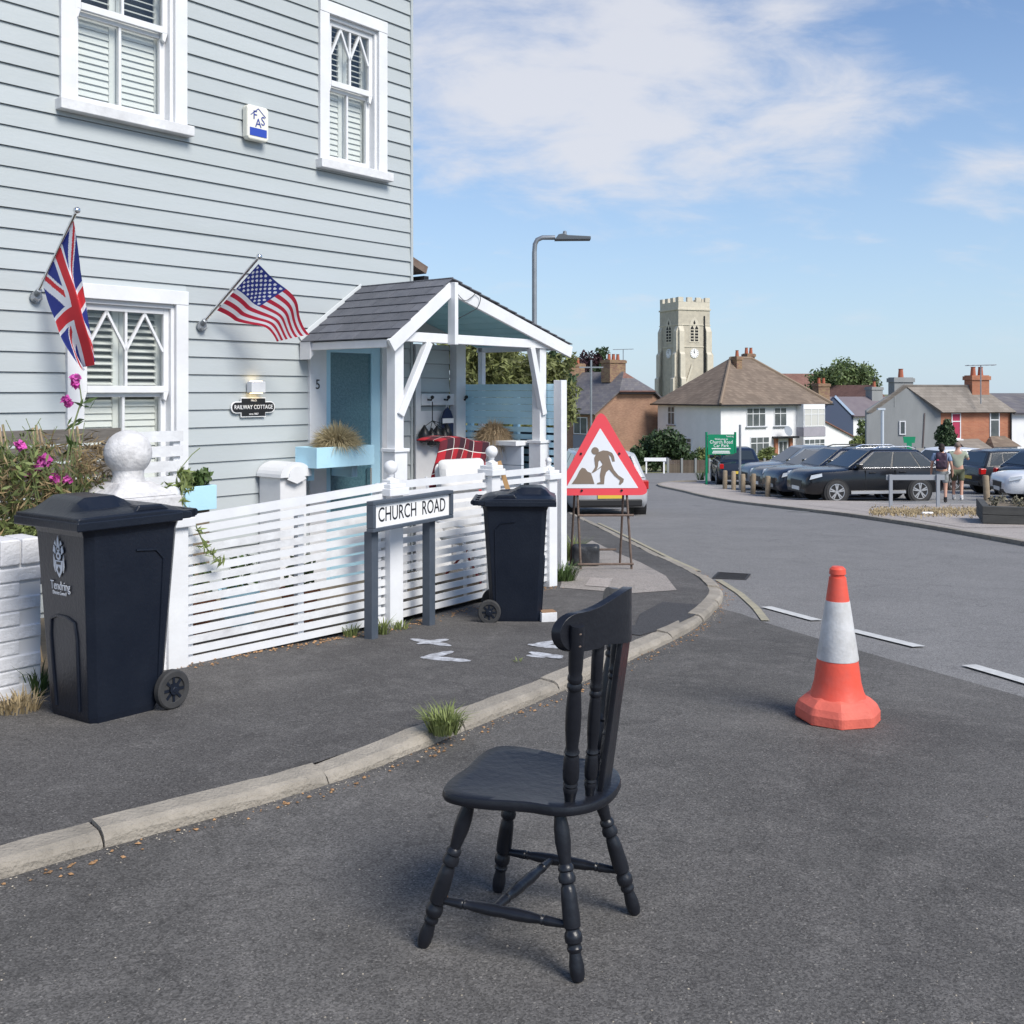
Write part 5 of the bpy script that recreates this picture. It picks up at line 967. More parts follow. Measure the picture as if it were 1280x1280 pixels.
# ------------------------------------------------------------------ cars
CG = mat('car_glass', (.03, .038, .042), .05, spec=1.0); TRIMB = mat('black_trim', (.015, .015, .016), .5); HEADL = mat('headlamp', (.55, .6, .65), .12, spec=.8); TAILL = mat('tail_lamp', (.45, .015, .015), .2); PLW = mat('white_plate', (.75, .75, .72), .5); PLY = mat('yellow_plate', (.70, .50, .06), .5); ALLOY = mat('alloy', (.62, .63, .65), .3, metal=.7)
def paint(n, c): return mat('car_paint_'+n, c, .22, spec=.45, coat=.35)
def car(name, label, loc, rz, col, L=4.4, W=1.82, Hh=1.6, kind='suv', group=None, chrome=False, rails=False):
    r = root(name, label, 'car', loc, rz, group)       # +x = front
    wb = L*.595; xf = wb/2+.02; xr = -wb/2+.02; x0, x1 = -L/2, L/2; wr = .345 if Hh > 1.55 else .315; w = W/2
    hood = Hh*.625; belt = Hh*.645; sill = .26
    st = [(x0, .42, hood*.72, w*.80), (x0+.06, .36, hood*.94, w*.90), (x0+.22, .30, belt*1.01, w*.965), (xr-.05, sill, belt*1.01, w), (0, sill, belt, w), (xf-.55, sill, belt*.985, w), (xf-.1, sill, hood*.97, w), (x1-.45, .27, hood*.945, w*.97), (x1-.17, .27, hood*.88, w*.92), (x1-.04, .29, hood*.76, w*.84), (x1, .34, hood*.60, w*.76)]
    k = MB(); vs = []; m_ = 9
    for x, zl, zt, ww in st:
        pr = [(0, zl), (ww*.9, zl), (ww*.985, zl+.10), (ww, zl+(zt-zl)*.5), (ww*.985, zl+(zt-zl)*.78), (ww*.94, zt-.03), (ww*.86, zt), (ww*.45, zt+.025), (0, zt+.032)]
        vs += [(x, y, z) for y, z in pr]+[(x, -y, z) for y, z in pr[-2:0:-1]]
    nn = len(vs)//len(st); k.add(vs, [(i*nn+j, i*nn+(j+1) % nn, (i+1)*nn+(j+1) % nn, (i+1)*nn+j) for i in range(len(st)-1) for j in range(nn)]+[tuple(range(nn-1, -1, -1)), tuple((len(st)-1)*nn+j for j in range(nn))])
    B = obj('body', k, col, r, smooth=True)
    bz = belt-.01; bx0, bx1 = x0+.16, xf-.42; rx0, rx1 = x0+(.78 if kind != 'estate' else .42), xf-1.22+.0; wb_, wt_ = w*.90, w*.70
    if kind == 'coupe': rx0 = x0+1.15; bx0 = x0+.35
    q = {'b': [(bx0, -wb_, bz), (bx1, -wb_, bz), (bx1, wb_, bz), (bx0, wb_, bz)], 't': [(rx0, -wt_, Hh-.06), (rx1, -wt_, Hh-.04), (rx1, wt_, Hh-.04), (rx0, wt_, Hh-.06)]}
    bb, tt = [Vector(p) for p in q['b']], [Vector(p) for p in q['t']]; k = MB(); mid = [(Vector((rx0*.7+rx1*.3, y, Hh)), Vector((rx0*.3+rx1*.7, y, Hh))) for y in (-wt_*.7, wt_*.7)]
    tp = [mid[0][0], mid[0][1], mid[1][1], mid[1][0]]
    k.add(bb+tt+tp, [(0, 1, 5, 4), (1, 2, 6, 5), (2, 3, 7, 6), (3, 0, 4, 7), (4, 5, 9, 8), (5, 6, 10, 9), (6, 7, 11, 10), (7, 4, 8, 11), (8, 9, 10, 11)]); obj('cabin', k, col, r, smooth=True, bevel=.06)
    def pane(nm, A, Bq, Cq, D, s0, s1, t0, t1, o_=.009):
        f_ = lambda s, t: (A.lerp(Bq, s)).lerp(D.lerp(Cq, s), t); P = [f_(s0, t0), f_(s1, t0), f_(s1, t1), f_(s0, t1)]; n_ = (P[1]-P[0]).cross(P[3]-P[0]).normalized(); k = MB(); k.slab(*[p+n_*o_ for p in P], .012); return obj(nm, k, CG, r)
    pane('windscreen', bb[1], bb[2], tt[2], tt[1], .07, .93, .06, .93); pane('rear_window', bb[3], bb[0], tt[0], tt[3], .1, .9, .2, .88)
    for A, Bq, Cq, D in ((bb[0], bb[1], tt[1], tt[0]), (bb[2], bb[3], tt[3], tt[2])):
        fl = A.x > Bq.x; sp_l = [(.06, .22), (.24, .535), (.56, .90)] if not fl else [(.10, .44), (.465, .76), (.78, .94)]
        for a, b_ in sp_l: pane('side_window', A, Bq, Cq, D, a, b_, .08, .88)
        if chrome:
            f_ = lambda s, t: (A.lerp(Bq, s)).lerp(D.lerp(Cq, s), t); sg = -1 if A.y < 0 else 1; k = MB(); pts = [f_(.05, .03), f_(.04, .5), f_(.1, .93), f_(.9, .93), f_(.93, .5), f_(.95, .03), f_(.05, .03)]; k.tube([p+Vector((0, sg*.012, .0)) for p in pts], .007, 5); obj('chrome_trim', k, CHROME, r)
    for sg in (-1, 1):
        for x in (xf, xr):
            y = sg*(w-.10); k = MB(); k.turn((x, sg*(w-.25), wr), (x, sg*(w+.004), wr), [(0, wr+.05), (1, wr+.05)], 26); obj('wheel_arch', k, TRIMB, r)
            k = MB(); k.turn((x, sg*(w-.22), wr), (x, sg*(w+.02), wr), [(0, wr*.7), (0, wr*.95), (.1, wr), (.9, wr), (1, wr*.95), (1, wr*.70), (.9, wr*.68)], 28); wh = obj('wheel', k, TYRE, r, smooth=True)
            k = MB(); k.turn((x, sg*(w-.02), wr), (x, sg*(w+.012), wr), [(0, wr*.14), (1, wr*.12)], 12)
            for a in range(5):
                for d_ in (-.13, .13): an = a*1.2566+d_+.3; k.beam((x+math.cos(an)*wr*.1, sg*(w+.006), wr+math.sin(an)*wr*.1), (x+math.cos(an*1+d_*.2)*wr*.68, sg*(w+.006), wr+math.sin(an+d_*.2)*wr*.68), .035, .02, (0, 1, 0))
            ring = [(x+math.cos(t*.2244)*wr*.68, sg*(w+.004), wr+math.sin(t*.2244)*wr*.68) for t in range(29)]; k.tube(ring, .014, 6); obj('rim', k, ALLOY, wh)
        k = MB(); k.box(bx1-.35, bx1-.20, sg*(w*.93), sg*(w+.13), bz+.02, bz+.16); obj('wing_mirror', k, col, r, bevel=.03)
        k = MB(); k.slab((x1-.42, sg*w*.985, hood*.80), (x1-.075, sg*w*.87, hood*.70), (x1-.12, sg*w*.885, hood*.83), (x1-.42, sg*w*.965, hood*.89), .05*sg); obj('headlight', k, HEADL, r)
        k = MB(); k.box(x0-.005, x0+.20, sg*w*.76, sg*w*.935, hood*.76, hood*.96); obj('tail_light', k, TAILL, r, bevel=.02)
        k = MB(); k.box(xr+.45, xf-.45, sg*(w-.04), sg*(w+.006), sill+.02, sill+.10); obj('sill_trim', k, ALLOY if chrome else TRIMB, r)
        k = MB(); k.box(.10, .30, sg*(w-.02), sg*(w+.02), belt*.86, belt*.885); k.box(-.85, -.65, sg*(w-.02), sg*(w+.02), belt*.87, belt*.895); obj('door_handle', k, col, r)
        k = MB(); k.box(.42, .428, sg*(w-.03), sg*(w+.001), sill+.12, belt*.95); k.box(-.52, -.512, sg*(w-.03), sg*(w+.001), sill+.12, belt*.95); obj('door_gap', k, TRIMB, r)
        if rails: k = MB(); k.tube([(rx0+.1, sg*wt_*.88, Hh-.02), (rx0+.3, sg*wt_*.88, Hh+.05), (rx1-.3, sg*wt_*.88, Hh+.05), (rx1-.1, sg*wt_*.88, Hh-.01)], .018, 6); obj('roof_rail', k, CHROME if chrome else TRIMB, r)
    k = MB(); k.prism([(-w*.42, hood*.42), (w*.42, hood*.42), (w*.46, hood*.66), (-w*.46, hood*.66)], x1-.06, x1+.012, Matrix.Rotation(R(-90), 4, 'Z') @ Matrix.Scale(-1, 4, (1, 0, 0)) @ Matrix.Scale(1, 4)); 
    k = MB(); k.box(x1-.08, x1+.010, -w*.44, w*.44, hood*.44, hood*.66); obj('grille', k, TRIMB, r, bevel=.02); k = MB(); k.box(x1-.05, x1+.022, -.26, .26, hood*.36, hood*.36+.11); obj('number_plate', k, PLW, r); k = MB(); k.box(x0-.022, x0+.05, -.26, .26, hood*.56, hood*.56+.11); obj('number_plate', k, PLY, r)
    k = MB(); k.box(x0-.012, x0+.2, -w*.78, w*.78, .34, .50); obj('bumper', k, TRIMB, r, bevel=.03); k = MB(); k.box(x1-.2, x1+.006, -w*.70, w*.70, .28, .40); obj('bumper', k, TRIMB, r, bevel=.03); return r
def cz(x, y, dz=.03): return (x, y, g(y)+dz)
BLK = paint('black', (.006, .007, .010)); NVY = paint('navy', (.012, .018, .035)); GRB = paint('grey_blue', (.13, .16, .20)); WHT = paint('white', (.72, .73, .75)); SIL = paint('silver', (.42, .43, .45))
grp = 'cars in the car park'
car('parked_car', 'black SUV with chrome window trim nearest in the parked row', cz(10.75, 31.7), R(188), BLK, 4.4, 1.83, 1.6, group=grp, chrome=True, rails=True)
car('parked_car', 'dark SUV second in the row behind the nearest black one', cz(10.65, 34.2), R(187), NVY, 4.5, 1.85, 1.64, group=grp, rails=True)
car('parked_car', 'black hatchback third in the parked row', cz(10.7, 36.7), R(186), BLK, 4.3, 1.8, 1.58, group=grp)
car('parked_car', 'grey-blue high-roofed car last in the row by the bollards', cz(10.85, 39.4), R(186), GRB, 4.25, 1.8, 1.68, group=grp)
car('parked_car', 'navy car showing its yellow rear plate behind the green sign', cz(9.75, 45.5), R(84), NVY, 4.4, 1.82, 1.62, group=grp)
car('parked_car', 'white SUV with red tail lights beyond the two walkers', cz(17.6, 40.2), R(15), WHT, 4.4, 1.82, 1.62, group=grp)
car('parked_car', 'dark grey estate car right of the walkers', cz(18.2, 36.6), R(5), paint('dark_grey', (.03, .032, .036)), 4.5, 1.82, 1.58, 'estate', group=grp)
car('parked_car', 'black hatchback with lit red tail light at the right edge', cz(17.9, 33.4), R(8), BLK, 4.2, 1.8, 1.55, group=grp)
car('parked_car', 'white coupe facing left at the right edge', cz(16.5, 30.4), R(172), WHT, 4.4, 1.78, 1.42, 'coupe', group=grp)
car('silver_estate', 'silver car parked at the kerb behind the roadworks sign', (1.86, 23.4, g(23.4)), R(94), SIL, 4.3, 1.7, 1.46, 'estate')
# ------------------------------------------------------------------ far buildings
TILE = brick_mat('brown_roof_tile', (.15, .112, .085), (.215, .165, .125), (.10, .075, .055), .34, .17); TILE2 = brick_mat('grey_slate_roof', (.11, .105, .12), (.16, .15, .15), (.075, .07, .08), .36, .17); TILER = brick_mat('red_roof_tile', (.17, .085, .065), (.21, .11, .085), (.11, .06, .048), .3, .15); TILET = brick_mat('tan_slate_roof', (.20, .175, .15), (.26, .23, .20), (.14, .12, .10), .36, .15); 
TILEP = mat('purple_slate_roof', (.15, .125, .14), .9, (.19, .165, .175), 1.0, .3)
RW = mat('white_render', (.82, .82, .83), .8, (.70, .71, .72), 1.2, .2); BRK = brick_mat('brown_brick', (.26, .14, .09), (.33, .19, .12), (.30, .22, .17)); BRO = brick_mat('orange_brick', (.36, .13, .07), (.42, .17, .09), (.34, .2, .14)); BRC = brick_mat('chimney_brick', (.20, .10, .07), (.30, .20, .10), (.2, .17, .14)); GRN = mat('grey_cement_render', (.30, .31, .31), .9, (.21, .22, .22), .8, .2, .3, 20, stretch=(1, 1, .35))
POT = mat('chimney_pot', (.36, .11, .06), .8); WGL = mat('far_window_glass', (.03, .04, .05), .1, (.16, .18, .18), .9, .1); CURT = mat('pale_curtain', (.55, .55, .52), .7); PINKC = mat('pink_blind', (.40, .03, .08), .6)
def hwin(parent, face, x, z, w, h, cols=2, rows=2, ledge=True, gm=None):   # window on a wall plane given by matrix face (x along wall, -y outward)
    k = MB(); t = .06
    k.box(x-w/2, x-w/2+t, -.05, .02, z, z+h, face); k.box(x+w/2-t, x+w/2, -.05, .02, z, z+h, face); k.box(x-w/2+t, x+w/2-t, -.05, .02, z, z+t, face); k.box(x-w/2+t, x+w/2-t, -.05, .02, z+h-t, z+h, face)
    for c in range(1, cols): xx = x-w/2+w*c/cols; k.box(xx-t/2, xx+t/2, -.05, .02, z+t, z+h-t, face)
    if rows > 1:
        zz = z+h*.68
        for c in range(cols): a = x-w/2+w*c/cols+(t if c == 0 else t/2); b = x-w/2+w*(c+1)/cols-(t if c == cols-1 else t/2); k.box(a, b, -.048, .02, zz-t/2, zz+t/2, face)
    W0 = obj('window', k, WHITE, parent)
    for c in range(cols):
        a = x-w/2+w*c/cols+t/2; b = x-w/2+w*(c+1)/cols-t/2
        for (p, q) in (((z+t/2, z+h*.68-t/2), (z+h*.68+t/2, z+h-t/2)) if rows > 1 else ((z+t/2, z+h-t/2),)): k = MB(); k.box(a, b, -.025, .0, p, q, face); obj('pane', k, gm or WGL, W0)
    if ledge: k = MB(); k.box(x-w/2-.1, x+w/2+.1, -.14, .02, z-.09, z-.003, face); obj('sill', k, GALV if ledge == 1 else WHITE, W0)
    return W0
def chimney(parent, x, y, z0, z1, sx, sy, pots=2, m=None):
    k = MB(); k.box(x-sx, x+sx, y-sy, y+sy, z0, z1); k.box(x-sx-.07, x+sx+.07, y-sy-.07, y+sy+.07, z1-.28, z1-.05); c = obj('chimney', k, m or BRC, parent)
    for i in range(pots): q = (i-(pots-1)/2)*.5; k = MB(); px, py = (x+q, y) if sx >= sy else (x, y+q); k.turn((px, py, z1), (px, py, z1+.5), [(0, .16), (.9, .12), (1, .15)], 10); obj('chimney_pot', k, POT, c)
    return c
FX = Matrix.Identity(4)
def hip_roof(A, B, z0, z1, inset, ov=.35): return None
# corner house, white and lilac
yc = 80; b = at(901, 505, yc); zg_ = g(yc); th = R(30); ev = b.z-zg_
hs = root('white_corner_house', 'white rendered corner house with brown hipped roof and bay window', 'house', (b.x, yc, zg_), th)   # x along the front, y along the left side
LX, LY = 11.2, 7.8; k = MB(); k.box(0, LX, 0, LY, -1, ev); WL = obj('wall', k, RW, hs)
k = MB(); ov = .4; rz2 = at(915, 446, yc+3).z-zg_
k.add([(-ov, -ov, ev-.05), (LX+ov, -ov, ev-.05), (LX+ov, LY+ov, ev-.05), (-ov, LY+ov, ev-.05), (LX*.40, LY*.5, rz2), (LX*.60, LY*.5, rz2)], [(0, 1, 5, 4), (1, 2, 5), (2, 3, 4, 5), (3, 0, 4), (3, 2, 1, 0)]); RFo = obj('roof', k, TILE, hs)
k = MB(); k.box(-ov-.05, LX+ov+.05, -ov-.12, -ov-.002, ev-.16, ev-.04); k.box(-ov-.12, -ov-.002, -ov, LY+ov, ev-.16, ev-.04); obj('gutter', k, BLACK, RFo)
for a, b_ in (((-ov, -ov, ev), (LX*.4, LY*.5, rz2)), ((LX+ov, -ov, ev), (LX*.6, LY*.5, rz2)), ((LX*.4, LY*.5, rz2), (LX*.6, LY*.5, rz2))): k = MB(); k.tube([a, b_], .13, 6); obj('ridge_tile', k, mat('ridge_tan', (.24, .18, .13), .9), RFo)
chimney(RFo, LX*.40, LY*.40, rz2-1.3, rz2+.10, .28, .28, 1); chimney(RFo, LX*.68, LY*.66, rz2-1.6, rz2+.45, .42, .3, 2)
FL = Matrix.Translation((0, 0, 0)) @ Matrix.Rotation(R(-90), 4, 'Z')      # left face: local x -> -y
for x_, w_, cols in ((3.6, 2.0, 3), (6.2, 1.35, 2)): hwin(hs, FX, x_, 2.85, w_, 1.5, cols)
hwin(hs, FX, 4.0, .5, 2.0, 1.55, 3); hwin(hs, FL, -6.0, 2.9, .9, 1.5, 2); hwin(hs, FL, -4.0, .7, 1.1, 1.2, 2)
k = MB(); k.box(8.0, 10.4, -.75, -.01, -1, ev-.06); bay = obj('bay', k, RW, hs); k = MB(); k.box(7.98, 10.42, -.79, -.0, 2.0, 2.75); obj('hung_tiles', k, mat('lilac_tile', (.30, .29, .33), .8, (.36, .34, .38), 2, .3), bay); FB2 = Matrix.Translation((0, -.75, 0)); hwin(hs, FB2, 9.2, 2.8, 2.3, 1.45, 3, ledge=False, gm=CURT); hwin(hs, FB2, 9.2, .5, 2.3, 1.3, 4, ledge=False)
k = MB(); k.box(5.3, 7.6, -.7, -.01, 1.9, 2.05); obj('door_canopy', k, BLACK, hs); k = MB(); k.box(5.5, 5.8, -.2, -.01, -1, 1.89); k.box(7.1, 7.4, -.2, -.01, -1, 1.89); obj('door_pier', k, BRO, hs); k = MB(); k.box(5.9, 7.0, -.06, -.01, -.2, 1.85); dd = obj('door', k, WHITE, hs); k = MB(); k.box(6.05, 6.4, -.08, -.061, .7, 1.6); k.box(6.5, 6.85, -.08, -.061, .7, 1.6); obj('pane', k, WGL, dd)
k = MB(); k.turn((6.2, -.75, 2.45), (6.2, -.9, 2.5), [(0, .05), (.3, .3), (1, .42)], 14); obj('satellite_dish', k, GALV, hs)
k = MB(); k.add([(LX, .3, -1), (LX+4.6, .3, -1), (LX+4.6, .3, 1.4), (LX, .3, 3.2), (LX, 6, -1), (LX+4.6, 6, -1), (LX+4.6, 6, 1.4), (LX, 6, 3.2)], [(0, 1, 2, 3), (7, 6, 5, 4), (1, 5, 6, 2), (3, 2, 6, 7), (0, 3, 7, 4), (0, 4, 5, 1)]); le = obj('side_extension', k, RW, hs); k = MB(); k.slab((LX-.02, .1, 3.28), (LX+4.8, .1, 1.40), (LX+4.8, 6.1, 1.40), (LX-.02, 6.1, 3.28), .08); obj('extension_roof', k, TILER, le)
hwin(hs, Matrix.Translation((0, .3, 0)), LX+2.2, .55, 1.0, .5, 2, 1, ledge=False)
# brown brick terrace stepping down the hill
ye = 84; b = at(744, 515, ye); ax = math.atan2(.80, -.60)
bays = [('brown brick end house with half-hipped roof beyond the road', 0), ('middle terraced house with slate roof and coloured panels', 1), ('farthest terraced house of the brick row', 2)]
hr_ = None
for lb, i in bays:
    o_ = Vector((b.x, ye, 0))+Vector((math.cos(ax), math.sin(ax), 0))*(i*8.05); zg_ = g(ye)-i*.8; ev = b.z-.1-g(ye); r = root('terraced_house', lb, 'house', (o_.x, o_.y, zg_), ax, 'brick terrace beyond the road')   # x runs away along the row, y = left(facade) side is +y
    Wd = 8.8; k = MB(); rz2 = at(801, 465, ye).z-g(ye)
    k.box(0, 8, -Wd, 0, -2, ev); k.add([(0, 0, ev), (0, -Wd, ev), (0, -Wd*.5-1.9, ev+1.7), (0, -Wd*.5+1.9, ev+1.7)], [(0, 1, 2, 3)]); k.add([(.2, 0, ev), (.2, -Wd, ev), (.2, -Wd*.5-1.9, ev+1.7), (.2, -Wd*.5+1.9, ev+1.7)], [(3, 2, 1, 0)]); obj('wall', k, BRK, r, fixn=False)
    k = MB(); e = .35; xa = -.3 if i == 0 else 0; rp = ev+(rz2-ev); hx = 1.7 if i == 0 else 0; zh = ev+1.75; yh = 1.95
    k.add([(xa, e, ev-.15), (8.02, e, ev-.15), (8.02, -Wd/2, rp), (xa+hx, -Wd/2, rp), (xa, -Wd/2+yh, zh), (xa, -Wd-e, ev-.15), (8.02, -Wd-e, ev-.15), (xa, -Wd/2-yh, zh)], [(0, 1, 2, 3, 4), (5, 7, 3, 2, 6)]+([(4, 3, 7)] if i == 0 else [])); ro = obj('roof', k, [TILE2], r, fixn=False); sm = ro.modifiers.new('thick', 'SOLIDIFY'); sm.thickness = .12
    if i == 0:
        k = MB(); k.add([(xa-.03, -Wd/2+yh+.1, zh-.05), (xa-.03, -Wd/2-yh-.1, zh-.05), (xa+hx, -Wd/2, rp+.05)], [(0, 1, 2)]); h2 = obj('hip_slope', k, TILER, r); sm = h2.modifiers.new('thick', 'SOLIDIFY'); sm.thickness = .08; k = MB(); k.box(xa-.12, xa-.04, -Wd/2-yh-.1, -Wd/2+yh+.1, zh-.2, zh-.07); obj('gutter', k, BLACK, r)
    chimney(r, 2.2, -Wd/2+.4, rp-.8, rp+1.1, .55, .9, 3); chimney(r, 7.2, -Wd/2+.6, rp-.8, rp+.9, .5, .9, 3)
    FF = Matrix.Rotation(R(180), 4, 'Z')
    for x_ in (1.8, 5.6): hwin(r, FF, -x_, ev-1.75, 1.7, 1.4, 2, 1, ledge=False); hwin(r, FF, -x_, .4, 1.8, 1.4, 2, 1, ledge=False)
    for x_, m_ in ((1.8, mat('grey_panel', (.2, .22, .27), .7)), (5.6, mat('yellow_panel', (.40, .38, .2), .7))): k = MB(); k.box(x_-.9, x_+.9, .01, .06, ev-2.9, ev-1.8); obj('cladding_panel', k, m_, r)
k = MB(); k.tube([(0, 0, 0), (0, 0, 9.5)], .075, 8); k.box(-.9, .9, -.05, .05, 8.9, 9.0); q = at(739, 450, 78); obj('telegraph_pole', k, GALV, label='grey telegraph pole standing before the brick terrace', cat='pole', loc=(q.x, 78, q.z-9.5))
for (u, v, y, nm) in ((779, 437, 90, 'television aerial on the brick end house chimney'), (1226, 457, 60, 'television aerial on the orange brick chimney')):
    q = at(u, v, y); o = MB(); o.tube([(0, 0, -2.2), (0, 0, 0)], .035, 6); o.tube([(-.9, 0, 0), (.9, 0, .05)], .025, 6); [o.tube([(x_, -.25, .02), (x_, .25, .02)], .015, 5) for x_ in (-.8, -.5, -.2, .1, .4, .7)]; obj('aerial', o, GALV, label=nm, cat='aerial', loc=q)
# church tower and nave
yt = 170; b = at(848, 371, yt); zt_ = b.z; zg_ = g(yt); tw = root('church_tower', 'old stone church tower with battlements and white clock', 'church tower', (b.x, yt, zg_), R(22)); ST = mat('church_stone', (.56, .51, .41), .95, (.38, .35, .29), 1.3, .2, .8, 5); STL = mat('pale_ashlar', (.64, .59, .48), .9, (.50, .46, .38), 1.5, .3, .3, 5); Hh = zt_-zg_; WW = 6.0
k = MB(); k.box(0, WW, 0, WW, -2, Hh-2.1); obj('shaft', k, ST, tw); k = MB(); k.box(-.14, WW+.14, -.14, WW+.14, Hh-2.1, Hh-1.85); k.box(-.1, WW+.1, -.1, WW+.1, Hh-4.6, Hh-4.45); k.box(-.1, WW+.1, -.1, WW+.1, Hh-8.2, Hh-8.05); obj('string_course', k, STL, tw); k = MB(); k.box(0.02, WW-.02, .02, WW-.02, Hh-1.85, Hh-.75); obj('parapet', k, STL, tw)
for sd in range(4):
    for j in range(4 if sd != 3 else 4):
        a = j*1.7; lo, hi = a, min(a+.95, WW)
        q = {0: (lo, hi, 0, .45), 1: (WW-.45, WW, lo, hi), 2: (lo, hi, WW-.45, WW), 3: (0, .45, lo, hi)}[sd]; e_ = .004*sd; k = MB(); k.box(q[0]+e_, q[1]-e_, q[2]+e_, q[3]-e_, Hh-.75, Hh-e_); obj('merlon', k, STL, tw)
for (px_, py_) in ((0, 0), (WW, 0), (0, WW), (WW, WW)):
    k = MB()
    for (zt2, ex) in ((Hh-5.6, .4), (Hh-9.4, .7), (Hh-13.4, 1.0)):
        sx, sy = (-1 if px_ == 0 else 1), (-1 if py_ == 0 else 1); tk = .9
        for (dx, dy) in ((sx*ex, 0), (0, sy*ex)):
            if dx: x0_, x1_ = sorted((px_, px_+dx)); y0_, y1_ = sorted((py_, py_-sy*tk)); k.add([(px_, y0_, -2), (px_+dx, y0_, -2), (px_+dx, y1_, -2), (px_, y1_, -2), (px_, y0_, zt2+.9), (px_+dx, y0_, zt2), (px_+dx, y1_, zt2), (px_, y1_, zt2+.9)], [(0, 3, 2, 1), (4, 5, 6, 7), (0, 1, 5, 4), (1, 2, 6, 5), (2, 3, 7, 6), (3, 0, 4, 7)])
            else: x0_, x1_ = sorted((px_, px_-sx*tk)); k.add([(x0_, py_, -2), (x1_, py_, -2), (x1_, py_+dy, -2), (x0_, py_+dy, -2), (x0_, py_, zt2+.9), (x1_, py_, zt2+.9), (x1_, py_+dy, zt2), (x0_, py_+dy, zt2)], [(0, 3, 2, 1), (4, 5, 6, 7), (0, 1, 5, 4), (1, 2, 6, 5), (2, 3, 7, 6), (3, 0, 4, 7)])
    obj('buttress', k, STL, tw)
FLt = Matrix.Rotation(R(-90), 4, 'Z'); FLt = Matrix.Translation((0, 0, 0)) @ FLt
DK = mat('belfry_dark', (.015, .015, .017), .9)
for Fm, xc in ((FX, WW*.5), (FLt, -WW*.5)):
    zb_ = Hh-7.2; ar = [(-.95, zb_-.2), (.95, zb_-.2), (.95, zb_+2.4), (.7, zb_+3.3), (0, zb_+4.0), (-.7, zb_+3.3), (-.95, zb_+2.4)]; k = MB(); k.prism([(xc+x, z) for x, z in ar], -.06, -.005, Fm); wn = obj('belfry_window', k, STL, tw)
    for s_ in (-1, 1):
        l_ = [(s_*.42-.3, zb_), (s_*.42+.3, zb_), (s_*.42+.3, zb_+2.1), (s_*.42, zb_+2.6), (s_*.42-.3, zb_+2.1)]; k = MB(); k.prism([(xc+x, z) for x, z in l_], -.08, -.061, Fm); lt = obj('opening', k, DK, wn)
        for j in range(4): k = MB(); k.box(xc+s_*.42-.29, xc+s_*.42+.29, -.10, -.081, zb_+.3+j*.5, zb_+.43+j*.5, Fm); obj('louvre', k, STL, lt)
    k = MB(); k.prism([(xc-.22, zb_+2.95), (xc, zb_+2.65), (xc+.22, zb_+2.95), (xc, zb_+3.5)], -.08, -.061, Fm); obj('tracery', k, DK, wn)
    zc = Hh-9.2; k = MB(); circ = lambda q, n=28: [(xc+q*math.cos(6.283*i/n), zc+q*math.sin(6.283*i/n)) for i in range(n)]; k.prism(circ(.78), -.12, -.005, Fm); ck = obj('clock_face', k, LWHITE, tw); k = MB()
    for i in range(12): a = i*.5236; k.beam(Fm @ Vector((xc+.55*math.cos(a), -.13, zc+.55*math.sin(a))), Fm @ Vector((xc+.72*math.cos(a), -.13, zc+.72*math.sin(a))), .06, .02, (0, 1, 0))
    for a, ln in ((R(91), .56), (R(122), .38)): k.beam(Fm @ Vector((xc, -.14, zc)), Fm @ Vector((xc+ln*math.cos(a), -.14, zc+ln*math.sin(a))), .07, .02, (0, 1, 0))
    obj('clock_hands', k, BLACK, ck)
k = MB(); k.tube([(WW-1.1, -.12, -2), (WW-1.1, -.12, Hh-3)], .11, 8); obj('downpipe', k, BLACK, tw); k = MB(); k.prism([(1.0, Hh-15), (1.3, Hh-15), (2.6, Hh-11.4), (2.4, Hh-11.0)], -.25, -.01); obj('old_roof_line', k, STL, tw)
nv_ = root('church_nave', 'long red tiled church roof behind the corner house', 'church', (at(985, 470, 178).x-12, 178, g(178)), R(12)); zr = at(990, 466, 178).z-g(178)
k = MB(); k.box(0, 26, 0, 9, -1, zr-4.2); obj('wall', k, ST, nv_); k = MB(); k.prism([(-.4, zr-4.3), (9.4, zr-4.3), (4.5, zr)], 0, 26, Matrix.Rotation(R(90), 4, 'Z') @ Matrix.Diagonal((1, -1, 1, 1))); obj('roof', k, TILER, nv_)
ch_ = root('chapel', 'small chapel gable with a cross on top', 'chapel', (at(1094, 500, 120).x, 120, g(120)), R(20)); zr = at(1101, 481, 120).z-g(120); k = MB(); k.box(-2.5, 2.5, 0, 8, -1, zr-2.6); k.prism([(-2.7, zr-2.6), (2.7, zr-2.6), (0, zr)], 0, 8.2); obj('gable', k, TILER, ch_); k = MB(); k.box(-.06, .06, .1, .2, zr, zr+.9); k.box(-.3, .3, .1, .2, zr+.5, zr+.62); obj('cross', k, BLACK, ch_)
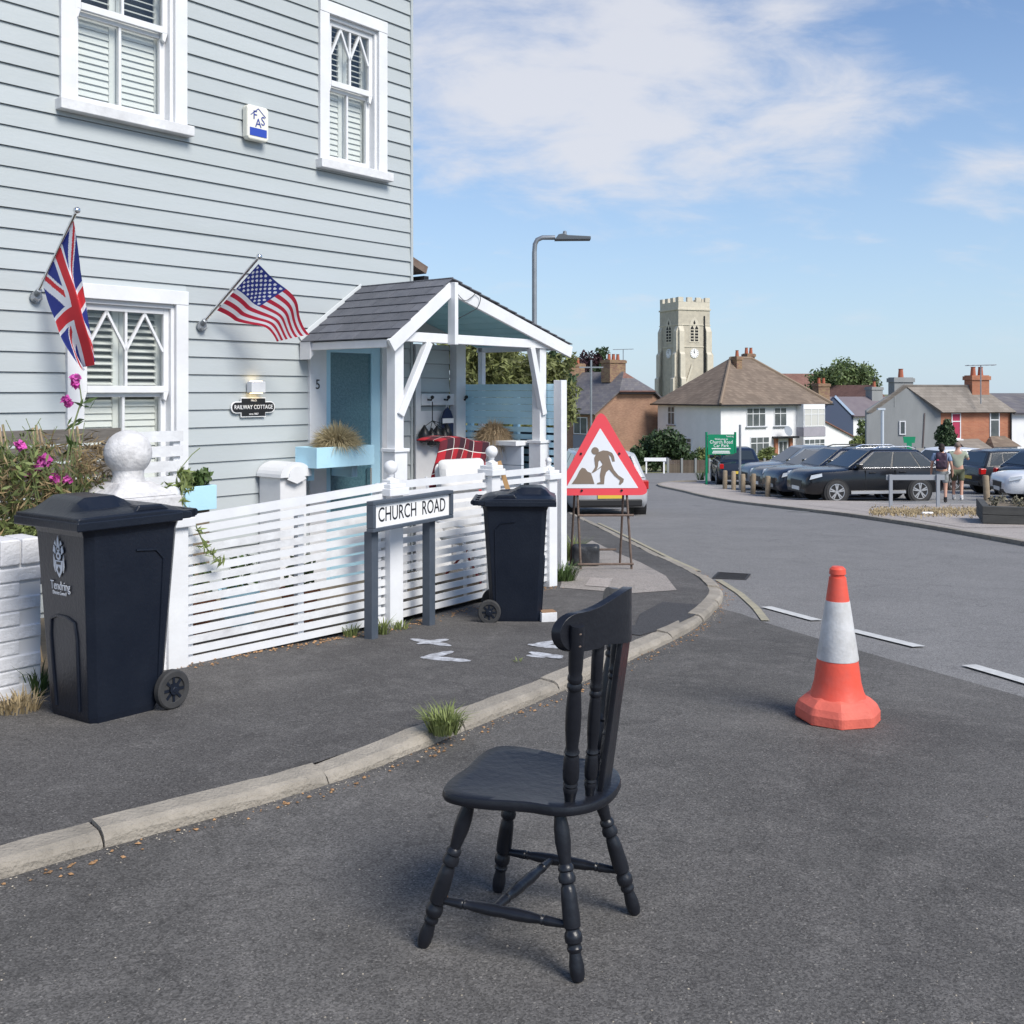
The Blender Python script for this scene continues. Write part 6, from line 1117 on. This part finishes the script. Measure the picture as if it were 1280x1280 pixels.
# grey rendered house with orange brick front
yg = 60; b = at(1176, 513, yg); zg_ = g(yg); gh = root('grey_gable_house', 'house with stained grey gable wall and orange brick front', 'house', (b.x, yg, zg_), R(14)); ev = b.z-zg_; LX, LY = 4.7, 5.6; rzz = at(1140, 481, yg+2).z-zg_
k = MB(); k.box(0, LX, 0, LY, -1.5, ev); obj('front_wall', k, BRO, gh)
k = MB(); GA = Matrix.Rotation(R(52), 4, 'Z')
gw = Vector((-.78, .62, 0)).normalized()                         # gable wall runs left and away
A0, A1 = Vector((0, 0, 0)), Vector((-4.05, 1.2, 0)); Am = (A0+A1)/2; n_ = Vector((.25, .97, 0))*.25
k = MB(); P = [A0, A1, A1+Vector((0, 0, ev)), Am+Vector((0, 0, rzz-.1)), A0+Vector((0, 0, ev))]; P = [p+Vector((-.01, -.01, 0)) for p in P]; P[0] = P[0]+Vector((0, 0, -1.5)); P[1] = P[1]+Vector((0, 0, -1.5)); k.add(P+[p+n_ for p in P], [(0, 1, 2, 3, 4), (9, 8, 7, 6, 5)]+[(i, i+5, (i+1) % 5+5, (i+1) % 5) for i in range(5)]); gwall = obj('gable_wall', k, GRN, gh)
rd = Vector((LX, 0, 0)); k = MB(); up = Vector((0, 0, 1)); a, b2, c = A0+up*(ev-.1)+Vector((-.1, -.35, 0)), Am+up*rzz, A1+up*(ev-.1)
k.slab(a, a+rd+Vector((.25, 0, 0)), b2+rd+Vector((.25, 0, 0)), b2, .12); k.slab(b2, b2+rd, c+rd, c, .12); RG = obj('roof', k, TILET, gh)
chimney(RG, Am.x+.1, Am.y+.42, ev+.2, rzz+.42, .62, .3, 1, GRN); chimney(RG, LX-.4+Am.x+.6, Am.y, rzz-1, rzz+.55, .58, .35, 2, BRO)
hwin(gh, FX, 1.0, 1.95, .62, 1.5, 1, 2, ledge=2, gm=PINKC); hwin(gh, FX, 3.6, 1.95, .66, 1.6, 1, 2, ledge=2)
GW = Matrix.Translation((0, -.03, 0)) @ Matrix.Rotation(math.atan2(-1.2, 4.05), 4, 'Z'); hwin(gh, GW, -2.2, 2.2, .36, .8, 1, 1, ledge=False)
k = MB(); k.box(-1.15, -1.08, -.02, .0, .6, 3.4, GW @ Matrix.Rotation(R(3), 4, 'Y')); obj('render_crack', k, mat('dark_stain', (.11, .09, .09), .9), gh)
k = MB(); k.box(3.0, 4.6, -.7, -.005, -1, 1.5); by = obj('bay', k, WHITE, gh); hwin(gh, Matrix.Translation((0, -.7, 0)), 3.8, .5, 1.4, .95, 2, 2, ledge=2); k = MB(); k.add([(2.85, -.9, 1.5), (4.75, -.9, 1.5), (4.75, 0, 1.5), (2.85, 0, 1.5), (3.3, -.01, 2.1), (4.3, -.01, 2.1)], [(0, 1, 5, 4), (1, 2, 5), (3, 0, 4), (2, 3, 4, 5), (3, 2, 1, 0)]); obj('bay_roof', k, TILE, gh)
k = MB(); k.slab((1.0, -1.0, 1.35), (2.85, -1.0, 1.35), (2.5, -.01, 1.95), (1.0, -.01, 1.95), .1); obj('porch_roof', k, TILET, gh); k = MB(); k.box(2.2, 2.5, -.9, -.01, -1, 1.24); k.box(1.1, 1.3, -.9, -.01, -1, 1.24); obj('porch_pier', k, BRO, gh); k = MB(); k.box(1.4, 2.1, -.1, -.01, -.6, 1.2); obj('door', k, CURT, gh)
k = MB(); k.tube([(LX-.05, -.1, -1), (LX-.05, -.1, ev)], .06, 6); obj('downpipe', k, BLACK, gh)
wh_ = root('white_terraced_house', 'white house with grey roof at the right edge', 'house', (gh.matrix_basis @ Vector((LX+.06, .05, 0))), R(14)); k = MB(); k.box(0, 6, 0, LY, -1.5, ev-.1); obj('wall', k, RW, wh_); k = MB(); k.slab((0, -.35, ev-.15), (6, -.35, ev-.15), (6, 2.2, rzz-.5), (0, 2.2, rzz-.5), .12); k.slab((0, 2.2, rzz-.5), (6, 2.2, rzz-.5), (6, 5.6, ev-.3), (0, 5.6, ev-.3), .12); obj('roof', k, TILE2, wh_); hwin(wh_, FX, 1.5, .2, 1.6, 1.2, 2, 2); hwin(wh_, FX, 1.6, 2.3, 1.0, 1.3, 2, 2)
# low slate cottages with dark blue gable
yb2 = 92; b = at(1062, 530, yb2); zg_ = g(yb2); bh = root('blue_gable_cottage', 'low cottage with dark blue gable and purple slate roof', 'house', (b.x, yb2, zg_), R(20)); ev = at(1070, 520, yb2).z-zg_; rzz = at(1045, 496, yb2).z-zg_; NB = mat('dark_blue_gable', (.05, .07, .12), .8)
k = MB(); k.prism([(-3.2, -1), (.4, -1), (.4, ev), (-1.6, rzz), (-3.2, ev)], 0, .3); obj('gable_wall', k, NB, bh); k = MB(); k.box(.41, 9, .1, 5, -1, ev); obj('wall', k, RW, bh); k = MB(); k.slab((.3, -.3, ev), (9.3, -.3, ev), (9.0, 2.6, rzz), (-1.5, 2.6, rzz), .12); k.slab((-1.5, 2.6, rzz), (9, 2.6, rzz), (9, 5.5, ev), (-1.5, 5.5, ev), .12); rb = obj('roof', k, TILEP, bh); k = MB(); k.beam((.5, -.05, ev-.05), (-1.6, -.05, rzz+.05), .22, .1, (0, 1, 0)); obj('barge_board', k, mat('pale_blue_barge', (.35, .45, .6), .6), bh); chimney(rb, -1.3, 2.3, rzz-.8, rzz+1.2, .6, .45, 2); chimney(rb, 4.6, 2.4, rzz-.8, rzz+.9, .6, .45, 1, GRN); hwin(bh, Matrix.Translation((0, .1, 0)), 1.6, ev-1.5, 1.2, 1.1, 2, 1)
# ------------------------------------------------------------------ trees, hedges, bushes
DLEAF = mat('dark_leaf', (.045, .078, .030), .6, island=.55, trans=.15); MLEAF = mat('mid_leaf', (.135, .185, .07), .6, island=.55, trans=.2); PLEAF = mat('copper_beech_leaf', (.045, .018, .024), .6, island=.5, trans=.15); WLEAF = mat('willow_leaf', (.19, .21, .075), .6, island=.55, trans=.25)
def at_tree(name, lb, u, y, vt, half, m, n, size, blobs=None, cat='tree', vb=None, **kw):
    q = at(u, vt, y); zb = g(y) if vb is None else at(u, vb, y).z; h = q.z-zb; s = half*y/F
    if blobs is None:
        blobs = []
        for _ in range(9): a, f_ = random.random()*6.28, random.random(); blobs.append((math.cos(a)*s*.55*f_**.4, math.sin(a)*s*.55, h-s*.55-random.random()*max(.1, h*.75-s*.6)*.75, s*.46))
        blobs.append((0, 0, h-s*.42, s*.42))
    return tree(name, lb, (q.x, y, zb), h, blobs, n, size, m, max(.06, h*.02), cat=cat, **kw)
at_tree('broadleaf_tree', 'rounded green tree behind the corner house roof', 1056, 130, 446, 52, MLEAF, 13000, .22)
at_tree('copper_beech', 'dark purple-leaved tree behind the porch end', 738, 120, 434, 36, PLEAF, 6000, .22); at_tree('broadleaf_tree', 'dark green tree beside the purple tree', 752, 128, 430, 26, DLEAF, 4000, .2); at_tree('broadleaf_tree', 'dark green tree behind the blue fence post', 690, 60, 436, 34, DLEAF, 5000, .14)
for u, v, y, hw, lb in ((592, 430, 17, 34, 'willowy hedge tree behind the porch, left of its rear post'), (632, 438, 18, 34, 'willowy hedge tree seen through the porch'), (672, 442, 19, 28, 'willowy hedge tree right of the porch post')):
    sc = y/F; hz_ = at(u, v, y).z-g(y); at_tree('hedge_tree', lb, u, y, v, hw*1.2, WLEAF, 11000, .06, [(x*sc, 0, hz_-dz_, .42) for x in (-30, -12, 8, 26) for dz_ in (.3, .75, 1.25)], group='hedge behind the porch', asp=.3)
hb = at(828, 536, 64); s = 64/F
at_tree('evergreen_bush', 'large dark green rounded bush at the road bend', 828, 64, 536, 42, DLEAF, 8000, .12, [(x*s, 0, 1.3+zz, rr*s) for x, zz, rr in ((-18, -.1, 22), (18, 0, 23), (0, .35, 24), (-30, -.5, 14), (32, -.45, 14), (0, -.5, 26))], 'bush')
at_tree('conical_bush', 'small dark cone-shaped bush before the orange brick house', 1183, 57, 529, 16, DLEAF, 5200, .07, [(0, 0, .35, .62), (0, 0, .75, .58), (0, 0, 1.05, .48), (0, 0, 1.3, .34), (.2, 0, .5, .55), (-.2, 0, .5, .55), (0, 0, 1.5, .22)], 'bush', vb=562)
at_tree('garden_bush', 'bright green bush at the corner house door', 959, 72, 560, 13, GRASS, 2000, .08, [(0, 0, .7, .62), (.3, 0, .9, .5), (-.35, 0, .6, .5)], 'bush', vb=583); at_tree('garden_bush', 'light green shrub left of the green sign', 875, 70, 560, 12, GRASS, 1800, .09, [(0, 0, .7, .6), (.2, 0, 1.2, .5), (-.3, 0, .5, .5)], 'bush', vb=588); at_tree('garden_bush', 'green shrub behind the green sign', 892, 69, 566, 12, GRASS, 1800, .09, [(0, 0, .7, .6), (.5, 0, .8, .5), (-.4, 0, .5, .5)], 'bush', vb=588)
for u, v, y, hw, lb in ((1078, 524, 75, 14, 'dark bush before the purple slate cottage'), (1088, 540, 70, 20, 'low green hedge behind the black car roof'), (1070, 545, 72, 14, 'pale shrub at the end of the white extension')): at_tree('garden_bush', lb, u, y, v, hw, [DLEAF, MLEAF, GRASS][u % 3], 2600, .1, cat='bush', group='bushes beyond the car park')
for u, v, y, hw in ((1240, 478, 700, 40), (1200, 483, 800, 50), (1110, 484, 600, 30)): at_tree('distant_trees', 'low hazy treeline by the sea at %s' % {1240: 'the right edge', 1200: 'the brick chimney', 1110: 'the grey chimney'}[u], u, y, v, hw, MLEAF, 1500, 1.6, [(x*6.0, 0, 3, 5) for x in range(-4, 5)], 'trees')
# ------------------------------------------------------------------ car park furniture
PINE = mat('weathered_post_wood', (.24, .18, .12), .85, (.36, .29, .2), 7, .2, .5, 30, rnd=.2)
bol = [((906, 611), 'first mossy bollard beside the green sign'), ((917, 612), 'second bollard from the green sign'), ((929, 615.5), 'third bollard, just right of the grey pole'), ((941, 618), 'fourth bollard, leaning, before the grey-blue car'), ((959.5, 621), 'tallest orange-brown bollard before the dark cars'), ((1042.5, 624), 'bollard in front of the nearest black SUV wheel'), ((1234, 628), 'lone bollard right of the two walkers')]
for i, ((u, v), lb) in enumerate(bol):
    p = G(u, v, .05); r = root('wooden_bollard', lb, 'bollard', p, 0, 'wooden bollards round the car park'); h = (26 if u > 930 else 23)*p.y/F*(1.3 if u > 1200 else 1); k = MB(); k.turn((0, 0, -.05), (random.uniform(-.05, .05), 0, h), [(0, .085), (.96, .085), (1, .065)], 12); obj('post', k, PINE, r, smooth=True)
q = G(925, 612, .05); k = MB(); k.tube([(0, 0, 0), (0, 0, at(925, 531, q.y).z-q.z)], .045, 8); obj('grey_pole', k, GALV, label='plain grey pole beside the green car park sign', cat='pole', loc=q)
q = G(884, 605, .05); yy = q.y; r = root('car_park_sign', 'green Church Road Car Park sign on two green posts', 'sign', q); GRNS = mat('sign_green', (.0, .22, .10), .45); X = lambda u, v: Vector((at(u, v, yy).x-q.x, 0, at(u, v, yy).z-q.z))
for u in (883, 919): k = MB(); k.tube([(X(u, 0).x, 0, -.2), (X(u, 0).x, 0, X(u, 540).z)], .05, 8); obj('post', k, GRNS, r)
a, b = X(884.5, 568), X(917.5, 543); k = MB(); k.box(a.x, b.x, -.08, -.05, a.z, b.z); obj('board', k, GRNS, r)
cx = (a.x+b.x)/2
for s_, sz, v in (('Church Road', .20, 552.5), ('Car Park', .20, 557), ('Welcome to', .12, 548.8)): text(s_, sz, LWHITE, r, Matrix.Translation((cx, -.085, X(900, v).z)) @ TXF, .9, depth=.003)
text('Tendring', .1, LWHITE, r, Matrix.Translation((b.x-.2, -.085, X(900, 545.3).z)) @ TXF, .9, depth=.003)
for v, w_ in ((560.6, .8), (564, .7), (566, .75)): k = MB(); k.box(cx-w_*.5, cx+w_*.5, -.085, -.081, X(0, v).z-.02, X(0, v).z+.02); obj('small_print_line', k, LWHITE, r)
q = G(1143, 633, .07); yy = q.y; r = root('low_sign_back', 'grey back of a low street nameplate on two posts', 'street sign', q); SG = mat('grey_sign_back', (.27, .29, .32), .6)
for u in (1113, 1172): k = MB(); k.box(X(u, 0).x-.038, X(u, 0).x+.038, -.05, .0, -.1, X(u, 593).z); obj('post', k, SG, r)
a, b = X(1108, 600), X(1181, 593.5); k = MB(); k.box(a.x, b.x, .001, .03, a.z, b.z); obj('board', k, SG, r)
q = G(1104, 621, .07); k = MB(); k.box(-.06, .06, -.05, .05, 0, .48); k.box(-.1, .1, -.06, .06, .48, .52); obj('white_marker_post', k, WHITE, label='short white marker post before the black SUV', cat='post', loc=q); tuft('weed', 'green weed at the short white marker post', 'weed', q+Vector((.15, -.1, 0)), 60, .1, .35, LEAF, .014, .4, .8, 'weeds along the street')
q = at(1136, 551, 50); r = root('small_green_sign', 'small green ticket sign on a pole in the car park', 'sign', (q.x, 50, g(50))); zc = q.z-g(50); k = MB(); k.tube([(0, 0, 0), (0, 0, zc+.2)], .05, 8); obj('pole', k, GRNS, r); k = MB(); k.prism([(-.26, zc-.1), (.26, zc-.1), (.3, zc+.2), (-.3, zc+.2)], -.07, -.05); k.box(-.12, .12, -.066, -.051, zc-.45, zc-.101); obj('board', k, GRNS, r)
q = at(1103, 512, 52); r = root('car_park_lamp', 'pale grey lamp column left of the grey gable', 'lamp', (q.x, 52, g(52))); zc = q.z-g(52); k = MB(); k.tube([(0, 0, 0), (0, 0, zc)], .08, 8); obj('column', k, mat('pale_pole', (.5, .55, .6), .5), r); k = MB(); k.box(-.25, .12, -.1, .1, zc-.02, zc+.08); obj('lamp_head', k, MATS['pale_pole'], r)
k = MB(); yy = 54.5; a, b = at(1108, 560, yy), at(1217, 560, yy); rw = root('car_park_wall', 'low grey concrete wall along the back of the car park', 'wall', (a.x, yy, g(yy))); zt_ = a.z-g(yy)
n = 9; Lw = (b.x-a.x)/n
for i in range(n): k = MB(); k.box(i*Lw+.03, (i+1)*Lw-.03, -.06, .06, -.2, zt_); obj('panel', k, mat('concrete_panel', (.26, .25, .23), .9, (.32, .31, .29), 2, .3), rw); k = MB(); k.box(i*Lw-.028, i*Lw+.028, -.09, .09, -.2, zt_+.06); obj('post', k, GRN, rw)
yy = 61; a, b = at(835, 575, yy), at(990, 575, yy); rw = root('garden_board_fence', 'low brown board fence before the corner house', 'fence', (a.x, yy, g(yy))); n = 9; Lw = (b.x-a.x)/n; zt_ = a.z-g(yy)
for i in range(n):
    k = MB(); k.box(i*Lw-.06, i*Lw+.06, -.08, .08, -.2, zt_+.1); obj('post', k, GRN, rw)
    for j in range(10): k = MB(); w_ = (Lw-.14)/10; k.box(i*Lw+.07+j*w_+.006, i*Lw+.07+(j+1)*w_-.006, -.02, .02, -.2, zt_); obj('board', k, mat('brown_fence_board', (.13, .10, .08), .9, rnd=.2), rw)
yy = 59; q = at(819, 585, yy); r = root('far_nameplate', 'white street nameplate on two posts at the bend', 'street sign', (q.x, yy, g(yy))); zt_ = at(819, 573, yy).z-g(yy); k = MB(); k.box(-.62, .62, -.03, 0, zt_-.16, zt_+.04); obj('plate', k, LWHITE, r)
for x_ in (-.5, .5): k = MB(); k.box(x_-.04, x_+.04, .001, .05, -.1, zt_); obj('post', k, LWHITE, r)
a = G(1228, 654, .07); r = root('raised_bed', 'dark sleeper-edged raised bed at the right edge', 'planter', a, R(-20)); SLP = mat('dark_sleeper', (.045, .045, .045), .9, (.085, .085, .08), 6, .3, .5, 20, stretch=(.3, 1, 1))
for i in range(2): k = MB(); k.box(0, 2.4, 0, .12, i*.15, i*.15+.144); obj('sleeper', k, SLP, r, bevel=.008); k = MB(); k.box(0, .12, .125, 1.4, i*.15, i*.15+.144); obj('sleeper', k, SLP, r, bevel=.008)
k = MB(); k.box(.121, 2.4, .121, 1.4, 0, .25); obj('soil', k, SOIL, r)
cl = [(Vector((random.uniform(.2, 2.3), random.uniform(.2, 1.2), .32)), .10) for _ in range(26)]; o = leaf_obj('low_plants', [leaves(900, cl, .035, .8, .3)], mat('grey_leaf', (.15, .14, .10), .8, island=.5), label='low greyish plants in the dark raised bed', cat='plants', kind='stuff'); o.matrix_basis = r.matrix_basis.copy()
p = G(1160, 643, .07); k = MB(); k.box(-.12, .1, -.03, .03, .0, .05); o = obj('litter', k, LWHITE, label='scrap of white litter on the dry verge', cat='litter', loc=p, bevel=.02)
# ------------------------------------------------------------------ two people walking away
def skin_obj(name, joints, edges, m, parent, sub=2, rootv=0):
    me = bpy.data.meshes.new(name); me.from_pydata([j[0] for j in joints], edges, []); me.materials.append(m); o = obj(name, me, m, parent); sk = o.modifiers.new('skin', 'SKIN'); sk.use_smooth_shade = True
    for i, (c, rr) in enumerate(joints): me.skin_vertices[0].data[i].radius = rr if isinstance(rr, tuple) else (rr, rr); me.skin_vertices[0].data[i].use_root = i == rootv
    s_ = o.modifiers.new('sub', 'SUBSURF'); s_.levels = sub; s_.render_levels = sub; return o
SKIN = mat('skin', (.50, .28, .20), .6); HAIRD = mat('dark_hair', (.02, .012, .01), .8); HAIRG = mat('cropped_hair', (.20, .15, .12), .9)
def person(label, loc, rz, h, shirt, shorts, hairm, short_hair, arm_r, stride, shoe):
    r = root('person', label, 'person', loc, rz); s = h/1.75; V = lambda x, y, z: (x*s, y*s, z*s)          # walks towards +y
    J = [(V(0, 0, .95), (.15*s, .11*s)), (V(0, .01, 1.15), (.135*s, .10*s)), (V(0, .02, 1.36), (.165*s, .11*s)), (V(0, .025, 1.47), (.07*s, .06*s)), (V(0, .03, 1.54), (.055*s, .055*s)), (V(0, .04, 1.62), (.08*s, .095*s)), (V(0, .04, 1.70), (.07*s, .085*s)),
         (V(-.10, 0, .90), .095*s), (V(-.11, stride*.5, .50), .06*s), (V(-.11, stride*.25-.06, .09), .04*s), (V(-.11, stride*.25+.10, .035), .035*s), (V(.10, 0, .90), .095*s), (V(.11, -stride*.25, .49), .06*s), (V(.11, -stride*.8-.05, .11), .04*s), (V(.11, -stride*.8+.10, .04), .035*s),
         (V(-.20, .02, 1.42), .058*s), (V(-.27, -.04, 1.14), .045*s), (V(-.29, .06, .90), .033*s), (V(-.29, .09, .80), .035*s), (V(.20, .02, 1.42), .058*s)]+([(V(.27, -.02, 1.14), .045*s), (V(.30, .10, .92), .033*s), (V(.30, .13, .82), .035*s)] if not arm_r else [(V(.30, .10, 1.22), .045*s), (V(.20, .22, 1.38), .033*s), (V(.14, .24, 1.46), .035*s)])
    E = [(0, 1), (1, 2), (2, 3), (3, 4), (4, 5), (5, 6), (0, 7), (7, 8), (8, 9), (9, 10), (0, 11), (11, 12), (12, 13), (13, 14), (2, 15), (15, 16), (16, 17), (17, 18), (2, 19), (19, 20), (20, 21), (21, 22)]; nB = len(J)
    for hnd, wri in ((18, 17), (22, 21)):                     # five fingers per hand
        c = Vector(J[hnd][0]); d = (c-Vector(J[wri][0])).normalized(); sdv = Vector((0, 1, 0)) if abs(d.y) < .8 else Vector((0, 0, 1))
        for f_ in range(5): off = sdv*(f_-2)*.016*s; ln = (.07, .08, .085, .078, .05)[f_]*s; J.append((tuple(c+off+d*ln*.5), .008*s)); J.append((tuple(c+off*1.1+d*ln+Vector((-.01, 0, 0))), .007*s)); E += [(hnd, len(J)-2), (len(J)-2, len(J)-1)]
    Bd = skin_obj('body', J, E, SKIN, r)
    sh = [(V(0, 0, .90), (.17*s, .13*s)), (V(0, .01, 1.15), (.155*s, .12*s)), (V(0, .02, 1.38), (.175*s, .12*s)), (V(0, .025, 1.46), (.08*s, .07*s)), (V(-.20, .02, 1.42), .075*s), (tuple(Vector(J[15][0]).lerp(Vector(J[16][0]), .75)), .068*s), (V(.20, .02, 1.42), .075*s), (tuple(Vector(J[19][0]).lerp(Vector(J[20][0]), .75)), .068*s)]
    skin_obj('shirt', sh, [(0, 1), (1, 2), (2, 3), (2, 4), (4, 5), (2, 6), (6, 7)], shirt, r)
    sj = [(V(0, 0, .93), (.165*s, .125*s)), (V(-.10, 0, .86), .115*s), (tuple(Vector(J[7][0]).lerp(Vector(J[8][0]), .85)), .088*s), (V(.10, 0, .86), .115*s), (tuple(Vector(J[11][0]).lerp(Vector(J[12][0]), .85)), .088*s)]
    skin_obj('shorts', sj, [(0, 1), (1, 2), (0, 3), (3, 4)], shorts, r)
    k = MB(); k.sphere(V(0, .015, 1.665), (.088*s, .105*s, .105*s) if not short_hair else (.082*s, .098*s, .09*s), 14, 10)
    if not short_hair: k.sphere(V(0, -.03, 1.60), (.075*s, .075*s, .09*s), 12, 8)
    obj('hair', k, hairm, r, smooth=True)
    k = MB(); k.sphere(V(0, .138, 1.60), (.014*s, .02*s, .022*s), 8, 6); obj('nose', k, SKIN, r, smooth=True)
    for sg in (-1, 1):
        k = MB(); k.sphere(V(sg*.083, .03, 1.61), (.012*s, .022*s, .03*s), 8, 6); obj('ear', k, SKIN, r, smooth=True); k = MB(); k.sphere(V(sg*.032, .125, 1.625), (.012*s, .008*s, .008*s), 8, 6); obj('eye', k, LWHITE, r)
    k = MB(); k.box(*[q*s for q in (-.025, .025, .124, .13, 1.555, 1.562)]); obj('mouth', k, mat('lip', (.35, .13, .11), .6), r)
    for a, b in ((9, 10), (13, 14)):
        A, Bq = Vector(J[a][0]), Vector(J[b][0]); A.z -= .03*s; dd = Bq-A; k = MB(); mid = A.lerp(Bq, .45); k.sphere(mid+Vector((0, .02*s, 0)), (.052*s, .135*s, .05*s), 12, 8); obj('shoe', k, shoe, r, smooth=True); k = MB(); k.tube([A+Vector((0, -.01, .02)), A+Vector((0, -.01, .10*s))], .05*s, 10); obj('sock', k, shoe, r)
    return r
q = G(1178, 629.5, .03); y1 = 29.6; x1 = (1177-640)/F*y1
pw_ = person('walker with dark hair in blue top and floral shorts carrying a rucksack', (x1, y1, g(y1)+.03), R(-24), 1.66, mat('blue_top', (.20, .27, .40), .8), mat('floral_shorts', (.42, .42, .45), .8, (.08, .10, .07), 14, .1), HAIRD, False, False, .16, BLACK)
s = 1.66/1.75; bp = root('rucksack', 'dark rucksack with a pink patch on the blue-topped walker', 'rucksack', M=pw_.matrix_basis @ Matrix.Translation((0, -.20*s, 1.02*s))); RK = mat('dark_nylon', (.018, .016, .024), .6, (.07, .03, .06), 16, .1)
v, f = pillow(.30, .46, .20); k = MB(); k.add(put(v, Matrix.Translation((0, -.02, .22))), f); obj('bag', k, RK, bp, smooth=True); v, f = pillow(.24, .22, .08); k = MB(); k.add(put(v, Matrix.Translation((0, -.125, .14))), f); obj('pocket', k, RK, bp, smooth=True); k = MB(); k.sphere((-.09, -.13, .24), (.035, .02, .04), 10, 6); obj('pink_patch', k, PINKC, bp)
for sg in (-1, 1): k = MB(); k.tube([(sg*.1, .06, .42), (sg*.115, .20, .46), (sg*.13, .345, .36), (sg*.14, .31, .18), (sg*.13, .07, .06)], .017, 6); obj('strap', k, RK, bp)
y2 = 31.6; x2 = (1197-640)/F*y2
person('walker in sage T-shirt, olive shorts and white trainers', (x2, y2, g(y2)+.03), R(-24), 1.76, mat('sage_tshirt', (.34, .37, .28), .85), mat('olive_shorts', (.10, .11, .065), .85), HAIRG, True, True, .24, mat('white_trainer', (.75, .75, .75), .6))
import OpenImageIO as oiio, sys, numpy as np
b=oiio.ImageBuf('/workdir/render_main.png').get_pixels(oiio.UINT8)
for n,(u,v) in {'plank':(300,260),'plankL':(30,60),'tarmac':(1000,1050),'tarmac2':(200,1150),'pave':(400,900),'road':(1150,720),'skytop':(1200,60),'skylow':(1000,400),'skyhor':(1000,440),'cloud':(700,100),'whitehouse':(990,540),'whL':(860,530),'tower':(860,460),'bluefence':(630,500),'roof':(480,390)}.items():
    x,y=int(u*.8),int(v*.8); print(n,b[y-6:y+7,x-6:x+7,:3].reshape(-1,3).mean(0).round())
